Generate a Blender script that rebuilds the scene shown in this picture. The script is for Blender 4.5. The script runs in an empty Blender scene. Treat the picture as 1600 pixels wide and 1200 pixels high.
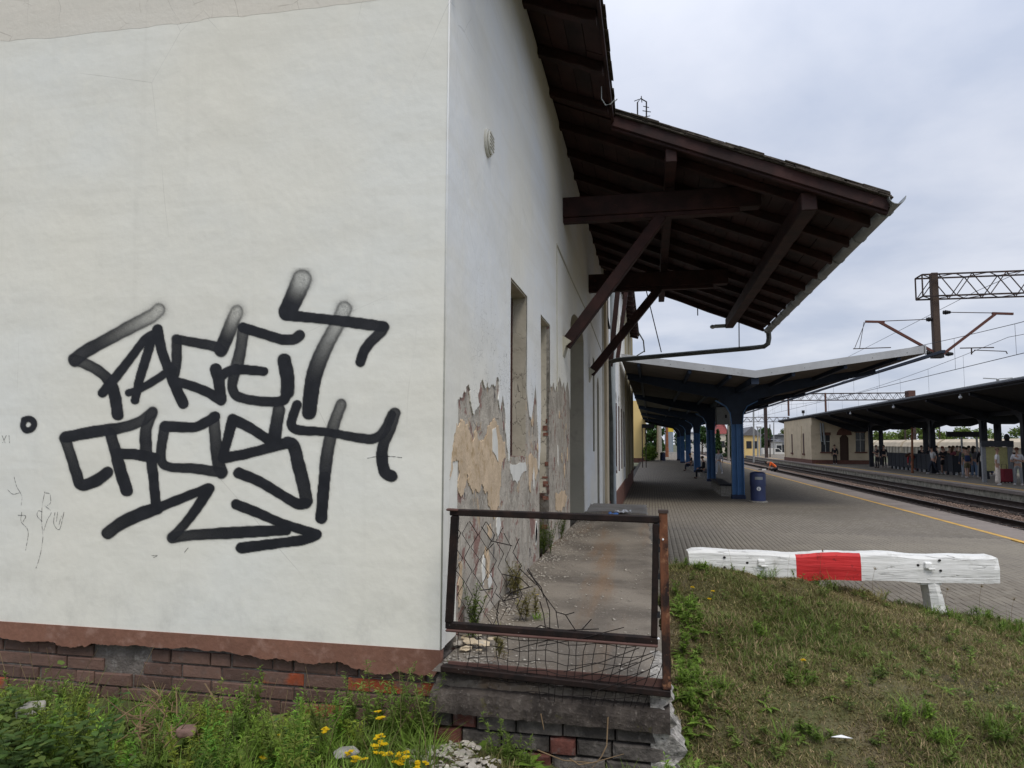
import bpy, bmesh, math, random
import numpy as np
from mathutils import Vector, Matrix, noise as mnoise

# ------------------------------------------------------------------ camera, sky, sun, exposure
scene = bpy.context.scene
COL = scene.collection
R = math.radians
CAM_F, CAM_YAW, CAM_PITCH, CAM_ROLL = 1085.0, 11.34, 4.79, 0.28


def cam_basis():
    y, p, r = R(CAM_YAW), R(CAM_PITCH), R(CAM_ROLL)
    fw = Vector((-math.sin(y) * math.cos(p), math.cos(y) * math.cos(p), math.sin(p)))
    rt = Vector((math.cos(y), math.sin(y), 0))
    up = rt.cross(fw)
    return math.cos(r) * rt + math.sin(r) * up, -math.sin(r) * rt + math.cos(r) * up, fw


RT, UP, FW = cam_basis()
cam_data = bpy.data.cameras.new('camera')
cam = bpy.data.objects.new('camera', cam_data)
COL.objects.link(cam)
cam.matrix_world = Matrix((RT, UP, -FW)).transposed().to_4x4()
cam_data.sensor_width = 36.0
cam_data.lens = CAM_F / 1600 * 36.0
cam_data.clip_start = 0.05
cam_data.clip_end = 3000
scene.camera = cam

SUN_DIR = Vector((0.30, -0.52, 0.85)).normalized()
world = bpy.data.worlds.new('World')
scene.world = world
world.use_nodes = True
wn, wl = world.node_tree.nodes, world.node_tree.links
bg = wn['Background']
bg.inputs['Strength'].default_value = 0.1
sky = wn.new('ShaderNodeTexSky')
sky.sky_type = 'NISHITA'
sky.sun_disc = False
sky.sun_elevation = math.asin(SUN_DIR.z)
sky.sun_rotation = math.atan2(SUN_DIR.x, SUN_DIR.y)
tc = wn.new('ShaderNodeTexCoord')
sx = wn.new('ShaderNodeSeparateXYZ')
wl.new(tc.outputs['Generated'], sx.inputs[0])


def wmath(op, a, b=None, clamp=False):
    n = wn.new('ShaderNodeMath')
    n.operation = op
    n.use_clamp = clamp
    for i, v in enumerate((a, b)):
        if v is None:
            continue
        if isinstance(v, (int, float)):
            n.inputs[i].default_value = v
        else:
            wl.new(v, n.inputs[i])
    return n.outputs[0]


# cloud deck seen in perspective: direction divided by its height
zc = wmath('MAXIMUM', sx.outputs[2], 0.0)
den = wmath('ADD', zc, 0.16)
cx = wn.new('ShaderNodeCombineXYZ')
wl.new(wmath('DIVIDE', sx.outputs[0], den), cx.inputs[0])
wl.new(wmath('DIVIDE', sx.outputs[1], den), cx.inputs[1])
n1 = wn.new('ShaderNodeTexNoise')
n1.inputs['Scale'].default_value = 1.25
n1.inputs['Detail'].default_value = 8
n1.inputs['Roughness'].default_value = 0.52
n1.inputs['Distortion'].default_value = 0.25
wl.new(cx.outputs[0], n1.inputs['Vector'])
cr = wn.new('ShaderNodeValToRGB')
cr.color_ramp.elements[0].position = 0.38
cr.color_ramp.elements[0].color = (5.25, 5.8, 7.1, 1)
cr.color_ramp.elements[1].position = 0.62
cr.color_ramp.elements[1].color = (7.35, 7.65, 8.55, 1)
wl.new(n1.outputs[0], cr.inputs[0])
# an overcast sky grows brighter with height
gain = wmath('ADD', wmath('MULTIPLY', wmath('POWER', zc, 3.0), 1.5), wmath('ADD', wmath('MULTIPLY', zc, 0.10), 0.94))
vm = wn.new('ShaderNodeVectorMath')
vm.operation = 'SCALE'
wl.new(cr.outputs[0], vm.inputs[0])
wl.new(gain, vm.inputs['Scale'])
mx = wn.new('ShaderNodeMixRGB')
mx.inputs[0].default_value = 0.9
wl.new(sky.outputs[0], mx.inputs[1])
wl.new(vm.outputs[0], mx.inputs[2])
wl.new(mx.outputs[0], bg.inputs['Color'])

sd = bpy.data.lights.new('sun', 'SUN')
sd.energy = 1.5
sd.angle = R(24)
sd.color = (1.0, 0.94, 0.83)
so = bpy.data.objects.new('sun', sd)
COL.objects.link(so)
so.rotation_euler = (-SUN_DIR).to_track_quat('-Z', 'Y').to_euler()

scene.view_settings.view_transform = 'Standard'
scene.view_settings.look = 'None'
scene.view_settings.gamma = 1
scene.view_settings.use_curve_mapping = False
scene.view_settings.exposure = 0.1
scene.cycles.max_bounces = 6
scene.cycles.transparent_max_bounces = 16

# ------------------------------------------------------------------ helpers
rng = np.random.default_rng(7)
random.seed(11)
ORG = {}


def at(px, py, axis, val):
    """a point of the photograph carried onto the plane axis = val"""
    d = RT * ((px - 800) / CAM_F) + UP * ((600 - py) / CAM_F) + FW
    return d * (val / d[axis])


def link(name, data, parent=None, loc=(0, 0, 0)):
    o = bpy.data.objects.new(name, data)
    COL.objects.link(o)
    o.location = loc
    if parent is not None:
        o.parent = parent
    return o


def tag(o, label=None, cat=None, group=None, kind=None):
    if label: o['label'] = label
    if cat: o['category'] = cat
    if group: o['group'] = group
    if kind: o['kind'] = kind
    return o


def thing(name, loc, label, cat, group=None, rz=0.0, kind=None):
    o = link(name, None, None, loc)
    o.rotation_euler = (0, 0, rz)
    o.empty_display_size = 0.2
    ORG[o.name] = Vector(loc)
    return tag(o, label, cat, group, kind)


def copy_thing(root, loc, rz=None, label=None, group=None):
    c = root.copy(); COL.objects.link(c); c.location = loc
    if rz is not None: c.rotation_euler = (0, 0, rz)
    if label: c['label'] = label
    if group: c['group'] = group
    for ch in [o for o in bpy.data.objects if o.parent == root]:
        d = ch.copy(); COL.objects.link(d); d.parent = c
        for g in [o for o in bpy.data.objects if o.parent == ch]:
            e = g.copy(); COL.objects.link(e); e.parent = d
    ORG[c.name] = Vector(loc)
    return c


class MB:
    def __init__(s): s.v = []; s.f = []; s.m = []

    def add(s, vs, fs, m=0):
        b = len(s.v)
        s.v += [tuple(v) for v in vs]
        s.f += [tuple(b + i for i in f) for f in fs]
        s.m += [m] * len(fs)
        return s

    def box(s, x0, x1, y0, y1, z0, z1, m=0):
        v = [(x0, y0, z0), (x1, y0, z0), (x1, y1, z0), (x0, y1, z0), (x0, y0, z1), (x1, y0, z1), (x1, y1, z1), (x0, y1, z1)]
        return s.add(v, [(0, 3, 2, 1), (4, 5, 6, 7), (0, 1, 5, 4), (1, 2, 6, 5), (2, 3, 7, 6), (3, 0, 4, 7)], m)

    def beam(s, p, q, w, h, up=(0, 0, 1), m=0):
        p, q, up = Vector(p), Vector(q), Vector(up)
        d = (q - p).normalized()
        a = d.cross(up)
        a = a.normalized() if a.length > 1e-5 else Vector((1, 0, 0))
        b = a.cross(d).normalized()
        v = []
        for e in (p, q):
            for i, j in ((-1, -1), (1, -1), (1, 1), (-1, 1)):
                v.append(e + a * (i * w / 2) + b * (j * h / 2))
        return s.add(v, [(0, 1, 2, 3)[::-1], (4, 5, 6, 7), (0, 1, 5, 4), (1, 2, 6, 5), (2, 3, 7, 6), (3, 0, 4, 7)], m)

    def tube(s, pts, r, n=8, m=0, cap=True):
        pts = [Vector(p) for p in pts]
        rs = r if isinstance(r, (list, tuple)) else [r] * len(pts)
        vs, fs = [], []
        ref = None
        for i, p in enumerate(pts):
            d = (pts[min(i + 1, len(pts) - 1)] - pts[max(i - 1, 0)]).normalized()
            if ref is None:
                ref = Vector((0, 0, 1)) if abs(d.z) < 0.9 else Vector((1, 0, 0))
            a = d.cross(ref)
            if a.length < 1e-4: a = d.cross(Vector((0.3, 1, 0.2)))
            a.normalize(); b = a.cross(d).normalized(); ref = -b if False else ref
            for k in range(n):
                t = 2 * math.pi * k / n
                vs.append(p + (a * math.cos(t) + b * math.sin(t)) * rs[i])
        for i in range(len(pts) - 1):
            for k in range(n):
                fs.append((i * n + k, i * n + (k + 1) % n, (i + 1) * n + (k + 1) % n, (i + 1) * n + k))
        if cap:
            fs.append(tuple(range(n))[::-1]); fs.append(tuple((len(pts) - 1) * n + k for k in range(n)))
        return s.add(vs, fs, m)

    def prism(s, poly, vec, m=0):
        poly = [Vector(p) for p in poly]; vec = Vector(vec); n = len(poly)
        v = poly + [p + vec for p in poly]
        f = [tuple(range(n))[::-1], tuple(range(n, 2 * n))] + [(i, (i + 1) % n, n + (i + 1) % n, n + i) for i in range(n)]
        return s.add(v, f, m)

    def ball(s, c, r, nu=10, nv=7, m=0):
        c = Vector(c); r = r if isinstance(r, (tuple, list)) else (r, r, r)
        vs = [c + Vector((0, 0, r[2]))]
        for j in range(1, nv):
            a = math.pi * j / nv
            for i in range(nu):
                t = 2 * math.pi * i / nu
                vs.append(c + Vector((r[0] * math.sin(a) * math.cos(t), r[1] * math.sin(a) * math.sin(t), r[2] * math.cos(a))))
        vs.append(c - Vector((0, 0, r[2])))
        fs = [(0, 1 + i, 1 + (i + 1) % nu) for i in range(nu)]
        for j in range(nv - 2):
            for i in range(nu):
                a = 1 + j * nu
                fs.append((a + i, a + nu + i, a + nu + (i + 1) % nu, a + (i + 1) % nu))
        e = len(vs) - 1; a = 1 + (nv - 2) * nu
        fs += [(a + i, e, a + (i + 1) % nu) for i in range(nu)]
        return s.add(vs, fs, m)

    def mesh(s, name, mats, origin=(0, 0, 0), smooth=False, fix=True):
        me = bpy.data.meshes.new(name)
        o = Vector(origin)
        me.from_pydata([(v[0] - o.x, v[1] - o.y, v[2] - o.z) for v in s.v], [], s.f)
        for mt in (mats if isinstance(mats, (list, tuple)) else [mats]): me.materials.append(mt)
        if any(s.m): me.polygons.foreach_set('material_index', s.m)
        if fix:
            bm = bmesh.new(); bm.from_mesh(me); bmesh.ops.recalc_face_normals(bm, faces=bm.faces); bm.to_mesh(me); bm.free()
        if smooth:
            me.polygons.foreach_set('use_smooth', [True] * len(me.polygons))
            me.set_sharp_from_angle(angle=R(40))
        me.update()
        return me

    def build(s, name, mats, parent=None, origin=None, smooth=False, bevel=0, seg=1, fix=True):
        base = ORG.get(parent.name, Vector((0, 0, 0))) if parent is not None else Vector((0, 0, 0))
        if origin is None: origin = base
        me = s.mesh(name, mats, origin, smooth, fix)
        ob = link(name, me, parent, Vector(origin) - base)
        ORG[ob.name] = Vector(origin)
        if bevel:
            md = ob.modifiers.new('bevel', 'BEVEL'); md.width = bevel; md.segments = seg; md.limit_method = 'ANGLE'
        return ob


def plate(name, outline, holes, thick, frame, mat, parent=None, origin=None):
    """flat slab with holes; frame = (origin, u axis, v axis); it stands from the plane along u x v by thick"""
    cu = bpy.data.curves.new('tmp', 'CURVE'); cu.dimensions = '2D'; cu.fill_mode = 'BOTH'; cu.extrude = thick / 2
    for poly in [outline] + list(holes):
        sp = cu.splines.new('POLY'); sp.points.add(len(poly) - 1)
        for i, (a, b) in enumerate(poly): sp.points[i].co = (a, b, 0, 1)
        sp.use_cyclic_u = True
    to = bpy.data.objects.new('tmp', cu); COL.objects.link(to)
    dg = bpy.context.evaluated_depsgraph_get(); dg.update()
    me = bpy.data.meshes.new_from_object(to.evaluated_get(dg))
    bpy.data.objects.remove(to); bpy.data.curves.remove(cu)
    o, u, v = (Vector(t) for t in frame); w = u.cross(v)
    M = Matrix((u, v, w)).transposed().to_4x4(); M.translation = o + w * (thick / 2)
    me.transform(M)
    base = ORG.get(parent.name, Vector((0, 0, 0))) if parent is not None else Vector((0, 0, 0))
    if origin is None: origin = base
    me.transform(Matrix.Translation(-Vector(origin)))
    me.name = name; me.materials.clear(); me.materials.append(mat)
    bm = bmesh.new(); bm.from_mesh(me); bmesh.ops.remove_doubles(bm, verts=bm.verts, dist=1e-5)
    bmesh.ops.recalc_face_normals(bm, faces=bm.faces); bm.to_mesh(me); bm.free()
    ob = link(name, me, parent, Vector(origin) - base); ORG[ob.name] = Vector(origin)
    return ob


def jag(pts, amp, it=3, seed=0):
    """fractal ragged line through pts"""
    rr = random.Random(seed)
    pts = [tuple(p) for p in pts]
    for k in range(it):
        out = [pts[0]]
        for a, b in zip(pts[:-1], pts[1:]):
            L = math.hypot(b[0] - a[0], b[1] - a[1])
            if L > 0.012:
                m = ((a[0] + b[0]) / 2, (a[1] + b[1]) / 2)
                d = rr.uniform(-1, 1) * min(amp, L * 0.3)
                out.append((m[0] - (b[1] - a[1]) / L * d, m[1] + (b[0] - a[0]) / L * d))
            out.append(b)
        pts = out; amp *= 0.62
    return pts


# ------------------------------------------------------------------ materials
MATS = {}
ORD = ['first', 'second', 'third', 'fourth', 'fifth', 'sixth', 'seventh', 'eighth', 'ninth', 'tenth', 'eleventh', 'twelfth', 'thirteenth', 'fourteenth', 'fifteenth']


class NT:
    def __init__(s, name):
        s.mat = bpy.data.materials.new(name); s.mat.use_nodes = True
        s.n = s.mat.node_tree.nodes; s.l = s.mat.node_tree.links
        s.b = s.n['Principled BSDF']; MATS[name] = s.mat
        s.pos = s.n.new('ShaderNodeNewGeometry').outputs['Position']

    def put(s, sock, v):
        if isinstance(v, (int, float)): sock.default_value = v
        elif isinstance(v, (tuple, list)): sock.default_value = tuple(v) + ((1,) if len(v) == 3 and len(sock.default_value) == 4 else ())
        else: s.l.new(v, sock)

    def math(s, op, a, b=0.0, clamp=False):
        n = s.n.new('ShaderNodeMath'); n.operation = op; n.use_clamp = clamp
        s.put(n.inputs[0], a); s.put(n.inputs[1], b); return n.outputs[0]

    def scalev(s, v, sc):
        n = s.n.new('ShaderNodeVectorMath'); n.operation = 'MULTIPLY'; s.l.new(v, n.inputs[0]); n.inputs[1].default_value = sc; return n.outputs[0]

    def noise(s, scale, detail=4, rough=0.55, vec=None, dist=0.0, stretch=None):
        n = s.n.new('ShaderNodeTexNoise'); v = vec or s.pos
        if stretch: v = s.scalev(v, stretch)
        s.l.new(v, n.inputs['Vector']); n.inputs['Scale'].default_value = scale; n.inputs['Detail'].default_value = detail
        n.inputs['Roughness'].default_value = rough; n.inputs['Distortion'].default_value = dist
        return n.outputs[0]

    def vor(s, scale, feature='DISTANCE_TO_EDGE', vec=None, stretch=None, rnd=1.0):
        n = s.n.new('ShaderNodeTexVoronoi'); n.feature = feature; v = vec or s.pos
        if stretch: v = s.scalev(v, stretch)
        s.l.new(v, n.inputs['Vector']); n.inputs['Scale'].default_value = scale; n.inputs['Randomness'].default_value = rnd
        return n.outputs['Distance'] if feature != 'COLOR' else n.outputs['Color']

    def ramp(s, f, a, b, lo=0.0, hi=1.0):
        n = s.n.new('ShaderNodeMapRange'); s.put(n.inputs[0], f); n.inputs[1].default_value = a; n.inputs[2].default_value = b
        n.inputs[3].default_value = lo; n.inputs[4].default_value = hi; n.interpolation_type = 'SMOOTHSTEP'; return n.outputs[0]

    def mix(s, f, a, b, mode='MIX'):
        n = s.n.new('ShaderNodeMixRGB'); n.blend_type = mode
        s.put(n.inputs[0], f); s.put(n.inputs[1], a); s.put(n.inputs[2], b); return n.outputs[0]

    def xyz(s):
        n = s.n.new('ShaderNodeSeparateXYZ'); s.l.new(s.pos, n.inputs[0]); return n.outputs

    def rnd(s): return s.n.new('ShaderNodeObjectInfo').outputs['Random']

    def bump(s, h, strength=0.5, dist=0.01):
        n = s.n.new('ShaderNodeBump'); n.inputs['Strength'].default_value = strength; n.inputs['Distance'].default_value = dist
        s.l.new(h, n.inputs['Height']); s.l.new(n.outputs[0], s.b.inputs['Normal'])

    def out(s, col, rough=0.8, metal=0.0, spec=0.3):
        s.put(s.b.inputs['Base Color'], col); s.put(s.b.inputs['Roughness'], rough); s.put(s.b.inputs['Metallic'], metal)
        s.put(s.b.inputs['Specular IOR Level'], spec); return s.mat


def simple(name, c, rough=0.7, metal=0.0, var=0.25, scale=3.0, bump=0.0, fine=30, spec=0.3, dirt=None, rndvar=0.0):
    t = NT(name)
    a = tuple(x * (1 - var) for x in c); b = tuple(min(1, x * (1 + var)) for x in c)
    col = t.mix(t.ramp(t.noise(scale, 5), 0.3, 0.7), a, b)
    col = t.mix(t.ramp(t.noise(fine, 3), 0.35, 0.75, 0, 0.5), col, tuple(x * (1 - var) for x in c))
    if dirt: col = t.mix(t.ramp(t.noise(scale * 2.3, 6, 0.65), 0.5, 0.72), col, dirt)
    if rndvar: col = t.mix(t.math('MULTIPLY', t.rnd(), rndvar), col, tuple(x * 0.45 for x in c))
    if bump: t.bump(t.noise(fine, 5), bump, 0.01)
    return t.out(col, rough, metal, spec)


# painted render of the walls
def wall_mat(name, warm, cool, crack_lo=0.0):
    t = NT(name)
    col = t.mix(t.ramp(t.noise(0.55, 4, 0.5), 0.35, 0.65), warm, cool)
    col = t.mix(t.ramp(t.noise(1.7, 6, 0.6, stretch=(.45, .45, 1.9)), 0.42, 0.72, 0, 0.32), col, tuple(x * 0.82 for x in warm))
    col = t.mix(t.ramp(t.noise(2.2, 3, 0.5, stretch=(.16, .16, 3.0)), 0.56, 0.60, 0, 0.16), col, tuple(x * 0.82 for x in warm))
    col = t.mix(t.ramp(t.noise(9, 5, 0.6), 0.5, 0.8, 0, 0.35), col, tuple(x * 1.08 for x in warm))
    # rain streaks running down
    col = t.mix(t.ramp(t.noise(7, 4, 0.6, stretch=(1, 1, 0.06)), 0.56, 0.78, 0, 0.22), col, tuple(x * 0.72 for x in warm))
    # hairline cracks, only here and there
    v = t.mix(0.12, t.pos, t.n.new('ShaderNodeTexNoise').outputs['Color'])
    e = t.vor(1.5, vec=v, stretch=(1, 1, 0.7))
    line = t.ramp(e, 0.0, 0.0035, 1, 0)
    mask = t.ramp(t.noise(0.9, 3), 0.50, 0.60)
    col = t.mix(t.math('MULTIPLY', t.math('MULTIPLY', line, mask), 0.26), col, (0.16, 0.15, 0.13))
    # pinholes and specks
    sp = t.ramp(t.vor(5.5, 'F1'), 0.0, 0.022, 1, 0)
    col = t.mix(t.math('MULTIPLY', sp, t.ramp(t.noise(3.1), 0.55, 0.6, 0, 0.8)), col, (0.12, 0.11, 0.10))
    h = t.math('ADD', t.math('MULTIPLY', t.noise(3.2, 3), 1.6), t.math('MULTIPLY', t.noise(45, 4), 0.12))
    t.bump(h, 0.35, 0.02)
    return t, col


t, col = wall_mat('gable_paint', (0.76, 0.74, 0.66), (0.74, 0.745, 0.705))
zz = t.xyz()[2]
# grime low on the wall, above the brown band
low = t.math('MULTIPLY', t.ramp(zz, -1.1, -0.55, 1, 0), t.ramp(t.noise(5, 7, 0.7, stretch=(1, 1, 0.6)), 0.45, 0.80, 0, 0.5))
col = t.mix(low, col, (0.40, 0.39, 0.36))
t.out(col, 0.75)
t, col = wall_mat('side_paint', (0.78, 0.76, 0.68), (0.75, 0.77, 0.78))
yy, zz = t.xyz()[1], t.xyz()[2]
# flaking: small curled chips near the peeled area
fl = t.vor(19, vec=t.mix(0.08, t.pos, t.n.new('ShaderNodeTexNoise').outputs['Color']), stretch=(1, 1, 1.5))
fm = t.math('MULTIPLY', t.ramp(zz, 0.25, 1.5, 1, 0), t.ramp(yy, 3.9, 4.5))
fm = t.math('MULTIPLY', fm, t.ramp(yy, 8.8, 9.5, 1, 0))
fm = t.math('MULTIPLY', fm, t.ramp(t.noise(5, 5, 0.65), 0.47, 0.56))
ln = t.math('MULTIPLY', t.ramp(fl, 0, 0.03, 1, 0), fm)
col = t.mix(t.math('MULTIPLY', ln, 0.9), col, (0.13, 0.12, 0.10))
t.out(col, 0.7)

t, col = wall_mat('old_gable_plaster', (0.69, 0.65, 0.575), (0.66, 0.635, 0.575))
e_ = t.ramp(t.vor(6, vec=t.mix(0.12, t.pos, t.n.new('ShaderNodeTexNoise').outputs['Color'])), 0.0, 0.02, 1, 0)
col = t.mix(t.math('MULTIPLY', e_, t.ramp(t.noise(4, 4), 0.5, 0.6, 0, 0.45)), col, (0.25, 0.21, 0.18))
t.bump(t.noise(22, 6, 0.65), 0.35, 0.01); t.out(col, 0.85)
# bare render under the paint
t = NT('bare_render')
col = t.mix(t.ramp(t.noise(2.6, 6, 0.62), 0.35, 0.65), (0.31, 0.28, 0.235), (0.47, 0.425, 0.36))
col = t.mix(t.ramp(t.noise(8, 6, 0.65, stretch=(1, 1, 0.7)), 0.45, 0.72, 0, 0.6), col, (0.50, 0.46, 0.39))
col = t.mix(t.ramp(t.noise(7.5, 7, 0.7, dist=0.6), 0.52, 0.58, 0, 0.45), col, (0.24, 0.21, 0.175))
col = t.mix(t.ramp(t.noise(13, 6, 0.7, dist=0.8, stretch=(1, 1, .6)), 0.56, 0.60, 0, 0.6), col, (0.52, 0.48, 0.41))
col = t.mix(t.ramp(t.noise(4.2, 6, 0.72, dist=0.4), 0.565, 0.60, 0, 0.85), col, (0.23, 0.115, 0.095))
col = t.mix(t.ramp(t.noise(3.1, 7, 0.75, dist=0.5, stretch=(1, 1, .7)), 0.60, 0.615, 0, 0.8), col, (0.50, 0.38, 0.25))
ckv = t.ramp(t.vor(7, vec=t.mix(0.18, t.pos, t.n.new('ShaderNodeTexNoise').outputs['Color']), stretch=(1, 1, .55)), 0.0, 0.022, 1, 0)
col = t.mix(t.math('MULTIPLY', ckv, t.ramp(t.noise(2.3, 4), 0.5, 0.6, 0, 0.85)), col, (0.07, 0.06, 0.05))
col = t.mix(t.ramp(t.noise(5.5, 5, 0.7, stretch=(1, 1.3, 0.8)), 0.62, 0.65, 0, 0.9), col, (0.10, 0.09, 0.085))
t.bump(t.math('ADD', t.noise(7, 7, 0.62), t.math('MULTIPLY', t.noise(60, 3), 0.2)), 0.8, 0.03)
t.out(col, 0.92)
# reveal plaster with cracks
t = NT('reveal_plaster')
col = t.mix(t.ramp(t.noise(3.0, 5), 0.35, 0.65), (0.42, 0.385, 0.31), (0.54, 0.50, 0.415))
v = t.mix(0.1, t.pos, t.n.new('ShaderNodeTexNoise').outputs['Color'])
e = t.ramp(t.vor(6.5, vec=v, stretch=(1, 1, 0.8)), 0.0, 0.02, 1, 0)
ck = t.math('MULTIPLY', e, t.ramp(t.xyz()[2], 0.55, 0.85, 1, 0))
col = t.mix(t.math('MULTIPLY', ck, 0.8), col, (0.08, 0.07, 0.06))
t.bump(t.math('SUBTRACT', t.noise(12, 5), t.math('MULTIPLY', e, 0.6)), 0.6, 0.012)
t.out(col, 0.85)
simple('red_brick', (0.20, 0.085, 0.06), 0.9, var=0.45, scale=18, bump=.8, fine=50, dirt=(0.22, 0.19, 0.16), rndvar=.5)
simple('shaded_cream', (0.30, 0.265, 0.18), 0.85, var=0.1, scale=1)  # cream wall with the canopy shade put into its colour
simple('smooth_reveal', (0.44, 0.42, 0.34), 0.8, var=0.08, scale=1.5, dirt=(0.36, 0.33, 0.28))
simple('ochre_plaster', (0.60, 0.465, 0.32), 0.85, var=0.16, scale=5, bump=0.5, fine=40, dirt=(0.42, 0.30, 0.17))
simple('paint_flake', (0.70, 0.69, 0.64), 0.7, var=0.06, scale=8)
simple('brown_band', (0.205, 0.100, 0.068), 0.8, var=0.18, scale=4, bump=0.4, fine=35, dirt=(0.29, 0.17, 0.13))
simple('mortar', (0.16, 0.14, 0.125), 0.95, var=0.35, scale=9, bump=1.0, fine=60, dirt=(0.26, 0.24, 0.22))
# clinker bricks: each its own shade
t = NT('plinth_brick')
r = t.rnd()
col = t.mix(t.ramp(r, 0.0, 0.9), (0.110, 0.066, 0.052), (0.175, 0.104, 0.080))
red = t.math('GREATER_THAN', r, 0.93)
col = t.mix(t.math('MULTIPLY', red, t.ramp(t.noise(9, 3), 0.4, 0.6)), col, (0.33, 0.075, 0.03))
col = t.mix(t.ramp(t.noise(11, 6, 0.65), 0.45, 0.75, 0, 0.6), col, (0.09, 0.068, 0.058))
col = t.mix(t.ramp(t.noise(26, 4, 0.6), 0.56, 0.76, 0, 0.55), col, (0.22, 0.17, 0.15))
t.bump(t.noise(30, 6, 0.65), 0.7, 0.012); t.out(col, 0.8)
# old mossy concrete
t = NT('old_concrete')
col = t.mix(t.ramp(t.noise(1.6, 5), 0.35, 0.65), (0.115, 0.098, 0.080), (0.225, 0.195, 0.158))
rust = t.math('MULTIPLY', t.ramp(t.noise(1.3, 4, stretch=(2.2, 0.22, 1)), 0.52, 0.70), 0.6)
col = t.mix(rust, col, (0.21, 0.125, 0.065))
col = t.mix(t.ramp(t.noise(55, 5, 0.7), 0.57, 0.70, 0, 0.55), col, (0.42, 0.39, 0.34))
col = t.mix(t.ramp(t.noise(38, 5, 0.7), 0.58, 0.70, 0, 0.8), col, (0.05, 0.045, 0.04))
col = t.mix(t.ramp(t.xyz()[1], 11.75, 11.8, 0, .85), col, t.mix(t.ramp(t.noise(3, 5), .35, .65), (0.30, 0.275, 0.24), (0.38, 0.35, 0.31)))  # far end: smooth slab, its colour also lightened against the canopy shade
t.bump(t.math('ADD', t.noise(70, 6, 0.7), t.noise(6, 4)), 0.6, 0.010); t.out(col, 0.92)
t = NT('dark_concrete')
col = t.mix(t.ramp(t.noise(5, 6), 0.35, 0.7), (0.035, 0.028, 0.024), (0.115, 0.095, 0.08))
col = t.mix(t.ramp(t.noise(40, 5, 0.7), 0.55, 0.72, 0, 0.7), col, (0.21, 0.185, 0.16))
col = t.mix(t.ramp(t.noise(9, 5, 0.7), 0.62, 0.72, 0, 0.6), col, (0.10, 0.095, 0.02))
t.bump(t.noise(40, 7, 0.7), 1.0, 0.02); t.out(col, 0.95)
simple('pebble_concrete', (0.34, 0.32, 0.29), 0.95, var=0.5, scale=28, bump=1.0, fine=55, dirt=(0.07, 0.06, 0.055))
# rusty iron
t = NT('rusty_iron')
col = t.mix(t.ramp(t.noise(14, 6, 0.65), 0.35, 0.7), (0.008, 0.005, 0.0045), (0.024, 0.012, 0.009))
col = t.mix(t.ramp(t.noise(60, 3), 0.68, 0.75, 0, 0.6), col, (0.35, 0.33, 0.3))
t.bump(t.noise(60, 5), 0.4, 0.004); t.out(col, 0.7, 0.2)
t = NT('rust_post')
col = t.mix(t.ramp(t.noise(9, 6, 0.65, stretch=(1, 1, 0.5)), 0.40, 0.60), (0.020, 0.011, 0.009), (0.15, 0.058, 0.028))
col = t.mix(t.ramp(t.noise(16, 5, 0.6), 0.60, 0.68), col, (0.22, 0.105, 0.055))
t.bump(t.noise(50, 5), 0.5, 0.004); t.out(col, 0.8)
simple('wire', (0.012, 0.008, 0.007), 0.8, var=0.3, scale=20)
# timbers
t = NT('roof_timber')
col = t.mix(t.ramp(t.noise(4, 5, stretch=(1, 1, 1)), 0.35, 0.7), (0.019, 0.0075, 0.007), (0.042, 0.015, 0.013))
col = t.mix(t.ramp(t.noise(30, 5, 0.7), 0.58, 0.72, 0, 0.5), col, (0.014, 0.009, 0.008))
col = t.mix(t.ramp(t.noise(5.5, 4, 0.6), 0.66, 0.74, 0, 0.5), col, (0.10, 0.036, 0.022))
t.bump(t.noise(35, 5, 0.7), 0.5, 0.006); t.out(col, 0.72)
t = NT('soffit_board')
col = t.mix(t.ramp(t.noise(3, 4), 0.35, 0.7), (0.014, 0.008, 0.0075), (0.040, 0.018, 0.016))
col = t.mix(t.math('MULTIPLY', t.rnd(), 0.6), col, (0.048, 0.020, 0.018))
t.bump(t.noise(30, 4, 0.7), 0.4, 0.005); t.out(col, 0.75)
simple('mossy_tile', (0.075, 0.062, 0.052), 0.95, var=0.5, scale=9, bump=1.0, fine=60, dirt=(0.13, 0.12, 0.09), rndvar=0.3)
simple('zinc', (0.30, 0.32, 0.32), 0.5, 0.5, var=0.2, scale=5, dirt=(0.22, 0.23, 0.23))
simple('zinc_dark', (0.075, 0.08, 0.075), 0.6, 0.3, var=0.3, scale=5)
simple('pale_pipe', (0.36, 0.40, 0.42), 0.5, 0.1, var=0.1)
# white sleeper
t = NT('white_timber')
g = t.noise(14, 6, 0.6, stretch=(0.12, 1, 1.8))
col = t.mix(t.ramp(g, 0.4, 0.7, 0, 0.5), (0.76, 0.755, 0.73), (0.58, 0.575, 0.55))
ck = t.ramp(t.noise(5, 3, 0.5, stretch=(0.16, 1, 3.5), dist=0.3), 0.492, 0.50)
ck = t.math('MULTIPLY', ck, t.ramp(t.noise(5, 3, 0.5, stretch=(0.16, 1, 3.5), dist=0.3), 0.50, 0.508, 1, 0))
col = t.mix(t.math('MULTIPLY', t.math('MULTIPLY', ck, t.ramp(t.noise(2.2), 0.50, 0.58)), 0.6), col, (0.16, 0.15, 0.13))
col = t.mix(t.ramp(t.noise(7, 7, 0.7), 0.52, 0.72, 0, 0.5), col, (0.42, 0.41, 0.37))
t.bump(t.math('SUBTRACT', g, t.math('MULTIPLY', ck, 0.6)), 0.8, 0.012); t.out(col, 0.65)
t = NT('red_timber')
g = t.noise(14, 6, 0.6, stretch=(0.12, 1, 1.8))
col = t.mix(t.ramp(g, 0.4, 0.7, 0, 0.6), (0.56, 0.028, 0.030), (0.38, 0.02, 0.02))
col = t.mix(t.ramp(t.noise(25, 4, 0.6), 0.60, 0.70, 0, 0.6), col, (0.12, 0.02, 0.02))
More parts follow.
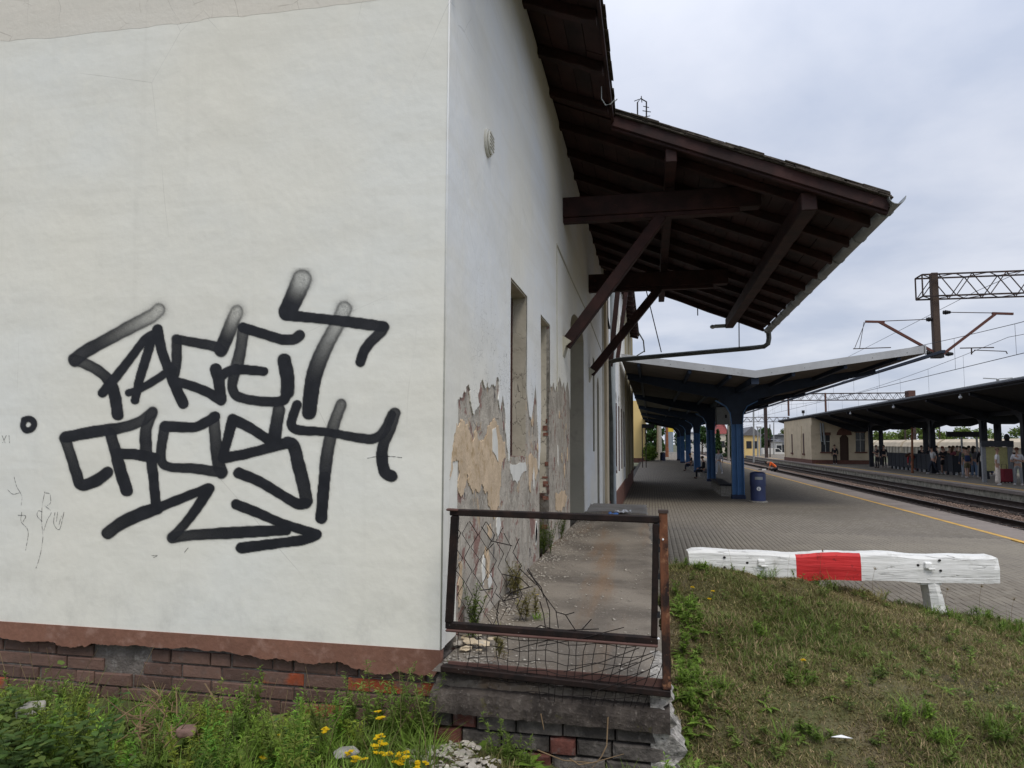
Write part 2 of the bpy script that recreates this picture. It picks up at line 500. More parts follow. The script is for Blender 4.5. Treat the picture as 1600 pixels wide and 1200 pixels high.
col = t.mix(t.ramp(t.noise(11, 6, 0.7, stretch=(.3, 1, 1.6)), 0.66, 0.69, 0, 0.7), col, (0.55, 0.42, 0.38))
t.bump(g, 0.8, 0.012); t.out(col, 0.6)
simple('bolt_dark', (0.02, 0.018, 0.016), 0.7)
# paving
t = NT('paving')
col = t.mix(t.rnd(), (0.175, 0.150, 0.115), (0.23, 0.203, 0.16))
col = t.mix(t.ramp(t.noise(0.7, 5), 0.35, 0.65, 0, 0.5), col, (0.15, 0.13, 0.108))
col = t.mix(t.ramp(t.noise(60, 3), 0.5, 0.75, 0, 0.4), col, (0.12, 0.11, 0.10))
t.bump(t.noise(80, 3), 0.3, 0.003); t.out(col, 0.9)
t = NT('paving_far')
br = t.n.new('ShaderNodeTexBrick')
rot = t.n.new('ShaderNodeVectorRotate'); rot.rotation_type = 'Z_AXIS'; rot.inputs['Angle'].default_value = R(90)
t.l.new(t.pos, rot.inputs['Vector']); t.l.new(rot.outputs[0], br.inputs['Vector'])
br.inputs['Scale'].default_value = 1.0; br.inputs['Brick Width'].default_value = 0.2; br.inputs['Row Height'].default_value = 0.1
br.inputs['Mortar Size'].default_value = 0.010; br.inputs['Mortar Smooth'].default_value = 0.3; br.inputs['Bias'].default_value = 0
br.inputs['Color1'].default_value = (0.175, 0.150, 0.115, 1); br.inputs['Color2'].default_value = (0.23, 0.203, 0.16, 1)
br.inputs['Mortar'].default_value = (0.035, 0.031, 0.027, 1)
col = t.mix(t.ramp(t.noise(0.7, 5), 0.35, 0.65, 0, 0.5), br.outputs[0], (0.15, 0.13, 0.108))
col = t.mix(t.ramp(t.noise(0.23, 5, 0.6), 0.48, 0.68, 0, 0.4), col, (0.10, 0.087, 0.07))
col = t.mix(t.ramp(t.noise(2.6, 6, 0.7), 0.60, 0.70, 0, 0.45), col, (0.12, 0.105, 0.085))
t.out(col, 0.9)
simple('joint_sand', (0.055, 0.05, 0.043), 0.95, var=0.3, scale=12)
simple('edge_slab', (0.235, 0.20, 0.175), 0.9, var=0.12, scale=2, dirt=(0.18, 0.15, 0.13), rndvar=0.25)
simple('yellow_line', (0.55, 0.33, 0.08), 0.85, var=0.18, scale=3, dirt=(0.36, 0.25, 0.12))
simple('platform_wall', (0.30, 0.285, 0.23), 0.95, var=0.35, scale=2.5, bump=0.6, fine=20, dirt=(0.07, 0.065, 0.06))
t = NT('ballast')
col = t.mix(t.ramp(t.vor(22, 'F1'), 0.0, 0.6), (0.25, 0.165, 0.120), (0.11, 0.078, 0.06))
col = t.mix(t.ramp(t.noise(1.2, 4), 0.4, 0.7, 0, 0.5), col, (0.12, 0.09, 0.07))
t.bump(t.vor(22, 'F1'), 1.0, 0.05); t.out(col, 0.95)
simple('ballast_stone', (0.25, 0.175, 0.135), 0.95, var=0.45, scale=15, dirt=(0.11, 0.085, 0.07))
simple('rail_side', (0.035, 0.022, 0.017), 0.7, var=0.3)
simple('rail_top', (0.30, 0.28, 0.27), 0.35, 0.8, var=0.2)
simple('sleeper_wood', (0.045, 0.036, 0.032), 0.9, var=0.3)
# soil
t = NT('soil')
col = t.mix(t.ramp(t.noise(1.8, 6), 0.35, 0.65), (0.095, 0.078, 0.042), (0.17, 0.14, 0.08))
col = t.mix(t.ramp(t.noise(3.1, 6, 0.6), 0.38, 0.60, 0, 0.8), col, (0.095, 0.108, 0.032))
col = t.mix(t.ramp(t.noise(40, 4, 0.6), 0.55, 0.75, 0, 0.6), col, (0.14, 0.11, 0.075))
t.bump(t.noise(25, 7, 0.7), 1.0, 0.03); t.out(col, 0.97)
simple('plain_ground', (0.085, 0.09, 0.05), 0.95, var=0.4, scale=0.15, fine=2.0, dirt=(0.12, 0.10, 0.075))
# foliage, coloured by the plants' own tint
def leafmat(name, trans=0.35):
    t = NT(name)
    a = t.n.new('ShaderNodeAttribute'); a.attribute_name = 'tint'
    col = t.mix(t.ramp(t.noise(60, 2), 0.3, 0.7, 0, 0.08), a.outputs['Color'], (0.03, 0.04, 0.012))
    t.out(col, 0.62, 0, 0.25)
    tr = t.n.new('ShaderNodeBsdfTranslucent'); t.l.new(col, tr.inputs['Color'])
    ms = t.n.new('ShaderNodeMixShader'); ms.inputs[0].default_value = trans
    o = t.n['Material Output']; t.l.new(t.b.outputs[0], ms.inputs[1]); t.l.new(tr.outputs[0], ms.inputs[2]); t.l.new(ms.outputs[0], o.inputs['Surface'])
leafmat('leaf'); leafmat('tree_leaf', 0.2)
simple('bark', (0.06, 0.045, 0.035), 0.95, var=0.3, scale=8)
simple('dry_stalk', (0.20, 0.135, 0.075), 0.9, var=0.3, scale=15)
simple('rubble', (0.44, 0.40, 0.34), 0.9, var=0.35, scale=12, bump=0.6, fine=50, dirt=(0.33, 0.29, 0.24), rndvar=0.35)
simple('rubble_buff', (0.55, 0.45, 0.31), 0.9, var=0.15, scale=12, bump=0.5, fine=50, dirt=(0.42, 0.38, 0.32))
# canopy and station
t = NT('blue_steel')
col = t.mix(t.ramp(t.noise(2.5, 4), 0.35, 0.7), (0.060, 0.155, 0.33), (0.080, 0.19, 0.39))
col = t.mix(t.ramp(t.noise(7, 5, 0.6), 0.6, 0.74, 0, 0.6), col, (0.035, 0.07, 0.14))
t.out(col, 0.5)
simple('navy_base', (0.02, 0.03, 0.07), 0.5)
simple('girder_blue', (0.014, 0.024, 0.045), 0.6, var=0.2)
simple('canopy_soffit', (0.11, 0.095, 0.08), 0.85, var=0.2, scale=1.2, dirt=(0.10, 0.085, 0.07))
simple('fascia_metal', (0.42, 0.43, 0.44), 0.5, 0.3, var=0.1, scale=1.5, dirt=(0.33, 0.33, 0.33))
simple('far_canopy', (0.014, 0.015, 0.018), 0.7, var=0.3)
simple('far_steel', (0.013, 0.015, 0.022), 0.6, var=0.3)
simple('cream_wall', (0.56, 0.47, 0.33), 0.85, var=0.08, scale=0.7, dirt=(0.46, 0.38, 0.27))
simple('yellow_wall', (0.62, 0.46, 0.20), 0.85, var=0.06, scale=0.5)
simple('beige_wall', (0.55, 0.51, 0.42), 0.85, var=0.10, scale=0.8, dirt=(0.46, 0.42, 0.34))
simple('maroon_plinth', (0.13, 0.060, 0.045), 0.85, var=0.2)
simple('dark_window', (0.02, 0.022, 0.026), 0.25, spec=0.5, var=0.2)
simple('window_red', (0.055, 0.018, 0.014), 0.6, var=0.2)
simple('window_white', (0.45, 0.45, 0.42), 0.6)
simple('bin_navy', (0.022, 0.035, 0.105), 0.38, spec=0.5, var=0.12)
simple('sign_pale', (0.62, 0.64, 0.66), 0.6, var=0.05)
simple('concrete_pale', (0.29, 0.275, 0.245), 0.9, var=0.25, scale=14)
simple('black_paint', (0.014, 0.014, 0.016), 0.6)
simple('gantry_steel', (0.042, 0.030, 0.027), 0.75, var=0.4, scale=2, dirt=(0.10, 0.05, 0.035))
simple('galvanised', (0.30, 0.31, 0.31), 0.5, 0.3, var=0.1)
simple('orange_pole', (0.20, 0.075, 0.035), 0.7, var=0.2)
simple('wagon_tarp', (0.50, 0.42, 0.31), 0.9, var=0.12, scale=0.8)
simple('wagon_side', (0.32, 0.29, 0.24), 0.9, var=0.2, scale=0.8)
simple('red_roof', (0.20, 0.045, 0.04), 0.8, var=0.15)
simple('grey_roof', (0.13, 0.13, 0.14), 0.8, var=0.15)
simple('white_wall', (0.58, 0.57, 0.54), 0.85, var=0.06)
simple('blue_litter', (0.03, 0.16, 0.50), 0.4, var=0.3, scale=30)
simple('white_litter', (0.75, 0.75, 0.75), 0.6, var=0.05)
simple('vent_plastic', (0.60, 0.59, 0.53), 0.5, var=0.06, scale=20)
t = NT('spray_paint')
a = t.n.new('ShaderNodeAttribute'); a.attribute_name = 'paint'
t.out(t.mix(t.ramp(t.noise(14, 4), 0.4, 0.7), (0.010, 0.011, 0.015), (0.017, 0.018, 0.023)), 0.55)
gr = t.noise(420, 2, 0.6)
al = t.math('ADD', a.outputs['Fac'], t.math('MULTIPLY', t.math('SUBTRACT', gr, 0.5), t.math('MULTIPLY', t.math('MULTIPLY', a.outputs['Fac'], t.math('SUBTRACT', 1.0, a.outputs['Fac'])), 2.4)), True)
t.l.new(al, t.b.inputs['Alpha'])
t = NT('pencil'); t.out((0.045, 0.045, 0.05), 0.8); t.put(t.b.inputs['Alpha'], t.ramp(t.noise(60, 3), 0.35, 0.6, 0.05, 0.65))
def flat(name, c, rough=0.75):
    if name not in MATS: simple(name, c, rough, var=0.12, scale=12)
    return MATS[name]
M = MATS
# ------------------------------------------------------------------ large structure
W = -1.10            # plane of the long wall
GY = 3.60            # plane of the gable wall
ZP = -2.15           # platform level
ZL = -1.15           # top of the concrete ledge


def wy(px, py):
    p = at(px, py, 0, W); return (p.y, p.z)


def gx(px, py):
    p = at(px, py, 1, GY); return (p.x, p.z)


# ---- ground: heights through scattered spots
SPOTS = [(-5, 3.5, -1.5), (-4, 3.2, -1.5), (-3, 3.4, -1.5), (-2, 3.4, -1.52), (-1.3, 3.3, -1.50), (-0.9, 3.1, -1.47), (-0.3, 3.2, -1.56),
         (0.1, 3.2, -1.56), (0.4, 3.2, -1.52), (0.3, 4.2, -1.33), (0.25, 5.0, -1.16), (0.3, 5.8, -1.01), (0.6, 6.0, -1.02), (1.0, 6.0, -1.07),
         (1.5, 6.1, -1.19), (2.0, 6.2, -1.31), (2.6, 6.3, -1.42), (3.2, 6.5, -1.52), (4.0, 6.8, -1.68), (5, 7, -1.8), (6.5, 7, -1.95),
         (1.0, 4.5, -1.30), (2.0, 4.5, -1.40), (3.0, 4.8, -1.50), (4.2, 5, -1.62), (6, 5, -1.8), (1, 3.2, -1.52), (2, 3.2, -1.55), (3, 3.2, -1.60),
         (5, 3, -1.7), (0, 0, -1.62), (2, 0, -1.65), (-3, 0, -1.6), (-3, 2, -1.56), (0, 1.8, -1.6), (5, 0, -1.75), (0.3, 6.8, -1.45), (1.0, 6.9, -1.6),
         (2, 7.0, -1.75), (3, 7.2, -1.9), (4.5, 7.6, -2.05), (0.3, 7.6, -2.1), (1, 7.7, -2.15), (2, 7.8, -2.17), (3, 7.9, -2.17), (5, 8.0, -2.17),
         (8, 7.9, -2.17), (0.3, 8.5, -2.25), (3, 8.6, -2.25), (6, 8.6, -2.25), (8, 4, -1.95), (8, 0, -1.95), (-0.5, 8, -2.2), (-0.6, 6, -1.3), (-0.6, 4.5, -1.35)]
SP = np.array(SPOTS)


def ground_h(x, y):
    x = np.atleast_1d(np.asarray(x, float)); y = np.atleast_1d(np.asarray(y, float))
    d2 = (x[:, None] - SP[None, :, 0]) ** 2 + (y[:, None] - SP[None, :, 1]) ** 2
    w = 1 / (d2 + 0.035) ** 2
    h = (w * SP[None, :, 2]).sum(1) / w.sum(1)
    h = h + 0.012 * np.sin(x * 7.1 + 1.3 * np.sin(y * 5)) * np.cos(y * 6.3 + x) + 0.008 * np.sin(x * 17 + y * 3) * np.sin(y * 19)
    # down the bank to the track
    k = np.clip((x - 8.4) / 1.6, 0, 1); h = h * (1 - k) + (-2.75) * k
    k = np.clip((.10 - x) / .06, 0, 1) * (y > 3.5); h = h * (1 - k) + np.minimum(h, -1.5) * k
    return h


def grid_mesh(name, xs, ys, hf, mat, **kw):
    X, Y = np.meshgrid(xs, ys); Z = hf(X.ravel(), Y.ravel()).reshape(X.shape)
    co = np.stack([X, Y, Z], -1).reshape(-1, 3)
    nx, ny = len(xs), len(ys)
    idx = np.arange(nx * ny).reshape(ny, nx)
    q = np.stack([idx[:-1, :-1], idx[:-1, 1:], idx[1:, 1:], idx[1:, :-1]], -1).reshape(-1, 4)
    me = np_mesh(name, co, q, mat, smooth=True)
    return link(name, me)


def np_mesh(name, co, faces, mats, smooth=False, tint=None, attr=None):
    """faces: (n,3) or (n,4) int array"""
    me = bpy.data.meshes.new(name)
    co = np.asarray(co, np.float32); faces = np.asarray(faces, np.int32); k = faces.shape[1]
    me.vertices.add(len(co)); me.vertices.foreach_set('co', co.ravel())
    me.loops.add(faces.size); me.loops.foreach_set('vertex_index', faces.ravel())
    me.polygons.add(len(faces)); me.polygons.foreach_set('loop_start', np.arange(0, faces.size, k, dtype=np.int32))
    try: me.polygons.foreach_set('loop_total', np.full(len(faces), k, np.int32))
    except Exception: pass
    for m in (mats if isinstance(mats, (list, tuple)) else [mats]): me.materials.append(m)
    if smooth: me.polygons.foreach_set('use_smooth', np.ones(len(faces), bool))
    if tint is not None:
        ca = me.color_attributes.new('tint', 'FLOAT_COLOR', 'POINT')
        c4 = np.ones((len(co), 4), np.float32); c4[:, :3] = tint; ca.data.foreach_set('color', c4.ravel())
    if attr is not None:
        a = me.attributes.new(attr[0], 'FLOAT', 'POINT'); a.data.foreach_set('value', np.asarray(attr[1], np.float32))
    me.update(calc_edges=True); me.validate()
    return me


g = grid_mesh('ground', np.concatenate([np.arange(-12, -5, .5), np.arange(-5, 6, .05), np.arange(6, 11.01, .25)]),
              np.concatenate([np.arange(-12, 1.5, .5), np.arange(1.5, 9.3, .05)]), ground_h, M['soil'])
tag(g, kind='structure')
mb = MB()
# plain land to the horizon with the track bed left as it is, at one level
mb.add([(-900, -400, -3.3), (900, -400, -3.3), (900, 1500, -3.3), (-900, 1500, -3.3)], [(0, 1, 2, 3)])
tag(mb.build('land', M['plain_ground']), kind='structure')

# ---- near platform
PX1 = 9.08
PY0, PY1 = 7.95, 170.0
plat = tag(link('platform', None, None, (0, PY0, ZP)), kind='structure'); ORG[plat.name] = Vector((0, PY0, ZP))
mb = MB()
mb.box(-1.4, PX1 - 0.02, PY0, PY1, -3.29, ZP - 0.062)
mb.build('platform_body', M['joint_sand'], plat)
mb = MB(); mb.box(PX1 - 0.018, PX1, PY0, PY1, -3.29, ZP - 0.08)
mb.build('platform_side', M['platform_wall'], plat)
BX1 = 8.0             # paving stops at the edge slabs
NB = [round(PY0 + 0.1 * 0, 3)]
# blocks 0.2 long (Y) by 0.1 wide (X), running bond along Y
cands = []
nx = int((BX1 - (-1.1)) / 0.1)
for i in range(nx):
    x0 = -1.1 + i * 0.1
    off = 0.1 if i % 2 else 0.0
    j = 0
    while True:
        y0 = PY0 + off + j * 0.2
        if y0 > 17.9: break
        j += 1
        c = Vector((x0 + .05, y0 + .1, ZP)); d = c.dot(FW)
        u = 800 + CAM_F * c.dot(RT) / d; v = 600 - CAM_F * c.dot(UP) / d
        vis = u < 1640 and u > 1030 and v > 0
        # hidden behind the crest of the grass bank
        crest = np.interp(u, [1040, 1072, 1280, 1440, 1600, 1700], [860, 870, 900, 940, 972, 990])
        vis = vis and v < crest + 12
        cands.append((not vis, -v, x0, y0))
cands.sort()
bmesh_blocks = []
for k in range(4):
    b = MB(); hw, hl, ch = 0.0465, 0.0965, 0.004
    z0, z1 = -0.058, 0.0
    jx = [random.uniform(-.0012, .0012) for _ in range(4)]
    b.add([(-hw, -hl, z0), (hw, -hl, z0), (hw, hl, z0), (-hw, hl, z0),
           (-hw, -hl, z1 - ch), (hw, -hl, z1 - ch), (hw, hl, z1 - ch), (-hw, hl, z1 - ch),
           (-hw + ch, -hl + ch, z1 + jx[0]), (hw - ch, -hl + ch, z1 + jx[1]), (hw - ch, hl - ch, z1 + jx[2]), (-hw + ch, hl - ch, z1 + jx[3])],
          [(0, 1, 5, 4), (1, 2, 6, 5), (2, 3, 7, 6), (3, 0, 4, 7), (4, 5, 9, 8), (5, 6, 10, 9), (6, 7, 11, 10), (7, 4, 8, 11), (8, 9, 10, 11)])
    bmesh_blocks.append(b.mesh('paving_brick', M['paving']))
for n, (h, _, x0, y0) in enumerate(cands[:300]):
    link('paving_brick', bmesh_blocks[n % 4], plat, (x0 + .05, y0 + .1 - PY0, random.uniform(-.0025, .0025)))
rest = cands[300:]
base = np.array([v.co[:] for v in bmesh_blocks[0].vertices]); bf = [tuple(p.vertices) for p in bmesh_blocks[0].polygons if True]
bf = np.array(bf)
pos = np.array([(r[2] + .05, r[3] + .1 - PY0, 0) for r in rest]); pos[:, 2] = rng.uniform(-.002, .002, len(pos))
co = (base[None] + pos[:, None]).reshape(-1, 3); fa = (bf[None] + (np.arange(len(pos)) * len(base))[:, None, None]).reshape(-1, 4)
o = link('paving_bricks', np_mesh('paving_bricks', co, fa, M['paving']), plat); tag(o, kind='stuff')
mb = MB(); mb.box(-1.1, BX1 - .001, 17.93, PY1, ZP - 0.06, ZP - .004); mb.build('paving_far', M['paving_far'], plat)
# slabs along the platform edge and the yellow line
mb = MB(); mb.box(BX1 + 0.14, PX1 - 0.06, 60, PY1, ZP - .06, ZP + 0.002); mb.build('edge_strip', M['edge_slab'], plat)
sl = MB(); sl.box(BX1 + 0.145, PX1 - 0.065, -0.493, 0.493, -0.058, 0.003)
slm = sl.mesh('edge_slab', M['edge_slab'])
for k in range(52): link('edge_slab', slm, plat, (0, 0.5 + k, random.uniform(-.002, .002)))
mb = MB(); mb.box(BX1, BX1 + 0.14, PY0, PY1, ZP - 0.06, ZP + 0.001); mb.build('yellow_line', M['yellow_line'], plat)
mb = MB(); mb.box(PX1 - 0.06, PX1 + 0.05, PY0, PY1, ZP - 0.075, ZP + 0.006); mb.build('edge_kerb', M['edge_slab'], plat)

# ---- track bed
def track_h(x, y):
    return -2.66 + 0.02 * np.sin(x * 3.1) * np.cos(y * 0.9)
g = grid_mesh('track_bed', np.linspace(9.05, 16.45, 16), np.linspace(-20, 260, 120), lambda x, y: track_h(x, y), M['ballast'])
tag(g, kind='structure')
# loose stones that show their shape near the camera
n = 26000
ys = 14 + (rng.random(n) ** 1.6) * 50; xs = rng.uniform(9.2, 16.35, n)
s = rng.uniform(0.022, 0.045, n)[:, None, None]
oc = np.array([(1, 0, 0), (0, 1, 0), (-1, 0, 0), (0, -1, 0), (0, 0, .8), (0, 0, -.8)], float)
of = np.array([(0, 1, 4), (1, 2, 4), (2, 3, 4), (3, 0, 4), (1, 0, 5), (2, 1, 5), (3, 2, 5), (0, 3, 5)])
ang = rng.uniform(0, 6.28, n); ca, sa = np.cos(ang), np.sin(ang)
v = oc[None] * s * rng.uniform(.6, 1.3, (n, 6, 1)); v = np.stack([v[..., 0] * ca[:, None] - v[..., 1] * sa[:, None], v[..., 0] * sa[:, None] + v[..., 1] * ca[:, None], v[..., 2]], -1)
v += np.stack([xs, ys, track_h(xs, ys) + .012], -1)[:, None]
fa = (of[None] + (np.arange(n) * 6)[:, None, None]).reshape(-1, 3)
o = link('ballast_stones', np_mesh('ballast_stones', v.reshape(-1, 3), fa, M['ballast_stone'])); tag(o, 'brown ballast stones lying between the rails', 'ballast', kind='stuff')


def track(cx, label):
    t_ = thing('railway_track', (cx, 8, -3.1), label, 'railway track', 'tracks between the platforms')
    for s_ in (-1, 1):
        x = cx + s_ * 0.7525
        b = MB(); b.box(x - .07, x + .07, -20, 260, -2.60, -2.585); b.box(x - .01, x + .01, -20, 260, -2.585, -2.475); b.box(x - .034, x + .034, -20, 260, -2.475, -2.445)
        b.box(x - .026, x + .026, -20, 260, -2.445, -2.440, 1)
        b.build('rail', [M['rail_side'], M['rail_top']], t_)
    b = MB()
    for k in range(230): b.box(cx - 1.3, cx + 1.3, 4 + k * .62, 4.24 + k * .62, -2.75, -2.602)
    tag(b.build('sleepers', M['sleeper_wood'], t_), kind='stuff')
track(10.78, 'rusty railway track running close along the near platform')
track(14.65, 'rusty railway track running close along the far platform')

# ---- far platform
FX0 = 16.40
fp = tag(link('far_platform', None, None, (FX0, 20, ZP)), kind='structure'); ORG[fp.name] = Vector((FX0, 20, ZP))
mb = MB(); mb.box(FX0 + .12, 27, -10, 190, -3.29, ZP); mb.build('platform_body', M['paving_far'], fp)
mb = MB()
for k in range(100): mb.box(FX0 + .06 + random.uniform(0, .012), FX0 + .12, -10 + k * 2 + .012, -8 + k * 2 - .012, -3.2, ZP - .14)
mb.build('platform_side', M['platform_wall'], fp)
mb = MB(); mb.box(FX0, FX0 + .60, -10, 190, ZP - .14, ZP + .006); mb.build('edge_kerb', M['edge_slab'], fp)
mb = MB(); mb.box(FX0 + .72, FX0 + .98, -10, 190, ZP - .02, ZP + .005); mb.build('yellow_line', M['yellow_line'], fp)

# ------------------------------------------------------------------ the plastered building in front
B = thing('station_building', (W, GY, ZL), 'cream plastered end building with black graffiti on its gable and peeling side wall', 'building')
SL = 0.41                                  # pitch of the roof
ZE = 4.04                                  # underside of the roof at the long wall
def roof_z(x): return ZE - SL * (x - W) if x > -6 else ZE + SL * (W + 6) * 1 - SL * (-6 - x) + SL * 0
# gable wall facing the camera
plate('gable_wall', [(-10.9, -1.09), (W, -1.09), (W, ZE - .02), (-6, ZE + SL * 4.9 - .02), (-10.9, ZE - .02)], [], 0.30,
      ((0, GY, 0), (-1, 0, 0), (0, 0, 1)), M['gable_paint'], B) if False else None
mb = MB(); mb.prism([(-10.9, GY, -1.09), (W, GY, -1.09), (W, GY, ZE - .03), (-6, GY, ZE + SL * 4.9 - .03), (-10.9, GY, ZE - .03)], (0, 0.30, 0))
mb.build('gable_wall', M['gable_paint'], B)
# long wall: bare render with the openings, then the paint skin with its ragged edge
OPEN = {
    'w1': [(5.37, -0.15), (6.13, -0.15), (6.13, 1.32), (5.37, 1.32)],
    'w2': [(6.90, ZL - .2), (7.57, ZL - .2), (7.57, 1.30), (6.90, 1.30)],
    'door': [(9.56, ZL - .2), (11.55, ZL - .2), (11.55, 1.62)] + [(10.555 + .995 * math.cos(a), 1.62 + .30 * math.sin(a)) for a in np.linspace(.2, math.pi - .2, 9)] + [(9.56, 1.62)],
    'n1': [(13.30, -.17), (13.75, -.17), (13.75, 1.65), (13.30, 1.65)],
    'n2': [(14.35, -1.75), (14.95, -1.75), (14.95, 1.1)] + [(14.65 + .30 * math.cos(a), 1.1 + .28 * math.sin(a)) for a in np.linspace(.25, math.pi - .25, 7)] + [(14.35, 1.1)],
}
FR = ((W, 0, 0), (0, 1, 0), (0, 0, 1))     # u = Y, v = Z, outward = +X
FRB = ((W - 0.30, 0, 0), (0, 1, 0), (0, 0, 1))
# openings that reach the foot are notches in the outline
def notch(poly): return poly
outl = [(GY + .302, -2.4), (6.90, -2.4), (6.90, 1.30), (7.57, 1.30), (7.57, -2.4), (9.56, -2.4)] + [(9.56, 1.62)] + \
       [(10.555 + .995 * math.cos(a), 1.62 + .30 * math.sin(a)) for a in np.linspace(math.pi - .2, .2, 9)] + [(11.55, 1.62), (11.55, -2.4), (15.95, -2.4), (15.95, ZE - .03), (GY + .302, ZE - .03)]
plate('side_wall', outl, [OPEN['w1'], OPEN['n1'], OPEN['n2']], 0.30, FRB, M['bare_render'], B)
# paint skin outline, photographed points on the wall plane
J = []
def seg(pts, amp=0.0, it=0, seed=1):
    global J
    q = [wy(*p) for p in pts]
    if it: q = jag(q, amp, it, seed)
    J += q
J = [(GY - .004, ZE - .04), (15.94, ZE - .04), (15.94, -1.42), (14.96, -1.42), (14.96, 1.1)]
J += [(14.65 + .30 * math.cos(a), 1.1 + .28 * math.sin(a)) for a in np.linspace(.25, math.pi - .25, 7)] + [(14.35, 1.1), (14.35, -1.30)]
J += jag([(14.3, -1.3), (13.5, -1.22), (12.7, -1.08), (12.2, -1.13), (11.56, -1.14)], .04, 3, 5)
J += [(11.55, 1.62)] + [(10.555 + .995 * math.cos(a), 1.62 + .30 * math.sin(a)) for a in np.linspace(.2, math.pi - .2, 9)] + [(9.56, 1.62)]
seg([(890, 640), (888, 612), (886, 596), (882, 612), (880, 596), (877, 607), (873, 588), (870, 600), (866, 612), (864, 596), (861, 606), (859, 600)], .02, 3, 8)
J += [(7.57, 0.55), (7.57, 1.30), (6.90, 1.30)]
seg([(844, 640), (843, 700), (841, 738), (840, 690), (838, 640), (835, 600), (833, 622), (829, 655), (826, 652), (823, 622)], .012, 3, 9)
J += [(6.13, 0.45), (6.13, 1.32), (5.37, 1.32), (5.37, -0.12)]
seg([(793, 722), (790, 690), (787, 640), (783, 618), (780, 640), (777, 625), (778, 598), (774, 588), (771, 604), (767, 600), (763, 606), (760, 595), (757, 606),
     (752, 590), (748, 601), (745, 616), (747, 630), (741, 640), (737, 646), (733, 628), (733, 607), (729, 600), (726, 612), (722, 609), (719, 622), (713, 624), (711, 650), (706, 690), (702.5, 720), (699.5, 750), (697.5, 790), (696.5, 840), (695.5, 900), (694, 960), (692, 1010)], .02, 4, 3)
J += [(GY - .004, -1.085)]
plate('paint_skin', J, [OPEN['n1']], 0.010, FR, M['side_paint'], B)
# older ochre coat that shows where the paint has gone
def patch(name, pts, mat, amp=.035, it=5, seed=1, th=.005, lift=0.0):
    q = jag([wy(*p) for p in pts] + [wy(*pts[0])], amp, it, seed)[:-1]
    return plate(name, q, [], th, ((W + lift, 0, 0), (0, 1, 0), (0, 0, 1)), mat, B)
patch('ochre_coat', [(711, 662), (722, 655), (730, 662), (737, 690), (742, 672), (752, 690), (760, 680), (766, 660), (774, 658), (782, 680), (788, 690), (789, 716),
                     (784, 720), (782, 760), (779, 790), (774, 805), (768, 800), (762, 775), (752, 756), (746, 768), (738, 772), (732, 760), (729, 738), (724, 762),
                     (718, 775), (716, 730), (712, 716), (706, 722), (702, 750), (702, 730), (706, 700)], M['ochre_plaster'], seed=4)
patch('ochre_coat', [(826, 712), (836, 716), (840, 735), (836, 750), (831, 738), (829, 770), (826, 760)], M['ochre_plaster'], seed=6)
patch('ochre_coat', [(868, 770), (882, 766), (886, 775), (882, 792), (876, 800), (868, 798)], M['ochre_plaster'], seed=7)
patch('ochre_coat', [(842, 655), (845, 658), (844, 685), (841, 680)], M['ochre_plaster'], .01, 3, seed=17)
patch('ochre_coat', [(716, 880), (720, 876), (721, 930), (716, 950), (714, 915)], M['ochre_plaster'], seed=12)
patch('ochre_coat', [(761, 820), (766, 818), (768, 835), (765, 842)], M['ochre_plaster'], seed=13)
patch('cream_patch', [(796, 724), (820, 722), (822, 735), (812, 745), (807, 756), (801, 752), (798, 740)], M['paint_flake'], .02, 3, 8)
patch('cream_patch', [(768, 672), (773, 668), (776, 690), (777, 722), (773, 712), (768, 706)], M['paint_flake'], .006, 3, 9, .006, .003)
patch('cream_patch', [(761, 905), (767, 895), (768, 910), (763, 922)], M['paint_flake'], .008, 3, 19)
rq = random.Random(77)
for k in range(16):      # small islands of the older coats left standing
    cy_ = rq.choice([rq.uniform(3.75, 5.3), rq.uniform(6.2, 6.85), rq.uniform(7.65, 9.4)]); cz_ = rq.uniform(-1.0, .35); sz_ = rq.uniform(.02, .075)
    q_ = [(cy_ + sz_ * rq.uniform(.5, 1.1) * math.cos(a), cz_ + sz_ * rq.uniform(.8, 2.2) * math.sin(a)) for a in np.linspace(0, 2 * math.pi, 8)[:-1]]
    plate('paint_island', jag(q_ + [q_[0]], .012, 3, k)[:-1], [], .0065, ((W, 0, 0), (0, 1, 0), (0, 0, 1)), M['ochre_plaster'] if k % 3 else M['paint_flake'], B)
# older rough plaster showing at the top left of the gable
tp = jag([gx(-30, 66), gx(60, 60), gx(150, 50), gx(260, 38), gx(330, 28), gx(430, 20), gx(560, 4), gx(720, -18)], .012, 3, 4)
plate('old_plaster', [(-x, z) for x, z in tp] + [(-(W - .02), 3.2), (-gx(-30, 66)[0], 3.2)], [], .001, ((0, GY - .0009, 0), (-1, 0, 0), (0, 0, 1)), M['old_gable_plaster'], B)
# linings of the openings
mb = MB()
mb.box(W - .14, W - .002, 6.118, 6.1285, -.13, 1.318); mb.box(W - .14, W - .002, 5.372, 6.117, 1.306, 1.318); mb.box(W - .14, W - .002, 5.372, 5.384, -.13, 1.305)
mb.build('window_reveal', M['reveal_plaster'], B)
f = MB(); f.box(W - .165, W - .141, 5.372, 6.128, -.15, 1.318)
wf = f.build('window', M['window_red'], B)
f = MB()
for z in (-.12, .35, .82, 1.27): f.box(W - .1405, W - .125, 5.39, 6.115, z - .025, z + .025)
for y in (5.41, 5.75, 6.09): f.box(W - .1405, W - .122, y - .022, y + .022, -.12, 1.27)
f.build('window_frame', M['window_red'], wf)
# ragged sill of the first window
mb = MB()
for k in range(9): mb.box(W - .14, W + random.uniform(-.02, .004), 5.39 + k * .08, 5.46 + k * .08, -.149, -.135 + random.uniform(0, .02))
mb.build('window_sill', M['bare_render'], B)
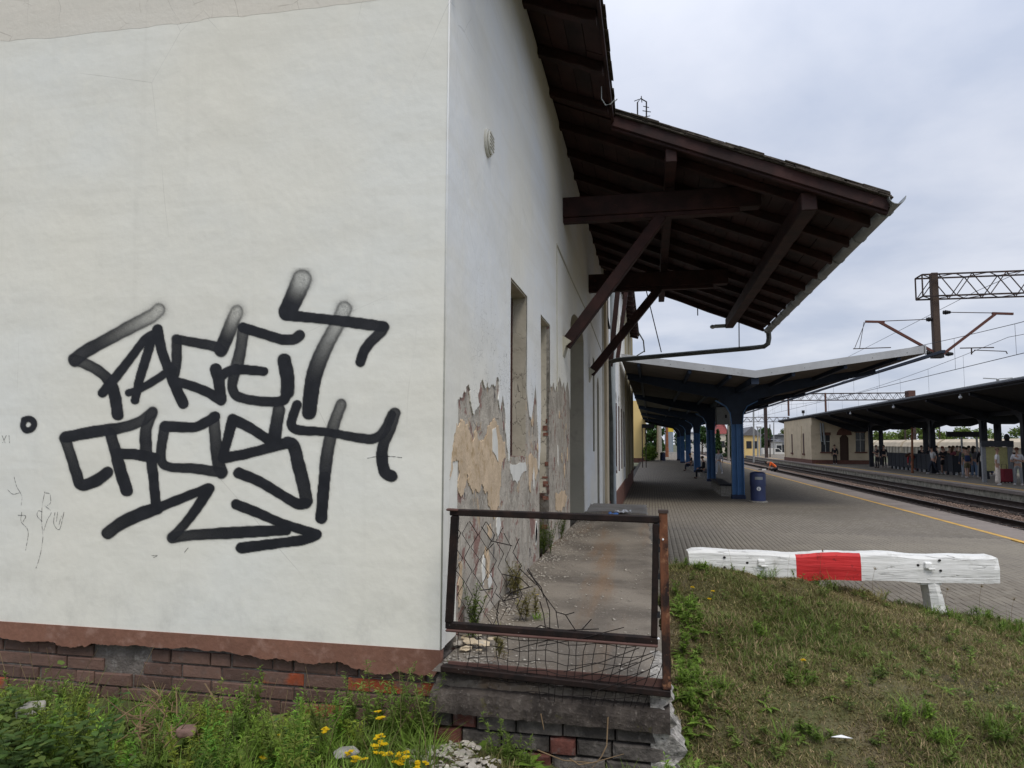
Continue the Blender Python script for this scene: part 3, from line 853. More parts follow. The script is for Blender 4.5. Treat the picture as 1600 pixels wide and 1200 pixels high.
# blocked doorway
mb = MB(); mb.box(W - .2, W - .16, 6.90, 7.57, -1.4, 1.30); mb.build('blocked_doorway', M['bare_render'], B)
mb = MB(); mb.box(W - .16, W - .03, 7.555, 7.568, -.55, 1.298); mb.box(W - .16, W - .002, 6.902, 7.554, 1.286, 1.299)
mb.build('doorway_reveal', M['reveal_plaster'], B)
for k in range(18):
    z = -.95 + k * .077
    if random.random() < .62: continue
    b = MB(); b.box(W - random.uniform(.03, .09), W - random.uniform(.0, .02), 7.548, 7.5665, z + random.uniform(0, .02), z + random.uniform(.04, .066))
    b.build('brick', flat('red_brick', (0.23, 0.075, 0.05)), B)
mb = MB(); mb.box(W - .27, W - .003, 11.535, 11.548, ZL, 1.63); mb.build('door_reveal', M['smooth_reveal'], B)
arch = [(9.56, 1.62)] + [(10.555 + .995 * math.cos(a), 1.62 + .30 * math.sin(a)) for a in np.linspace(math.pi - .2, .2, 9)] + [(11.55, 1.62)]
mb = MB()
for a, b_ in zip(arch[:-1], arch[1:]): mb.add([(W - .27, a[0], a[1] - .006), (W - .003, a[0], a[1] - .006), (W - .003, b_[0], b_[1] - .006), (W - .27, b_[0], b_[1] - .006)], [(0, 1, 2, 3)])
mb.build('door_arch', M['smooth_reveal'], B)
mb = MB(); mb.box(W - .31, W - .27, 9.56, 11.55, ZL, 1.95); dr = mb.build('door', flat('door_brown', (0.06, 0.035, 0.025)), B)
mb = MB()
for k in range(8): mb.box(W - .2695, W - .255, 9.62 + k * .24, 9.83 + k * .24, ZL + .05, 1.6)
mb.build('door_boards', MATS['door_brown'], dr)
for (y0, y1, z0, z1) in ((13.30, 13.75, -.17, 1.65), (14.35, 14.95, -1.75, 1.38)):
    mb = MB(); mb.box(W - .2, W - .17, y0, y1, z0, z1); mb.build('window', M['dark_window'], B)
    mb = MB(); mb.box(W - .17, W - .003, y1 - .011, y1 - .001, z0, min(z1, 1.1 if z0 < -1 else z1)); mb.build('window_reveal', M['smooth_reveal'], B)
# maroon plinth of the long wall beyond the ledge
mb = MB(); mb.box(W + .001, W + .012, 13.6, 15.94, -2.2, -1.43); mb.build('maroon_base', M['brown_band'], B)
# brown painted band at the foot of the gable with its broken lower edge
low = jag([(-10.9, -1.2)] + [(-4.2, -1.172), (-3.9, -1.178), (-3.5, -1.185), (-3.3, -1.20), (-3.1, -1.185), (-2.7, -1.175), (-2.3, -1.178), (-2.0, -1.19), (-1.85, -1.205), (-1.7, -1.19), (-1.5, -1.225), (-1.3, -1.215), (W - .03, -1.225)], .018, 5, 2)
plate('brown_band', [(-p[0], p[1]) for p in low] + [(-(W + .004), -1.17), (-(W + .004), -1.089), (10.9, -1.089)], [], .055, ((0, GY - .006, 0), (-1, 0, 0), (0, 0, 1)), M['brown_band'], B)
# brick plinth
pl = MB(); pl.box(-10.9, W - .02, GY + .052, GY + .29, -2.2, -1.17)
PL = pl.build('plinth', M['mortar'], B)
bricks = []
for k in range(6):
    b = MB(); l_, h_, d_ = .122, .0335, .04
    v = []
    for (a, c, e, ch) in ((-1, -1, 1, 0), (1, -1, 1, 0), (1, 1, 1, 0), (-1, 1, 1, 0)):
        v.append((a * l_, d_, c * h_))
    for (a, c) in ((-1, -1), (1, -1), (1, 1), (-1, 1)): v.append((a * l_ + random.uniform(-.002, .002), -d_ + .006, c * h_ + random.uniform(-.0015, .0015)))
    for (a, c) in ((-1, -1), (1, -1), (1, 1), (-1, 1)): v.append((a * (l_ - random.uniform(.004, .012)), -d_ + random.uniform(-.003, .003), c * (h_ - random.uniform(.003, .008))))
    b.add(v, [(0, 1, 5, 4), (1, 2, 6, 5), (2, 3, 7, 6), (3, 0, 4, 7), (4, 5, 9, 8), (5, 6, 10, 9), (6, 7, 11, 10), (7, 4, 8, 11), (8, 9, 10, 11)])
    bricks.append(b.mesh('brick', M['plinth_brick'], smooth=False))
cnt = 0
for row in range(7):
    z = -1.235 - row * .0765
    x = W - .03 - (0 if row % 2 else .06)
    while x > -4.9:
        half = (row * 7 + int(-x * 13)) % 5 == 0
        wd = .118 if half else .244
        cxm = x - wd / 2
        gap = (at(135, 1020, 1, GY).x < cxm < at(215, 1020, 1, GY).x and row in (0,)) or (at(145, 1040, 1, GY).x < cxm < at(185, 1040, 1, GY).x and row == 1)
        if not gap:
            o = link('brick', bricks[random.randrange(6)], PL, (cxm - W, (GY + .078 + random.uniform(-.006, .006)) - GY, z - ZL))
            o.scale = (wd / .244, 1, random.uniform(.97, 1.02)); o.rotation_euler = (0, random.uniform(-.008, .008), random.uniform(-.015, .015))
            if -3.9 > cxm: o.location.y -= .0
            cnt += 1
        x -= wd + random.uniform(.008, .013)
print('plinth bricks', cnt)
# grey ledge of bedding mortar above the bricks at the left end, and broken bits in the hollow
mb = MB()
prof = jag([(-5.2, 0), (-3.62, 0)], .01, 5, 3)
for a, b_ in zip(prof[:-1], prof[1:]):
    mb.box(a[0], b_[0], GY + .022 + random.uniform(0, .01), GY + .09, -1.203, -1.178 + random.uniform(-.002, 0))
mb.build('bedding_mortar', M['mortar'], B)
# strip of bare corner render at the very edge
mb = MB()
for k in range(26):
    z = -1.02 + k * .19 - .1
# roof: deck boards, rafters, purlins, ties, braces
RF = MB()
Y0R, Y1R = 3.15, 16.2
def rz(x): return ZE - SL * (x - W)
def slab(mb_, x0, x1, y0, y1, off, th):
    mb_.add([(x0, y0, rz(x0) + off), (x1, y0, rz(x1) + off), (x1, y1, rz(x1) + off), (x0, y1, rz(x0) + off),
             (x0, y0, rz(x0) + off + th), (x1, y0, rz(x1) + off + th), (x1, y1, rz(x1) + off + th), (x0, y1, rz(x0) + off + th)],
            [(0, 3, 2, 1), (4, 5, 6, 7), (0, 1, 5, 4), (1, 2, 6, 5), (2, 3, 7, 6), (3, 0, 4, 7)])
slab(RF, -6, -.41, Y0R, 7.9, .028, .03); slab(RF, -6, 2.52, 7.9, Y1R, .028, .03)
# the other slope
RF.add([(-6, Y0R, rz(-6) + .03), (-11.4, Y0R, rz(-6) - 5.4 * SL + .03), (-11.4, Y1R, rz(-6) - 5.4 * SL + .03), (-6, Y1R, rz(-6) + .03)], [(0, 1, 2, 3)])
ROOF = RF.build('roof', M['soffit_board'], B)
def roofpart(name, mb_, mat, **kw):
    ORG[ROOF.name] = Vector(B.location); return mb_.build(name, mat, ROOF, origin=Vector(B.location), **kw)
# sheathing boards under the deck, running along the ridge, each lapped a little lower than its neighbour
rr = random.Random(4)
for (xa, xb, ya, yb) in ((-1.1, -.42, Y0R + .02, 7.88), (-1.1, 2.50, 7.93, Y1R - .03)):
    x = xa
    while x < xb - .05:
        w = min(rr.uniform(.16, .19), xb - x)
        y = ya
        while y < yb - .1:
            l_ = min(rr.uniform(2.2, 3.6), yb - y)
            b = MB(); slab(b, x + .003, x + w - .003, y + .002, y + l_ - .002, .004 + rr.uniform(0, .008), .016); roofpart('soffit_board', b, M['soffit_board'])
            y += l_
        x += w
# rafters
y = 3.3
ks = 0
while y < Y1R - .1:
    x1 = -.43 if y < 7.9 else 2.47
    if not (7.8 < y < 7.95):
        b = MB(); y_ = y
        vs_ = []; nn_ = 7; fs_ = []
        for q_ in range(nn_):
            xx_ = -1.095 + (x1 + 1.095) * q_ / (nn_ - 1); dy = rr.uniform(-.012, .012); dz = rr.uniform(-.012, .008)
            vs_ += [(xx_, y_ - .048 + dy, rz(xx_) - .105 + dz), (xx_, y_ + .048 + dy, rz(xx_) - .105 + dz + rr.uniform(-.004, .004)), (xx_, y_ + .048 + dy, rz(xx_) + .003), (xx_, y_ - .048 + dy, rz(xx_) + .003)]
        for q_ in range(nn_ - 1):
            for k_ in range(4): fs_.append((q_ * 4 + k_, q_ * 4 + (k_ + 1) % 4, q_ * 4 + 4 + (k_ + 1) % 4, q_ * 4 + 4 + k_))
        b.add(vs_, fs_ + [(0, 1, 2, 3), (nn_ * 4 - 1, nn_ * 4 - 2, nn_ * 4 - 3, nn_ * 4 - 4)])
        roofpart('rafter', b, M['roof_timber'], bevel=.006)
    y += .85; ks += 1
# verge board and the broken tile edge over it
b = MB(); b.beam((-.40, 7.885, rz(-.40) - .012), (2.52, 7.885, rz(2.52) - .012), .035, .13, (0, 0, 1)); roofpart('verge_board', b, M['roof_timber'], bevel=.006)
b = MB(); b.beam((-.40, 7.92, rz(-.40) - .07), (2.52, 7.92, rz(2.52) - .07), .05, .09, (0, 0, 1)); roofpart('verge_batten', b, M['roof_timber'], bevel=.006)
b = MB(); b.beam((-.40, Y0R, rz(-.40) + .03), (-.40, 7.86, rz(-.40) + .03), .03, .13); roofpart('eaves_board', b, M['roof_timber'])
b = MB(); b.beam((-5.9, Y0R - .02, rz(-5.9)), (-.40, Y0R - .02, rz(-.4)), .03, .2); roofpart('verge_board', b, M['roof_timber'])
x = -.45
while x < 2.48:
    b = MB(); w = rr.uniform(.15, .22); th = rr.uniform(.014, .022)
    for lay in range(3):
        o_ = .059 + lay * .020 + rr.uniform(-.004, .006)
        y0 = 7.83 + rr.uniform(-.015, .02); xs_ = x - .05 + rr.uniform(-.02, .02)
        slab(b, xs_, min(xs_ + w + .1, 2.55 - .01 * lay), y0, 8.15, o_, th)
    roofpart('roof_tile', b, M['mossy_tile'], bevel=.004); x += w * .85
y = Y0R
while y < 7.85:
    b = MB(); w = rr.uniform(.17, .19)
    slab(b, -.62, -.36 + rr.uniform(-.01, .015), y, y + w - .008, .062 + rr.uniform(-.003, .006), .018); roofpart('roof_tile', b, M['mossy_tile']); y += w
tl = MB(); slab(tl, -6, -.5, Y0R, 7.9, .066, .02); slab(tl, -6, 2.49, 8.1, Y1R, .066, .02); roofpart('tile_layer', tl, M['mossy_tile'])
# purlins along the canopy, their ends showing at the verge
for (px_, w, h, off, ya) in ((.26, .13, .17, .10, 7.93), (1.74, .17, .21, .10, 7.97)):
    zc_ = rz(px_) - off - h / 2
    b = MB(); b.box(px_ - w / 2, px_ + w / 2, ya, 16.05, zc_ - h / 2, zc_ + h / 2); roofpart('purlin', b, M['roof_timber'], bevel=.01)
# tie beams and braces
for (yb_, zt) in ((8.80, 3.16), (12.55, 3.05)):
    b = MB(); b.box(W + .002, 1.35, yb_ - .09, yb_ + .09, zt - .26, zt); roofpart('tie_beam', b, M['roof_timber'], bevel=.01)
    b = MB(); b.box(W + .002, 1.1, yb_ - .065, yb_ + .065, zt - .32, zt - .263); roofpart('tie_beam', b, M['roof_timber'], bevel=.006)
    b = MB(); b.beam((W + .03, yb_, 1.24), (.16, yb_, zt - .30), .14, .15, (0, 1, 0)); roofpart('brace', b, M['roof_timber'], bevel=.008)
    b = MB(); b.prism([(W, yb_ - .12, 1.05), (W + .05, yb_ - .12, 1.22), (W + .12, yb_ - .12, 1.28), (W, yb_ - .12, 1.36)], (0, .24, 0)); roofpart('brace_corbel', b, M['smooth_reveal'])
    # post from purlin down to the tie
    b = MB(); b.box(.26 - .06, .26 + .06, yb_ - .06, yb_ + .06, zt, rz(.26) - .28); roofpart('strut', b, M['roof_timber'])
# end rafters seen at the far edge with short irons
for (x_, z0, z1, y_) in ((at(1090, 480, 1, 16).x, at(1090, 493, 1, 16).z, rz(at(1090, 480, 1, 16).x), 16.0),):
    b = MB(); b.tube([(x_, y_, z0), (x_, y_, z1)], .012, 5); roofpart('hanger', b, M['rusty_iron'])
# small floodlight at the far end of the outer purlin
b = MB(); b.beam((1.70, 16.08, 2.63), (1.42, 16.06, 2.62), .1, .07); b.ball((1.38, 16.05, 2.61), (.06, .05, .05), 8, 6)
lf = roofpart('floodlight', b, M['pale_pipe'])
# gutter and pipes
b = MB(); gp = [(2.58, 7.80, 2.56), (2.60, 16.35, 2.50)]
n_ = 9; vs = []; fs = []
for e, (gx_, gy_, gz_) in enumerate(gp):
    for rr_ in (.085, .078):
        for k in range(n_):
            a = math.pi + math.pi * k / (n_ - 1); vs.append((gx_ + rr_ * math.cos(a), gy_, gz_ + .05 + rr_ * math.sin(a)))
for k in range(n_ - 1):
    fs += [(k, k + 1, 2 * n_ + k + 1, 2 * n_ + k), (n_ + k, 3 * n_ + k, 3 * n_ + k + 1, n_ + k + 1), (k, n_ + k, n_ + k + 1, k + 1), (2 * n_ + k, 2 * n_ + k + 1, 3 * n_ + k + 1, 3 * n_ + k)]
b.add(vs, fs)
for k in range(9):
    yy_ = 8.2 + k * 1.0
    zz_ = 2.56 - .06 * (yy_ - 7.8) / 8.5
    b.tube([(2.58 + .002 * k + .090 * math.cos(a), yy_, zz_ + .05 + .090 * math.sin(a)) for a in np.linspace(math.pi, 2 * math.pi, 7)], .008, 4)
gut = b.build('gutter', M['zinc'], B, smooth=True)
b = MB(); b.tube([(2.61, 16.30, 2.52), (2.62, 16.32, 2.36), (2.60, 16.34, 2.24), (2.52, 16.36, 2.18), (2.2, 16.38, 2.15), (-.75, 16.7, 1.98), (-.98, 16.8, 1.94), (-1.0, 17.0, 1.75), (-1.0, 17.5, .85), (-1.0, 17.75, .55), (-1.0, 17.8, -2.1)], .055, 8)
b.build('downpipe', M['zinc_dark'], B, smooth=True)
b = MB(); b.tube([(-.12, 16.1, 3.70), (.25, 16.4, 2.1)], .012, 5); b.tube([(1.98, 16.3, 2.75), (1.98, 16.37, 2.15)], .012, 5); b.build('pipe_hanger', M['rusty_iron'], B)
# conduit running down the wall
b = MB(); b.tube([(W + .012, 8.11, 2.38), (W + .012, 8.12, 1.6), (W + .012, 8.15, .6)], .008, 5); b.tube([(W + .014, 8.14, 2.36), (W + .014, 9.8, 2.30), (W + .014, 12.0, 2.28), (W + .014, 15.9, 2.05)], .010, 5)
b.build('wall_conduit', M['smooth_reveal'], B)
# round vent
b = MB()
for (r0, x0, x1) in ((.095, W + .007, W + .03), (.080, W + .03, W + .045)):
    b.tube([(x0, 4.52, 2.06), (x1, 4.52, 2.06)], r0, 24)
vt = b.build('wall_vent', M['vent_plastic'], B, bevel=.004)
b = MB()
for k in range(5): b.box(W + .045, W + .05, 4.46, 4.58, 2.01 + k * .024, 2.018 + k * .024)
b.build('vent_slat', M['vent_plastic'], vt)
# loose hook hanging off the eaves
b = MB(); b.tube([(-.47, 7.0, 3.70), (-.47, 7.02, 3.58), (-.43, 7.05, 3.52), (-.38, 7.06, 3.53), (-.34, 7.06, 3.57), (-.33, 7.06, 3.56), (-.31, 7.06, 3.58)], .006, 5)
roofpart('eaves_hook', b, M['zinc'])
# ------------------------------------------------------------------ graffiti: paint thickness on a fine sheet lying on the gable wall
# every stroke: centre line (photographed points), width, how faded the two ends are (0 solid, 1 thin spray)
ST = [
 ([(248, 484), (236, 494), (205, 510), (170, 529), (135, 548), (117, 562)], 19, .8, .15), ([(117, 562), (133, 568), (152, 578), (168, 592), (178, 612), (184, 648)], 16, .3, .0),
 ([(160, 614), (180, 590), (205, 558), (226, 531), (240, 522)], 13, 0, 0), ([(238, 526), (228, 560), (217, 596), (211, 625)], 13, 0, 0),
 ([(246, 515), (252, 545), (263, 577), (274, 604), (286, 630)], 15, 0, 0), ([(201, 614), (222, 606), (248, 590), (270, 577)], 11, 0, 0),
 ([(370, 487), (363, 503), (354, 526), (345, 547)], 19, .85, .1), ([(345, 547), (335, 541), (310, 536), (276, 530)], 14, .1, .1),
 ([(276, 530), (276, 560), (274, 580), (273, 594), (300, 603), (325, 613), (345, 625)], 14, .1, 0), ([(345, 624), (343, 605), (341, 590), (337, 577)], 17, 0, 0),
 ([(345, 588), (355, 581), (372, 577), (412, 580)], 13, 0, 0),
 ([(468, 524), (458, 530), (440, 530), (410, 521), (380, 512)], 15, 0, 0), ([(380, 514), (376, 545), (369, 576)], 17, .35, .3),
 ([(369, 576), (363, 598), (365, 612), (373, 620), (400, 626), (437, 627), (447, 617), (450, 595), (444, 566)], 14, .1, 0), ([(449, 612), (449, 590), (444, 563)], 19, .1, .05),
 ([(472, 436), (467, 448), (459, 466), (449, 487)], 27, .85, .0), ([(447, 492), (475, 495), (530, 501), (599, 510)], 15, .0, .05),
 ([(600, 511), (594, 520), (580, 533), (569, 548), (563, 565)], 15, .15, 0), ([(538, 482), (529, 503), (510, 538), (497, 568), (488, 600), (483, 644)], 22, .85, 0),
 ([(238, 644), (220, 658), (190, 668), (150, 674), (102, 683)], 16, .2, 0), ([(101, 684), (110, 710), (120, 742), (127, 757), (148, 752), (168, 738)], 16, .2, 0),
 ([(172, 677), (179, 700), (188, 735), (198, 766)], 17, .1, 0), ([(237, 646), (228, 672), (228, 705)], 17, .25, .1), ([(182, 709), (212, 710), (241, 716)], 16, 0, 0),
 ([(236, 716), (240, 750), (244, 796)], 15, 0, 0), ([(168, 833), (190, 817), (220, 803), (245, 794)], 18, .1, 0), ([(245, 794), (280, 780), (325, 762)], 13, 0, 0),
 ([(327, 763), (308, 793), (290, 817), (270, 838)], 14, 0, .1), ([(269, 840), (300, 836), (350, 833), (447, 828)], 16, .15, 0),
 ([(258, 666), (280, 667), (305, 667), (323, 659), (336, 651)], 15, 0, 0), ([(257, 668), (252, 700), (253, 722), (268, 730), (305, 732), (345, 738)], 14, .1, .1),
 ([(334, 652), (337, 690), (341, 722), (346, 738)], 17, .3, .1), ([(363, 656), (357, 680), (348, 715)], 14, 0, 0), ([(350, 715), (380, 710), (415, 701), (452, 691)], 15, 0, 0),
 ([(364, 655), (390, 668), (424, 690)], 15, 0, 0), ([(436, 640), (432, 662), (428, 688)], 18, .2, 0), ([(450, 691), (459, 697), (466, 725), (473, 752), (479, 782)], 18, .05, .1),
 ([(478, 786), (465, 787), (440, 773), (405, 752), (373, 739)], 15, 0, 0), ([(369, 788), (400, 800), (440, 817), (492, 834)], 14, 0, 0), ([(494, 835), (475, 843), (440, 848), (377, 856)], 15, 0, 0),
 ([(464, 632), (457, 652), (456, 665), (468, 672), (510, 675), (560, 684), (585, 685), (600, 673), (612, 648)], 13, 0, .1), ([(617, 645), (610, 670), (599, 695), (597, 718), (602, 738), (612, 744)], 16, .2, 0),
 ([(533, 632), (521, 665), (511, 710), (506, 760), (502, 809)], 17, .4, 0), ([(507, 745), (503, 780), (502, 808)], 15, 0, 0),
 ([(38, 656), (45, 654), (52, 658), (53, 665), (48, 671), (40, 672), (36, 665), (38, 656)], 9, 0, 0),
]
bx0, bx1, by0, by1 = 22, 642, 418, 868
step = 1.25
GXn = int((bx1 - bx0) / step); GYn = int((by1 - by0) / step)
PX, PY = np.meshgrid(bx0 + np.arange(GXn + 1) * step, by0 + np.arange(GYn + 1) * step)
A = np.zeros_like(PX)
wob = 0.35 * np.sin(PX * .31 + PY * .17) + 0.3 * np.sin(PY * .43 - PX * .11)
rsn = np.random.default_rng(3)


def spline(p, n=6):
    p = [np.array(q, float) for q in p]
    if len(p) < 3: return p
    out = []
    q = [2 * p[0] - p[1]] + p + [2 * p[-1] - p[-2]]
    for i in range(1, len(q) - 2):
        for k in range(n):
            t = k / n
            out.append(0.5 * ((2 * q[i]) + (-q[i - 1] + q[i + 1]) * t + (2 * q[i - 1] - 5 * q[i] + 4 * q[i + 1] - q[i + 2]) * t * t + (-q[i - 1] + 3 * q[i] - 3 * q[i + 1] + q[i + 2]) * t ** 3))
    out.append(p[-1]); return out


for pts, wd, f0, f1 in ST:
    cp = spline(pts); L = [0]
    for a, b in zip(cp[:-1], cp[1:]): L.append(L[-1] + np.linalg.norm(b - a))
    dmin = np.full(PX.shape, 1e9); tt = np.zeros(PX.shape)
    for i, (a, b) in enumerate(zip(cp[:-1], cp[1:])):
        ab = b - a; l2 = max((ab ** 2).sum(), 1e-9)
        t = np.clip(((PX - a[0]) * ab[0] + (PY - a[1]) * ab[1]) / l2, 0, 1)
        d = np.hypot(PX - a[0] - ab[0] * t, PY - a[1] - ab[1] * t)
        m = d < dmin; dmin[m] = d[m]; tt[m] = ((L[i] + t * math.sqrt(l2)) / L[-1])[m]
    fade = f0 * np.clip(1 - tt / .75, 0, 1) + f1 * np.clip((tt - .25) / .75, 0, 1)
    r_ = wd / 2 * (1.10 + .06 * np.sin(tt * L[-1] * .045 + wd)) + wob * .6
    soft = 1.2 + 3.4 * fade
    edge = np.clip((r_ - dmin) / soft + .5, 0, 1)
    core = 1 - fade * .62 * np.clip(1 - (dmin / (r_ * .9)) ** 2.5, 0, 1) - .42 * fade - .05 + fade * (rsn.random(PX.shape) - .5) * .22
    mist = (.13 + .16 * fade) * np.exp(-np.clip(dmin - r_, 0, 50) / (1.6 + 2.4 * fade)) * rsn.uniform(.3, 1.5, PX.shape) * (dmin < r_ + 9)
    a_ = np.maximum(edge * edge * (3 - 2 * edge) * np.clip(core, 0, 1), mist)
    A = np.maximum(A, a_) + np.minimum(A, a_) * .5 * (1 - np.maximum(A, a_))
A = np.clip(A, 0, .985)
co = []
for j in range(GYn + 1):
    for i in range(GXn + 1):
        pass
O0 = FW.copy(); rtv, upv = np.array(RT), np.array(UP)
D = rtv[None] * ((PX.ravel() - 800) / CAM_F)[:, None] + upv[None] * ((600 - PY.ravel()) / CAM_F)[:, None] + np.array(FW)[None]
P3 = D * ((GY - .002) / D[:, 1])[:, None]
idx = np.arange(PX.size).reshape(PX.shape)
q = np.stack([idx[:-1, :-1], idx[1:, :-1], idx[1:, 1:], idx[:-1, 1:]], -1).reshape(-1, 4)
Af = A.ravel(); keep = Af[q].max(1) > .012; q = q[keep]
used = np.unique(q); rem = np.full(PX.size, -1); rem[used] = np.arange(len(used))
o = link('graffiti_tag', np_mesh('graffiti_tag', P3[used] - np.array(B.location), rem[q], M['spray_paint'], attr=('paint', Af[used])), B)
tag(o, 'large black spray painted tag in two lines of letters with underline strokes')
# pencilled scribbles at the left edge
SC = [[(70, 768), (66, 790), (65, 815), (67, 840), (62, 870), (56, 888)], [(71, 770), (78, 772), (79, 785), (74, 790)], [(66, 800), (60, 798), (58, 806), (66, 815)], [(70, 790), (80, 800), (74, 812), (68, 830)],
      [(86, 800), (84, 818), (93, 827), (100, 800)], [(90, 800), (88, 815)], [(96, 806), (92, 820)], [(28, 805), (40, 806), (36, 815)], [(34, 800), (33, 815), (44, 830), (40, 860)], [(22, 745), (26, 760), (34, 775), (33, 790)],
      [(12, 765), (20, 772), (30, 770)], [(3, 680), (8, 692)], [(10, 680), (4, 692)], [(14, 680), (15, 692)], [(237, 868), (246, 868), (240, 871)], [(288, 863), (294, 856)], [(574, 716), (590, 713), (610, 713), (628, 715)]]
for s_ in SC:
    b = MB(); b.tube([at(x, y, 1, GY - .001) for x, y in spline(s_, 4)], .0017, 4); b.build('pencil_scribble', M['pencil'], B)

# ------------------------------------------------------------------ concrete ledge along the long wall
LX1 = 0.045
ly = [(3.45, .075), (6, .02), (9, -.03), (12, -.075), (13.3, -.10)]
LG = thing('concrete_ledge', (-.5, 3.45, ZL), 'worn concrete ledge along the long wall with cracked front edge', 'ledge')
def ledge_h(x, y):
    h = ZL + .010 * np.sin(x * 5 + y) + .008 * np.sin(y * 4.1 + 2 * np.sin(x * 3)) - .035 * np.clip((3.95 - y) / .5, 0, 1) * np.clip((x + .75) / .3, 0, 1)
    return h
xs = np.linspace(0, 1, 30); ysl = np.concatenate([np.linspace(3.46, 5, 40), np.linspace(5.1, 13.4, 70)])
cov = []; nxl, nyl = len(xs), len(ysl)
rl = np.random.default_rng(5)
for y in ysl:
    xe = np.interp(y, [p[0] for p in ly], [p[1] for p in ly]) + .012 * math.sin(y * 9) + rl.uniform(-.006, .006)
    for s_ in xs:
        x = W + (xe - W) * s_; z = float(ledge_h(x, y))
        if s_ > .985: z -= .02
        cov.append((x - LG.location.x, y - LG.location.y, z - ZL))
idx = np.arange(nxl * nyl).reshape(nyl, nxl)
q = np.stack([idx[:-1, :-1], idx[:-1, 1:], idx[1:, 1:], idx[1:, :-1]], -1).reshape(-1, 4)
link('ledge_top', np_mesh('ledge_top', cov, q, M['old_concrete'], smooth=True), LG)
b = MB()
pts = [(W, 3.52), (.06, 3.52)] + [(np.interp(y, [p[0] for p in ly], [p[1] for p in ly]) - .015, y) for y in np.linspace(3.6, 13.38, 20)] + [(W, 13.38)]
b.prism([(x, y, -2.3) for x, y in pts], (0, 0, 2.3 + ZL - .05)); b.build('ledge_core', M['dark_concrete'], LG)
# front slab, its upper strip and lower block, broken
def rough_bar(x0, x1, y0, y1, z0, z1, amp, seed, slope=0.0, n=26):
    rr_ = random.Random(seed); b = MB(); sec = []
    ring = [(y0, z0), (y0, (z0 + z1) / 2), (y0, z1), ((y0 + y1) / 2, z1), (y1, z1), (y1, z0)]
    vs = []
    for i in range(n):
        x = x0 + (x1 - x0) * i / (n - 1)
        for k, (y, z) in enumerate(ring):
            a = amp if k < 4 else amp * .2
            vs.append((x, y + rr_.uniform(-a, a) + (.01 if k == 2 else 0), z + rr_.uniform(-a, a) * (.7 if k in (1, 2) else .3) - (.012 if k == 2 else 0) + slope * (x - x0)))
    m = len(ring); fs = []
    for i in range(n - 1):
        for k in range(m): fs.append((i * m + k, i * m + (k + 1) % m, (i + 1) * m + (k + 1) % m, (i + 1) * m + k))
    fs.append(tuple(range(m))[::-1]); fs.append(tuple((n - 1) * m + k for k in range(m)))
    return b.add(vs, fs)
rough_bar(W + .01, .07, 3.40, 3.56, -1.325, -1.218, .007, 3, -.012, 60).build('front_slab', M['dark_concrete'], LG)
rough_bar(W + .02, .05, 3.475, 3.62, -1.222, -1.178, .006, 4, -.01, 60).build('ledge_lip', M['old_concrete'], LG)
# rough pebbly end of the ledge
b = MB(); rr_ = random.Random(9)
ring = []
for k in range(15):
    z = -1.16 - k * .036
    ring.append((.075 + .03 * math.sin(k * 1.9) + (.045 if 5 < k < 12 else 0) + rr_.uniform(-.012, .012), 3.41 + rr_.uniform(-.01, .01) + (.03 if k > 11 else 0), z))
vs = []
for s_ in range(12):
    for k, p in enumerate(ring): vs.append((p[0] + rr_.uniform(-.012, .012) - .004 * s_, 3.43 + s_ * .06 + rr_.uniform(-.01, .01), p[2]))
n_ = len(ring); fs = []
for s_ in range(11):
    for k in range(n_ - 1): fs.append((s_ * n_ + k, s_ * n_ + k + 1, (s_ + 1) * n_ + k + 1, (s_ + 1) * n_ + k))
base_ = len(vs)
for k, p in enumerate(ring): vs.append((-.02, 3.445, p[2]))
for k in range(n_ - 1): fs.append((k, base_ + k, base_ + k + 1, k + 1))
vs2 = len(vs)
for s_ in range(12): vs.append((-.02, 3.43 + s_ * .06, -1.163))
for s_ in range(11): fs.append((s_ * n_, (s_ + 1) * n_, vs2 + s_ + 1, vs2 + s_))
b.add(vs, fs); b.build('rubble_end', M['pebble_concrete'], LG)
# blocks and bricks under the slab
sh = []
for k in range(5):
    b2 = MB(); l_, h_, d_ = .5, .5, .03; rk = random.Random(20 + k)
    v = [(a * l_, d_, c * h_) for a, c in ((-1, -1), (1, -1), (1, 1), (-1, 1))]
    v += [(a * l_, -d_ + .012, c * h_) for a, c in ((-1, -1), (1, -1), (1, 1), (-1, 1))]
    v += [(a * (l_ - rk.uniform(.03, .08)), -d_ + rk.uniform(-.004, .004), c * (h_ - rk.uniform(.06, .13))) for a, c in ((-1, -1), (1, -1), (1, 1), (-1, 1))]
    b2.add(v, [(0, 1, 5, 4), (1, 2, 6, 5), (2, 3, 7, 6), (3, 0, 4, 7), (4, 5, 9, 8), (5, 6, 10, 9), (6, 7, 11, 10), (7, 4, 8, 11), (8, 9, 10, 11)])
    sh.append(b2)
simple('block_grey', (0.10, 0.088, 0.078), 0.95, var=0.5, scale=8, bump=1.0, fine=45, dirt=(0.19, 0.17, 0.15), rndvar=.5)
simple('block_red', (0.15, 0.055, 0.042), 0.9, var=0.4, scale=8, bump=.8, fine=45, dirt=(0.13, 0.11, 0.10), rndvar=.2)
mg = [x.mesh('block', M['block_grey']) for x in sh]; mr = [x.mesh('brick', M['block_red']) for x in sh]
rows = [(-1.335, .075, [(.10, 0), (.125, 1), (.20, 0), (.23, 0), (.25, 0), (.22, 0)]), (-1.418, .075, [(.15, 1), (.2, 0), (.24, 0), (.13, 1), (.17, 0), (.25, 0)]),
        (-1.50, .078, [(.24, 0), (.12, 1), (.12, 0), (.12, 1), (.26, 0), (.25, 0)]), (-1.585, .075, [(.14, 0), (.25, 1), (.24, 0), (.12, 1), (.12, 0), (.25, 0)]), (-1.67, .075, [(.25, 0), (.25, 0), (.12, 1), (.25, 0), (.25, 0)])]
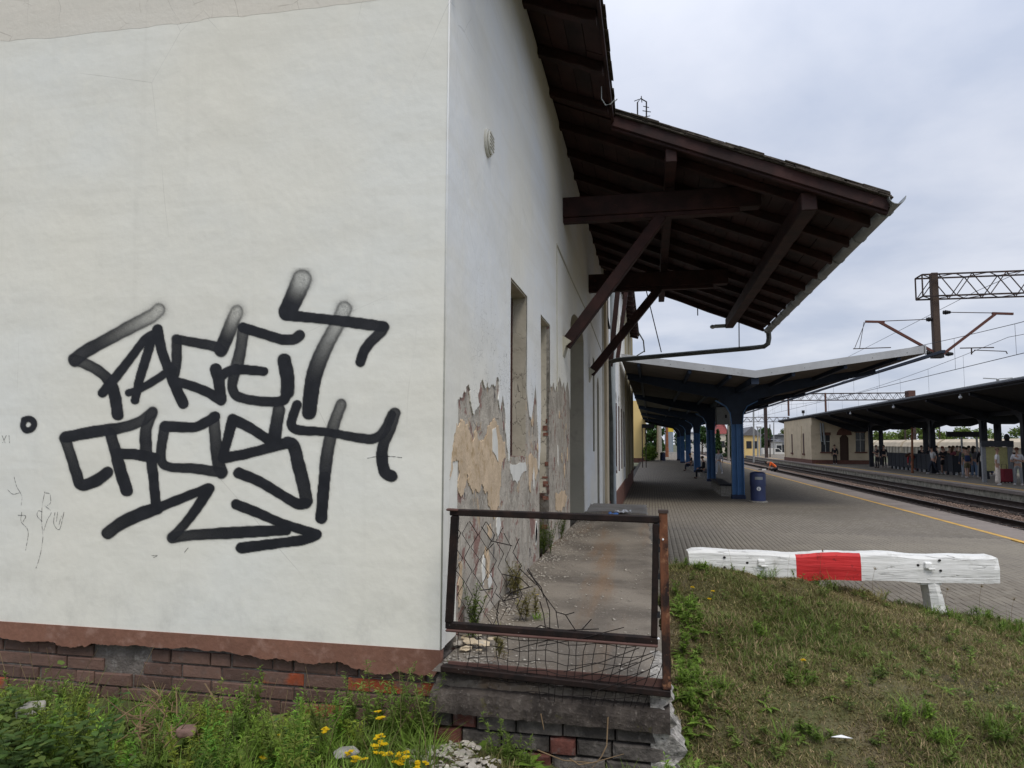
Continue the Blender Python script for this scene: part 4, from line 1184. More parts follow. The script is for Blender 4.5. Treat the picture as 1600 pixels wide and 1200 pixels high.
for zt, h, cells in rows:
    x = W + .01
    for w, red in cells:
        w_ = min(w, .055 - x)
        if w_ < .05: break
        o = link('brick' if red else 'block', random.choice(mr if red else mg), LG, (x + w_ / 2 + .5, 3.475 + random.uniform(-.008, .008) - 3.45, zt - h / 2 - ZL))
        o.scale = (w_ - .008, 1, h - .004); x += w_

# ------------------------------------------------------------------ rusty gate panel between the wall corner and a post
GT = thing('rusty_gate', (-.5, 3.42, -1.2), 'rusty iron gate frame with torn wire netting standing on the ledge', 'gate')
gy = 3.42
def gp_(px, py, dy=0): return at(px, py, 1, gy + dy)
def rot_beam(name, p, q, w, h, mat, up=(0, 1, 0)):
    b = MB(); b.beam(p, q, w, h, up); return b.build(name, mat, GT, bevel=.004)
rot_beam('frame_rail', gp_(704, 800), gp_(1034, 812), .032, .040, M['rusty_iron'])
rot_beam('frame_rail', gp_(697, 976), gp_(1028, 1001), .032, .036, M['rusty_iron'])
rot_beam('frame_flange', gp_(697, 984, -.012), gp_(1028, 1009, -.012), .012, .034, flat('rust_brown', (0.10, 0.052, 0.042)))
rot_beam('frame_stile', gp_(711, 806), gp_(702, 972), .036, .042, M['rusty_iron'])
rot_beam('frame_stile', gp_(1025, 818), gp_(1022, 994), .030, .042, M['rusty_iron'])
rot_beam('hinge_plate', gp_(698, 796, -.02), gp_(716, 797, -.02), .012, .03, flat('rust_brown', (0.10, 0.052, 0.042)))
rot_beam('sill_angle', gp_(690, 1043, -.0), gp_(1048, 1083, -.0), .030, .045, M['rusty_iron'])
rot_beam('sill_flange', gp_(700, 1040, .02), gp_(1046, 1070, .02), .05, .006, flat('rust_brown', (0.10, 0.052, 0.042)))
pb, pt_ = gp_(1042, 1076, -.0), gp_(1036, 800, -.0)
b = MB(); b.beam(pb, pt_, .040, .040, (0, 1, 0)); ps = b.build('gate_post', M['rust_post'], GT, bevel=.003)
b = MB(); b.beam(pt_ + Vector((0, 0, -.004)), pt_ + Vector((0, 0, .010)), .047, .047, (0, 1, 0)); b.build('post_cap', flat('dark_cap', (0.05, 0.035, 0.03)), GT)
for (x, y) in ((1031, 818), (1030, 845), (1029, 858), (1028, 900), (1028, 960)):
    b = MB(); b.box(*(lambda p: (p.x - .010, p.x + .010, p.y - .02, p.y + .01, p.z - .012, p.z + .012))(gp_(x, y))); b.build('hinge', M['black_paint'], GT)
b = MB(); b.ball(gp_(1036, 843, -.022), .005, 8, 6); b.ball(gp_(1029, 998, -.02), .006, 8, 6); b.build('bolt_head', M['white_litter'], GT)
# netting: diamond part on the left, sheared square part below, torn ends
b = MB(); rw = random.Random(12)
def wire(pts, r=.0016, dy=0.0):
    r *= 1.3
    b.tube([gp_(x + rw.uniform(-1, 1), y + rw.uniform(-1, 1), dy + rw.uniform(-.012, .012)) for x, y in pts], r, 4, cap=False)
NW = []
for i in range(10):
    x0 = 714 + i * 12; top = 815 + max(0, i - 4) * 9
    pts = []; k = 0; y = top
    lim = 980
    while y < lim and x0 + k * 0 < 800:
        side = 5.5 if (k + i) % 2 else -5.5
        pts.append((x0 + side + (y - 815) * .06 + i * .9, y)); y += 19 + i * .35; k += 1
    if len(pts) > 1: wire(pts)
for i in range(8):   # twist marks linking neighbours
    pass
T2 = [[(752, 822), (762, 836), (768, 845), (788, 850), (800, 852)], [(768, 845), (760, 862), (772, 850)], [(785, 896), (814, 903), (828, 918), (838, 914), (812, 888)],
      [(823, 890), (838, 910), (852, 932), (857, 940), (868, 954), (872, 982)], [(852, 934), (858, 955), (860, 982)], [(843, 940), (850, 960), (852, 982)], [(868, 956), (884, 960), (897, 957)],
      [(884, 961), (892, 975), (900, 985)], [(826, 917), (800, 925), (786, 940), (775, 928)], [(786, 940), (812, 932)], [(779, 938), (777, 960), (780, 985)],
      [(830, 985), (845, 978), (870, 984), (935, 983)], [(908, 984), (925, 968)], [(750, 922), (771, 920)], [(824, 888), (833, 903), (846, 918), (851, 934)]]
for w_ in T2: wire(w_, .0019)
# lower net: uprights leaning right towards their foot, rungs drooping
for i in range(22):
    x0 = 716 + i * 15.5
    pts = []
    bend = 4 * math.sin(i * 1.3)
    for k in range(6):
        y = 986 + i * 1.0 + k * (15 if i < 8 else 20)
        if y > 1112 - max(0, 8 - i) * 9: break
        pts.append((x0 + bend * math.sin(k) - (0 if i < 10 else (k * (i - 9) * .55)), y))
    if len(pts) > 1: wire(pts, .0014, -.012)
for k in range(6):
    y0 = 992 + k * 17
    pts = [(712 + k * 10 + j * 22, y0 + j * 1.6 + 3 * math.sin(j * 1.7 + k) - (0 if j < 9 else (j - 8) ** 1.5 * (1.2 if k > 1 else .3))) for j in range(14 - (k // 2))]
    wire(pts, .0014, -.012)
for (a, c) in (((905, 1058), (1027, 1016)), ((900, 1075), (1020, 1025)), ((930, 1080), (1028, 1040)), ((880, 1050), (1000, 1012)), ((960, 1075), (1026, 1052)), ((840, 1010), (975, 980)), ((800, 1015), (900, 985))):
    wire([a, ((a[0] + c[0]) / 2, (a[1] + c[1]) / 2 + 3), c], .0016, -.016)
tag(b.build('wire_netting', M['wire'], GT), kind='stuff')

# ------------------------------------------------------------------ white sleeper barrier with a red stripe
p0, p1 = Vector((0.28, 5.98, -.985)), Vector((2.66, 6.28, -.96))
BR = thing('barrier_beam', (p0.x, p0.y, -1.09), 'low white timber barrier with one red stripe on the grass bank before the platform', 'barrier', rz=math.atan2(p1.y - p0.y, p1.x - p0.x))
Lb = (p1 - p0).length
b = MB(); n_ = 60; rr_ = random.Random(31)
sx0, sx1 = Lb * .352, Lb * .562
xsb = sorted(list(np.linspace(0, Lb, n_)) + [sx0, sx1])
ring0 = [(-.075, -.105), (-.078, 0.0), (-.072, .082), (-.052, .107), (.05, .108), (.075, .085), (.075, -.105)]
vs = []
for i, x in enumerate(xsb):
    wav = .009 * math.sin(x * 5.2 + .6) + .005 * math.sin(x * 13); wy_ = .006 * math.sin(x * 7)
    e = 1.0 - .30 * max(0, 1 - (Lb - x) / .03) - .12 * max(0, 1 - x / .02)
    for k, (yy_, z_) in enumerate(ring0):
        vs.append((x + (.03 * (z_ + .1) if x > Lb - .01 else (-.05 * (z_) if x < .01 else 0)), yy_ * (e if k in (2, 3, 4) else 1) + wy_ * .5 + rr_.uniform(-.0015, .0015),
                   z_ * (e if z_ > .1 else 1) + wav * (1 if z_ > 0 else .7) + rr_.uniform(-.0015, .0015) + .108))
m = len(ring0); fs = []; mi = []
for i in range(len(xsb) - 1):
    red = sx0 - 1e-4 <= xsb[i] < sx1 - 1e-4
    for k in range(m):
        fs.append((i * m + k, i * m + (k + 1) % m, (i + 1) * m + (k + 1) % m, (i + 1) * m + k)); mi.append(1 if red and k in (0, 1, 5, 6) else (1 if red and k in (2,) else 0))
fs.append(tuple(range(m))[::-1]); mi.append(0); fs.append(tuple((len(xsb) - 1) * m + k for k in range(m))); mi.append(0)
b.v = vs; b.f = fs; b.m = mi
b.build('beam', [M['white_timber'], M['red_timber']], BR, origin=BR.location) if False else None
me = b.mesh('beam', [M['white_timber'], M['red_timber']]); bo = link('beam', me, BR, (0, 0, .0)); bo.rotation_euler = (0, 0, 0)
for (x, z) in ((.28, .17), (.28, .09), (.46, .13), (1.785, .135), (1.95, .175), (1.955, .095)):
    bb = MB(); bb.ball((0, 0, 0), (.012, .006, .010), 8, 5); link('bolt_hole', bb.mesh('bolt_hole', M['bolt_dark']), BR, (x, -.0775, z))
for x in (.57, 1.86):
    bb = MB(); bb.add([(-.035, 0, -.03), (.035, .0, -.035), (.03, 0, .028), (-.03, 0, .03), (-.028, -.028, -.02), (.03, -.022, -.03), (.022, -.02, .018), (-.026, -.022, .02)],
                      [(0, 3, 2, 1), (4, 5, 6, 7), (0, 1, 5, 4), (1, 2, 6, 5), (2, 3, 7, 6), (3, 0, 4, 7)])
    bb.box(-.008, .044, -.032, -.02, -.033, -.02)
    o = link('bolt_cap', bb.mesh('bolt_cap', M['white_timber']), BR, (x, -.074, .135)); md = o.modifiers.new('b', 'BEVEL'); md.width = .004
for x, zb in ((1.90, -.34), (.5, -.25)):
    bb = MB(); rr_ = random.Random(5); vs = []
    for k in range(7):
        z = -.0 + (zb) * k / 6; w_ = .042 + .004 * k
        off = .010 * k
        for (a, c) in ((-1, -1), (.1, -1.25), (1, -1), (1, 1), (-1, 1)): vs.append((x + a * w_ + off + rr_.uniform(-.004, .004), c * .06 + rr_.uniform(-.004, .004), z))
    fs = []
    for k in range(6):
        for j in range(5): fs.append((k * 5 + j, k * 5 + (j + 1) % 5, (k + 1) * 5 + (j + 1) % 5, (k + 1) * 5 + j))
    fs += [(0, 1, 2, 3, 4), (34, 33, 32, 31, 30)]
    bb.add(vs, fs); link('post', bb.mesh('post', M['white_timber']), BR, (0, 0, .004))
bb = MB(); bb.box(1.90 - .09, 1.90 + .07, -.05, .05, -.022, -.001); link('packing_piece', bb.mesh('packing_piece', M['white_timber']), BR)
# ------------------------------------------------------------------ taller main building further along the wall
T = thing('main_building', (W, 15.96, ZP), 'taller cream main station building with arched openings beyond the downpipe', 'building')
TY0, TY1, TZ = 15.96, 40.0, 5.9
XT = W + .05
wins = []
for k, yc in enumerate((19.9, 21.5, 23.3, 25.4, 27.6)):
    wins.append((yc, .45, -.95, 1.15, k))
holes = [[(yc - w, z0), (yc + w, z0), (yc + w, z1)] + [(yc + w * math.cos(a), z1 + .42 * math.sin(a)) for a in np.linspace(.2, math.pi - .2, 7)] + [(yc - w, z1)] for yc, w, z0, z1, k in wins]
hol2 = [[(yc - .45, 2.9), (yc + .45, 2.9), (yc + .45, 4.6), (yc - .45, 4.6)] for yc, *_ in wins]
mb = MB(); mb.box(XT - .3, XT - .001, 29.001, TY1, -1.45, TZ); mb.build('wall', M['shaded_cream'], T)
plate('wall', [(TY0, -1.45), (29, -1.45), (29, TZ), (TY0, TZ)], holes + hol2, .3, ((XT - .3, 0, 0), (0, 1, 0), (0, 0, 1)), M['side_paint'], T)
mb = MB(); mb.box(XT - .3, XT + .03, TY0 + .002, TY1, ZP, -1.452); mb.build('base_course', M['maroon_plinth'], T)
for yc, w, z0, z1, k in wins:
    b = MB(); b.box(XT - .26, XT - .2, yc - w, yc + w, z0, z1 + .42); f_ = b.build('window', M['dark_window'], T)
    b = MB()
    for z in (z0 + .03, z0 + .9, z1): b.box(XT - .199, XT - .16, yc - w, yc + w, z - .03, z + .03)
    b.box(XT - .199, XT - .165, yc - .03, yc + .03, z0, z1 + .35); b.build('window_frame', M['window_red'], f_)
    b = MB(); b.box(XT - .199, XT - .002, yc + w - .012, yc + w - .001, z0, z1 + .1); b.build('window_reveal', M['window_red'], T)  # jamb coloured dark to stand for shade in the opening
    b = MB(); b.box(XT - .26, XT - .2, yc - .45, yc + .45, 2.9, 4.6); f_ = b.build('window', M['dark_window'], T)
for y in (16.0, 28.9, 33.5, 39.2):
    b = MB(); b.box(XT + .001, XT + .06, y, y + .75, -1.449, TZ); b.build('pilaster', M['cream_wall'] if y < 20 else M['shaded_cream'], T)
b = MB(); b.box(XT - .28, XT - .001, TY0 - .001, TY0 + .0, -1.4, TZ)
b = MB(); b.box(-9, XT - .301, TY0 + .003, TY0 + .3, -1.4, TZ); b.build('end_wall', M['side_paint'], T)
b = MB()
b.add([(-9, TY0 - .4, TZ + 2.6), (-.58, TY0 - .4, TZ - .15), (-.58, 38, TZ - .15), (-9, 38, TZ + 2.6), (-9, TY0 - .4, TZ + 2.75), (-.58, TY0 - .4, TZ), (-.58, 38, TZ), (-9, 38, TZ + 2.75)],
      [(0, 3, 2, 1), (4, 5, 6, 7), (0, 1, 5, 4), (1, 2, 6, 5), (2, 3, 7, 6), (3, 0, 4, 7)])
tr_ = b.build('roof', M['soffit_board'], T)
for k in range(22):
    b = MB(); b.beam((XT + .01, 16.2 + k * 1.0, TZ - .22), (-.62, 16.2 + k * 1.0, TZ - .34), .09, .13); ORG[tr_.name] = Vector(T.location); b.build('rafter', M['roof_timber'], tr_, origin=T.location)
b = MB(); b.beam((XT + .06, 17.4, 1.9), (-.62, 17.4, TZ - .5), .1, .12); b.build('roof_bracket', M['roof_timber'], T)
b = MB(); b.beam((XT + .06, 21.5, 2.6), (-.62, 21.5, TZ - .5), .1, .12); b.build('roof_bracket', M['roof_timber'], T)
b = MB(); b.tube([(-.6, 36.5, 5.75), (-.35, 36.5, 5.3), (-.30, 36.5, 4.7)], .04, 6); b.tube([(-1.0, 36.2, 4.3), (-.31, 36.5, 4.75)], .03, 5); b.build('eaves_pipe', M['zinc_dark'], T)
b = MB(); b.tube([(XT + .10, 17.95, TZ - .1), (XT + .10, 17.95, -1.9)], .065, 10); b.tube([(XT + .10, 17.95, -.6), (XT + .10, 17.95, -.7)], .08, 10)
b.build('downpipe', M['pale_pipe'], T, smooth=True)
b = MB(); b.tube([(XT + .05, 16.4, 5.2), (XT + .05, 16.4, 3.0), (XT + .1, 16.5, 2.7)], .03, 6); b.build('cable_duct', M['black_paint'], T)
# yellow wing closing the view
Yw = thing('station_wing', (-1.7, 84, ZP), 'yellow wing wall of the station closing the covered platform', 'building')
b = MB(); b.box(-9, -.75, 84, 100, ZP + .02, 5); b.build('wall', M['yellow_wall'], Yw)
b = MB(); b.box(-9, -.70, 83.9, 83.998, ZP - .2, ZP + .35); b.build('base_course', M['maroon_plinth'], Yw)


# ------------------------------------------------------------------ butterfly canopy over the near platform
C0 = 24.0; C1 = 90.0
def cp(px, py, y=C0): return at(px, py, 1, y)
PL_, PV, PR_ = cp(964, 554), cp(1180, 580), cp(1444, 541)
print('canopy', [tuple(round(c, 2) for c in p) for p in (PL_, PV, PR_)])
K = thing('platform_canopy', (3.37, C0, ZP), 'butterfly roof canopy on blue steel columns over the near platform', 'canopy')
zL, zV, zR = PL_.z, PV.z, PR_.z; xL, xV, xR = XT + .07, PV.x, PR_.x
def czr(x): return zL + (zV - zL) * (x - xL) / (xV - xL) if x < xV else zV + (zR - zV) * (x - xV) / (xR - xV)
b = MB()
for (xa, xb) in ((xL, xV), (xV, xR)):
    b.add([(xa, C0 + .05, czr(xa) - .2), (xb, C0 + .05, czr(xb) - .2), (xb, C1, czr(xb) - .2), (xa, C1, czr(xa) - .2),
           (xa, C0 + .05, czr(xa) - .06), (xb, C0 + .05, czr(xb) - .06), (xb, C1, czr(xb) - .06), (xa, C1, czr(xa) - .06)],
          [(0, 3, 2, 1), (4, 5, 6, 7), (0, 1, 5, 4), (1, 2, 6, 5), (2, 3, 7, 6), (3, 0, 4, 7)])
b.build('roof', M['canopy_soffit'], K)
for nm, pts in (('fascia', [(xL, xV), (xV, xR)]),):
    for xa, xb in pts:
        b = MB(); b.add([(xa, C0 - .03, czr(xa) - .22), (xb, C0 - .03, czr(xb) - .22), (xb, C0 - .03, czr(xb) + .02), (xa, C0 - .03, czr(xa) + .02),
                         (xa, C0 + .04, czr(xa) - .22), (xb, C0 + .04, czr(xb) - .22), (xb, C0 + .04, czr(xb) + .02), (xa, C0 + .04, czr(xa) + .02)],
                        [(0, 1, 2, 3), (4, 7, 6, 5), (0, 4, 5, 1), (1, 5, 6, 2), (2, 6, 7, 3), (3, 7, 4, 0)])
        fb = b.build('fascia', M['fascia_metal'], K)
        ORG[fb.name] = Vector(K.location)
        L_ = xb - xa; n_ = int(L_ / .9)
        bb = MB()
        for i in range(n_):
            x = xa + (i + .5) * L_ / n_; bb.ball((x, C0 - .032, czr(x) - .13), .013, 6, 4)
        bb.build('rivet', M['zinc_dark'], fb, origin=K.location)
b = MB(); b.box(xR - .02, xR + .05, C0 - .03, C1, zR - .24, zR + .03); b.build('edge_trim', M['fascia_metal'], K)
# purlins
for (x, h) in ((-.4, .12), (1.3, .14), (2.6, .14), (4.6, .14), (6.2, .14), (7.8, .12), (9.1, .10)):
    b = MB(); b.box(x - .05, x + .05, C0 + .06, C1, czr(x) - .2 - h, czr(x) - .203); b.build('purlin', M['girder_blue'], K)
b = MB(); b.box(xV - .12, xV + .12, C0 + .06, C1, zV - .42, zV - .203); b.build('valley_beam', M['girder_blue'], K)
CY = [28.6, 41.0, 53.4, 65.8, 78.2, 88.5]
XC = 3.30
for i, y in enumerate(CY):
    # girder: tapering arms with a curved haunch over the column
    low = [(xL + .05, czr(xL) - .45), (1.2, czr(1.2) - .66), (2.6, czr(2.6) - .72), (2.88, 1.48), (3.04, 1.22), (3.09, .75)]
    hi = [(3.51, .75), (3.56, 1.22), (3.72, 1.48), (4.15, czr(4.15) - .74), (6.5, czr(6.5) - .52), (xR - .12, czr(xR) - .42)]
    top = [(xR - .12, czr(xR - .12) - .203), (xV, zV - .203), (xL + .05, czr(xL + .05) - .203)]
    b = MB(); b.prism([(x, y - .09, z) for x, z in low + hi + top], (0, .18, 0)); b.build('girder', M['girder_blue'], K)
    cl = MB()
    cl.box(XC - .20, XC + .20, y - .016, y + .016, ZP + .15, .75)
    cl.box(XC - .225, XC - .195, y - .15, y + .15, ZP + .15, .75); cl.box(XC + .195, XC + .225, y - .15, y + .15, ZP + .15, .75)
    cl.box(XC - .03, XC + .0, y - .12, y - .017, ZP + .15, .75)
    # flare up to the girder
    for s_ in (-1, 1):
        pr = [(XC + s_ * .21, .75), (XC + s_ * .25, 1.18), (XC + s_ * .40, 1.45), (XC + s_ * .8, czr(XC + s_ * .9) - .84)]
        for a, c in zip(pr[:-1], pr[1:]): cl.beam((a[0], y, a[1]), (c[0], y, c[1]), .30, .03, (s_, 0, 0) if a[0] == c[0] else (s_, 0, .01))
    cl.box(XC - .22, XC + .22, y - .014, y + .014, .75, 1.6)
    co_ = cl.build('column', M['blue_steel'], K)
    ORG[co_.name] = Vector(K.location)
    rv = MB()
    for k in range(34):
        z = ZP + .25 + k * .085
        for s_ in (-1, 1): rv.ball((XC + s_ * .235, y - .11, z), .012, 4, 3)
    if i < 3: rv.build('rivets', M['blue_steel'], co_, origin=K.location)
    fb_ = MB(); fb_.box(XC - .26, XC + .26, y - .19, y + .19, ZP, ZP + .149); fb_.build('column_foot', M['navy_base'], co_, origin=K.location)
# ------------------------------------------------------------------ things standing on the near platform
def bin_():
    t_ = thing('litter_bin', (3.83, 27.1, ZP), 'navy blue litter bin with white sticker beside the first blue column', 'litter bin')
    b = MB(); b.tube([(3.83, 27.1, ZP + .05), (3.83, 27.1, ZP + .60), (3.83, 27.1, ZP + .60)], .27, 20); b.build('body', M['bin_navy'], t_, smooth=True)
    b = MB(); n = 20
    prof = [(.285, .602), (.285, 1.0), (.27, 1.06), (.20, 1.10), (.05, 1.115)]
    vs = [(3.83 + r_ * math.cos(2 * math.pi * k / n), 27.1 + r_ * math.sin(2 * math.pi * k / n), ZP + z) for r_, z in prof for k in range(n)]
    fs = [(j * n + k, j * n + (k + 1) % n, (j + 1) * n + (k + 1) % n, (j + 1) * n + k) for j in range(len(prof) - 1) for k in range(n)] + [tuple((len(prof) - 1) * n + k for k in range(n)), tuple(range(n))]
    b.add(vs, fs); b.build('hood', M['bin_navy'], t_, smooth=True)
    b = MB()
    for k in range(8):
        a0 = math.radians(-118 + k * 7); a1 = a0 + math.radians(7)
        f = lambda a, z: (3.83 + .289 * math.cos(a), 27.1 + .289 * math.sin(a), ZP + z)
        b.add([f(a0, .83), f(a1, .83), f(a1, .93), f(a0, .93)], [(0, 1, 2, 3)])
    b.build('opening', M['zinc'], t_)
    b = MB()
    for k in range(12):
        a = 2 * math.pi * k / 12; a2 = 2 * math.pi * (k + 1) / 12
        f = lambda r_, a: (lambda u, v: (3.83 + .2735 * math.cos(math.radians(-92) + u / .27), 27.1 + .2735 * math.sin(math.radians(-92) + u / .27), ZP + .50 + v))(r_ * math.cos(a), r_ * math.sin(a))
        b.add([f(0, 0), f(.075, a), f(.075, a2)], [(0, 1, 2)])
    b.build('sticker', M['sign_pale'], t_)
    b = MB(); f = lambda u, v: (3.83 + .276 * math.cos(math.radians(-92) + u / .27), 27.1 + .276 * math.sin(math.radians(-92) + u / .27), ZP + .50 + v)
    for pts in ([(-.01, .02), (.01, .02), (.01, .045), (-.01, .045)], [(-.02, -.05), (-.004, -.05), (.012, .012), (-.008, .012)], [(.01, -.035), (.035, -.02), (.03, -.008), (.004, -.02)], [(-.035, -.01), (-.01, .0), (-.012, .012), (-.038, .004)]):
        b.add([f(*p) for p in pts], [(0, 1, 2, 3)])
    b.build('sticker_figure', M['bin_navy'], t_)
    b = MB(); b.tube([(3.83, 27.1, ZP), (3.83, 27.1, ZP + .05)], .33, 20); b.build('foot', M['concrete_pale'], t_)
bin_()
b = MB(); b.box(3.0, 3.75, 27.4, 28.2, ZP, ZP + .02)
def bench(loc, label, n=4, rz=0):
    t_ = thing('bench', loc, label, 'bench', 'benches between the blue columns', rz)
    b = MB(); b.box(-.24, .24, -2.35, 2.35, .43, .49); link('seat', b.mesh('seat', M['far_steel']), t_)
    for k in range(n):
        y = -2.2 + k * 4.4 / (n - 1); b = MB(); b.box(-.20, .20, y - .07, y + .07, 0, .425); link('leg', b.mesh('leg', M['concrete_pale']), t_)
    return t_
b1 = bench((2.95, 31.9, ZP), 'slatted bench on concrete legs right behind the first blue column', 5)
copy_thing(b1, (3.25, 44.5, ZP), label='bench on concrete legs behind the second blue column')
copy_thing(b1, (3.2, 57.0, ZP), label='bench on concrete legs behind the third blue column')
# hanging board under the canopy
t_ = thing('hanging_sign', (3.35, 35.0, .9), 'square pale information board hanging under the canopy beside a column', 'sign')
p = at(1132, 650, 1, 35.0)
b = MB(); b.box(p.x - .38, p.x + .38, 34.95, 35.05, p.z - .42, p.z + .42); b.build('panel', flat('panel_grey', (0.30, 0.31, 0.31)), t_)
b = MB(); b.box(p.x - .42, p.x + .42, 34.93, 35.07, p.z + .421, p.z + .47); b.box(p.x - .42, p.x - .381, 34.93, 35.07, p.z - .42, p.z + .42); b.box(p.x + .381, p.x + .42, 34.93, 35.07, p.z - .42, p.z + .42); b.build('frame', M['black_paint'], t_)
b = MB(); b.box(p.x + .02, p.x + .10, 34.94, 34.949, p.z - .1, p.z + .06); b.build('mark', M['black_paint'], t_)
b = MB(); b.tube([(p.x - .3, 35, p.z + .46), (p.x - .3, 35, 2.1)], .02, 5); b.tube([(p.x + .3, 35, p.z + .46), (p.x + .3, 35, 2.1)], .02, 5); b.build('hanger', M['black_paint'], t_)
# sign frame on two posts against the wing
t_ = thing('sign_board', (-.1, 62, ZP), 'dark name board on two thin posts near the yellow wall', 'sign')
pa, pb_ = at(1003, 668, 1, 62), at(1022, 668, 1, 62)
b = MB(); b.box(pa.x, pb_.x, 61.96, 62.04, pa.z - .05, pa.z + .3); b.build('board', M['black_paint'], t_)
for x in (pa.x + .02, at(1009, 668, 1, 62).x): 
    b = MB(); b.box(x - .04, x + .04, 62.05, 62.13, ZP, pa.z + .3); b.build('post', flat('dark_cap', (0.05, 0.035, 0.03)), t_)
# litter on the ledge
t_ = thing('litter_bag', (-.5, 11.2, ZL), 'blue and white crumpled plastic litter on the far part of the ledge', 'litter')
b = MB(); rr_ = random.Random(8)
for k, (dx, mat_) in enumerate(((0, 0), (.12, 0), (.22, 0), (.06, 1), (.18, 1))):
    pass
for nm, mt, x0 in (('wrapper', M['blue_litter'], -.70), ('wrapper', M['white_litter'], -.62), ('wrapper', M['white_litter'], -.50)):
    b = MB(); v = []
    for j in range(4):
        for i in range(6): v.append((x0 + .02 + i * .03 + rr_.uniform(-.012, .012), 11.0 + j * .09 + (.35 if mt is not M['blue_litter'] else 0) + rr_.uniform(-.02, .02), ZL + .02 + rr_.uniform(0, .05)))
    b.add(v, [(j * 6 + i, j * 6 + i + 1, j * 6 + i + 7, j * 6 + i + 6) for j in range(3) for i in range(5)]); b.build(nm, mt, t_)

# ------------------------------------------------------------------ overhead line gantries
def truss(t_, x0, x1, y, z0, z1, d, bay, mat, r=.03):
    ch = MB()
    for yy_ in (y, y + d):
        for z in (z0, z1): ch.beam((x0, yy_, z), (x1, yy_, z), r * 2, r * 2)
    ch.build('chord', mat, t_)
    n = int(round((x1 - x0) / bay)); lb = MB()
    for i in range(n):
        a, c, m_ = x0 + i * (x1 - x0) / n, x0 + (i + 1) * (x1 - x0) / n, x0 + (i + .5) * (x1 - x0) / n
        for yy_ in (y, y + d):
            lb.beam((a, yy_, z0), (m_, yy_, z1), r * 1.1, r * 1.1); lb.beam((m_, yy_, z1), (c, yy_, z0), r * 1.1, r * 1.1)
        lb.beam((a, y, z1), (m_, y + d, z1), r, r); lb.beam((m_, y + d, z1), (c, y, z1), r, r)
        lb.beam((a, y, z0), (m_, y + d, z0), r, r); lb.beam((m_, y + d, z0), (c, y, z0), r, r)
    for x in (x0, x1): lb.beam((x, y, z0), (x, y, z1), r * 1.6, r * 1.6); lb.beam((x, y + d, z0), (x, y + d, z1), r * 1.6, r * 1.6); lb.beam((x, y, z1), (x, y + d, z1), r * 1.6, r * 1.6); lb.beam((x, y, z0), (x, y + d, z0), r * 1.6, r * 1.6)
    lb.build('lattice', mat, t_)
GYY = 31.0
p = lambda x, y, yy_=GYY: at(x, y, 1, yy_)
zt_, zb_ = p(1470, 428).z, p(1470, 462).z
xm = p(1467, 500).x
G1 = thing('line_gantry', (xm, GYY, 3.3), 'near overhead line gantry with lattice beam and hanging post above the tracks', 'gantry')
truss(G1, p(1441, 440).x, 31.0, GYY, zb_, zt_, .75, 1.25, M['gantry_steel'])
b = MB(); b.box(xm - .13, xm + .13, GYY + .2, GYY + .48, p(1467, 556).z, zt_ + .12); b.build('hanging_post', flat('post_brown', (0.07, 0.048, 0.036)), G1, bevel=.02)
b = MB(); b.box(xm - .2, xm + .2, GYY + .15, GYY + .52, p(1467, 558).z, p(1467, 552).z); b.build('post_collar', M['black_paint'], G1)
zz1 = lambda x, y: p(x, y, GYY + .33)
b = MB(); b.beam(zz1(1464, 553), zz1(1374, 503), .10, .10); b.beam(zz1(1382, 503), zz1(1352, 502.5), .09, .09); b.build('boom', flat('boom_red', (0.11, 0.045, 0.035)), G1)
b = MB(); b.beam(zz1(1470, 556), zz1(1556, 490), .10, .10); b.beam(zz1(1550, 489.5), zz1(1583, 490.5), .09, .09); b.build('boom', MATS['boom_red'], G1)
b = MB(); b.tube([zz1(1374, 502), zz1(1450, 499)], .018, 5); b.tube([zz1(1484, 488), zz1(1552, 489)], .018, 5); b.tube([zz1(1352, 503), zz1(1335, 545)], .012, 4); b.tube([zz1(1350, 503), zz1(1343, 545)], .012, 4); b.build('tie_rod', M['gantry_steel'], G1)
for (x, y) in ((1454, 499), (1480, 488), (1452, 551), (1484, 553)):
    q_ = zz1(x, y); b = MB()
    for k in range(4): b.tube([q_ + Vector((-.15 + k * .07, 0, 0)), q_ + Vector((-.10 + k * .07, 0, 0)), q_ + Vector((-.08 + k * .07, 0, 0))], [.10 - .015 * abs(k - 1), .09 - .015 * abs(k - 1), .04], 8)
    b.build('insulator', M['black_paint'], G1)
b = MB()
b.beam(zz1(1333, 545), zz1(1392, 543), .035, .035); b.beam(zz1(1500, 544), zz1(1553, 543), .04, .04); b.beam(zz1(1518, 544), zz1(1518, 554), .04, .04); b.beam(zz1(1522, 547), zz1(1572, 549), .03, .03); b.beam(zz1(1572, 549), zz1(1574, 553), .03, .03); b.beam(zz1(1518, 552), zz1(1524, 547), .03, .03)
b.build('steady_arm', M['gantry_steel'], G1)
b = MB(); b.box(30.6, 31.0, GYY, GYY + .7, -3.2, zb_ - .04); b.build('leg', M['gantry_steel'], G1)
G2 = thing('line_gantry', (24, 110, -3.1), 'far overhead line gantry showing above the roof of the far platform canopy', 'gantry')
p2 = lambda x, y: at(x, y, 1, 110)
truss(G2, p2(1196, 625).x, p2(1427, 620).x, 110, p2(1300, 625).z, p2(1300, 614.5).z, 1.0, 1.3, M['gantry_steel'], .045)
for x in (1231, 1289):
    b = MB(); q_ = p2(x, 614); b.box(q_.x - .12, q_.x + .12, 109.7, 109.95, p2(x, 650).z, q_.z); b.build('hanging_post', flat('post_red', (0.10, 0.05, 0.04)), G2)
b = MB(); q_ = p2(1424, 615); b.box(q_.x - .45, q_.x + .45, 109.7, 111.3, q_.z - .7, q_.z + .45); b.build('end_box', MATS['post_red'], G2)
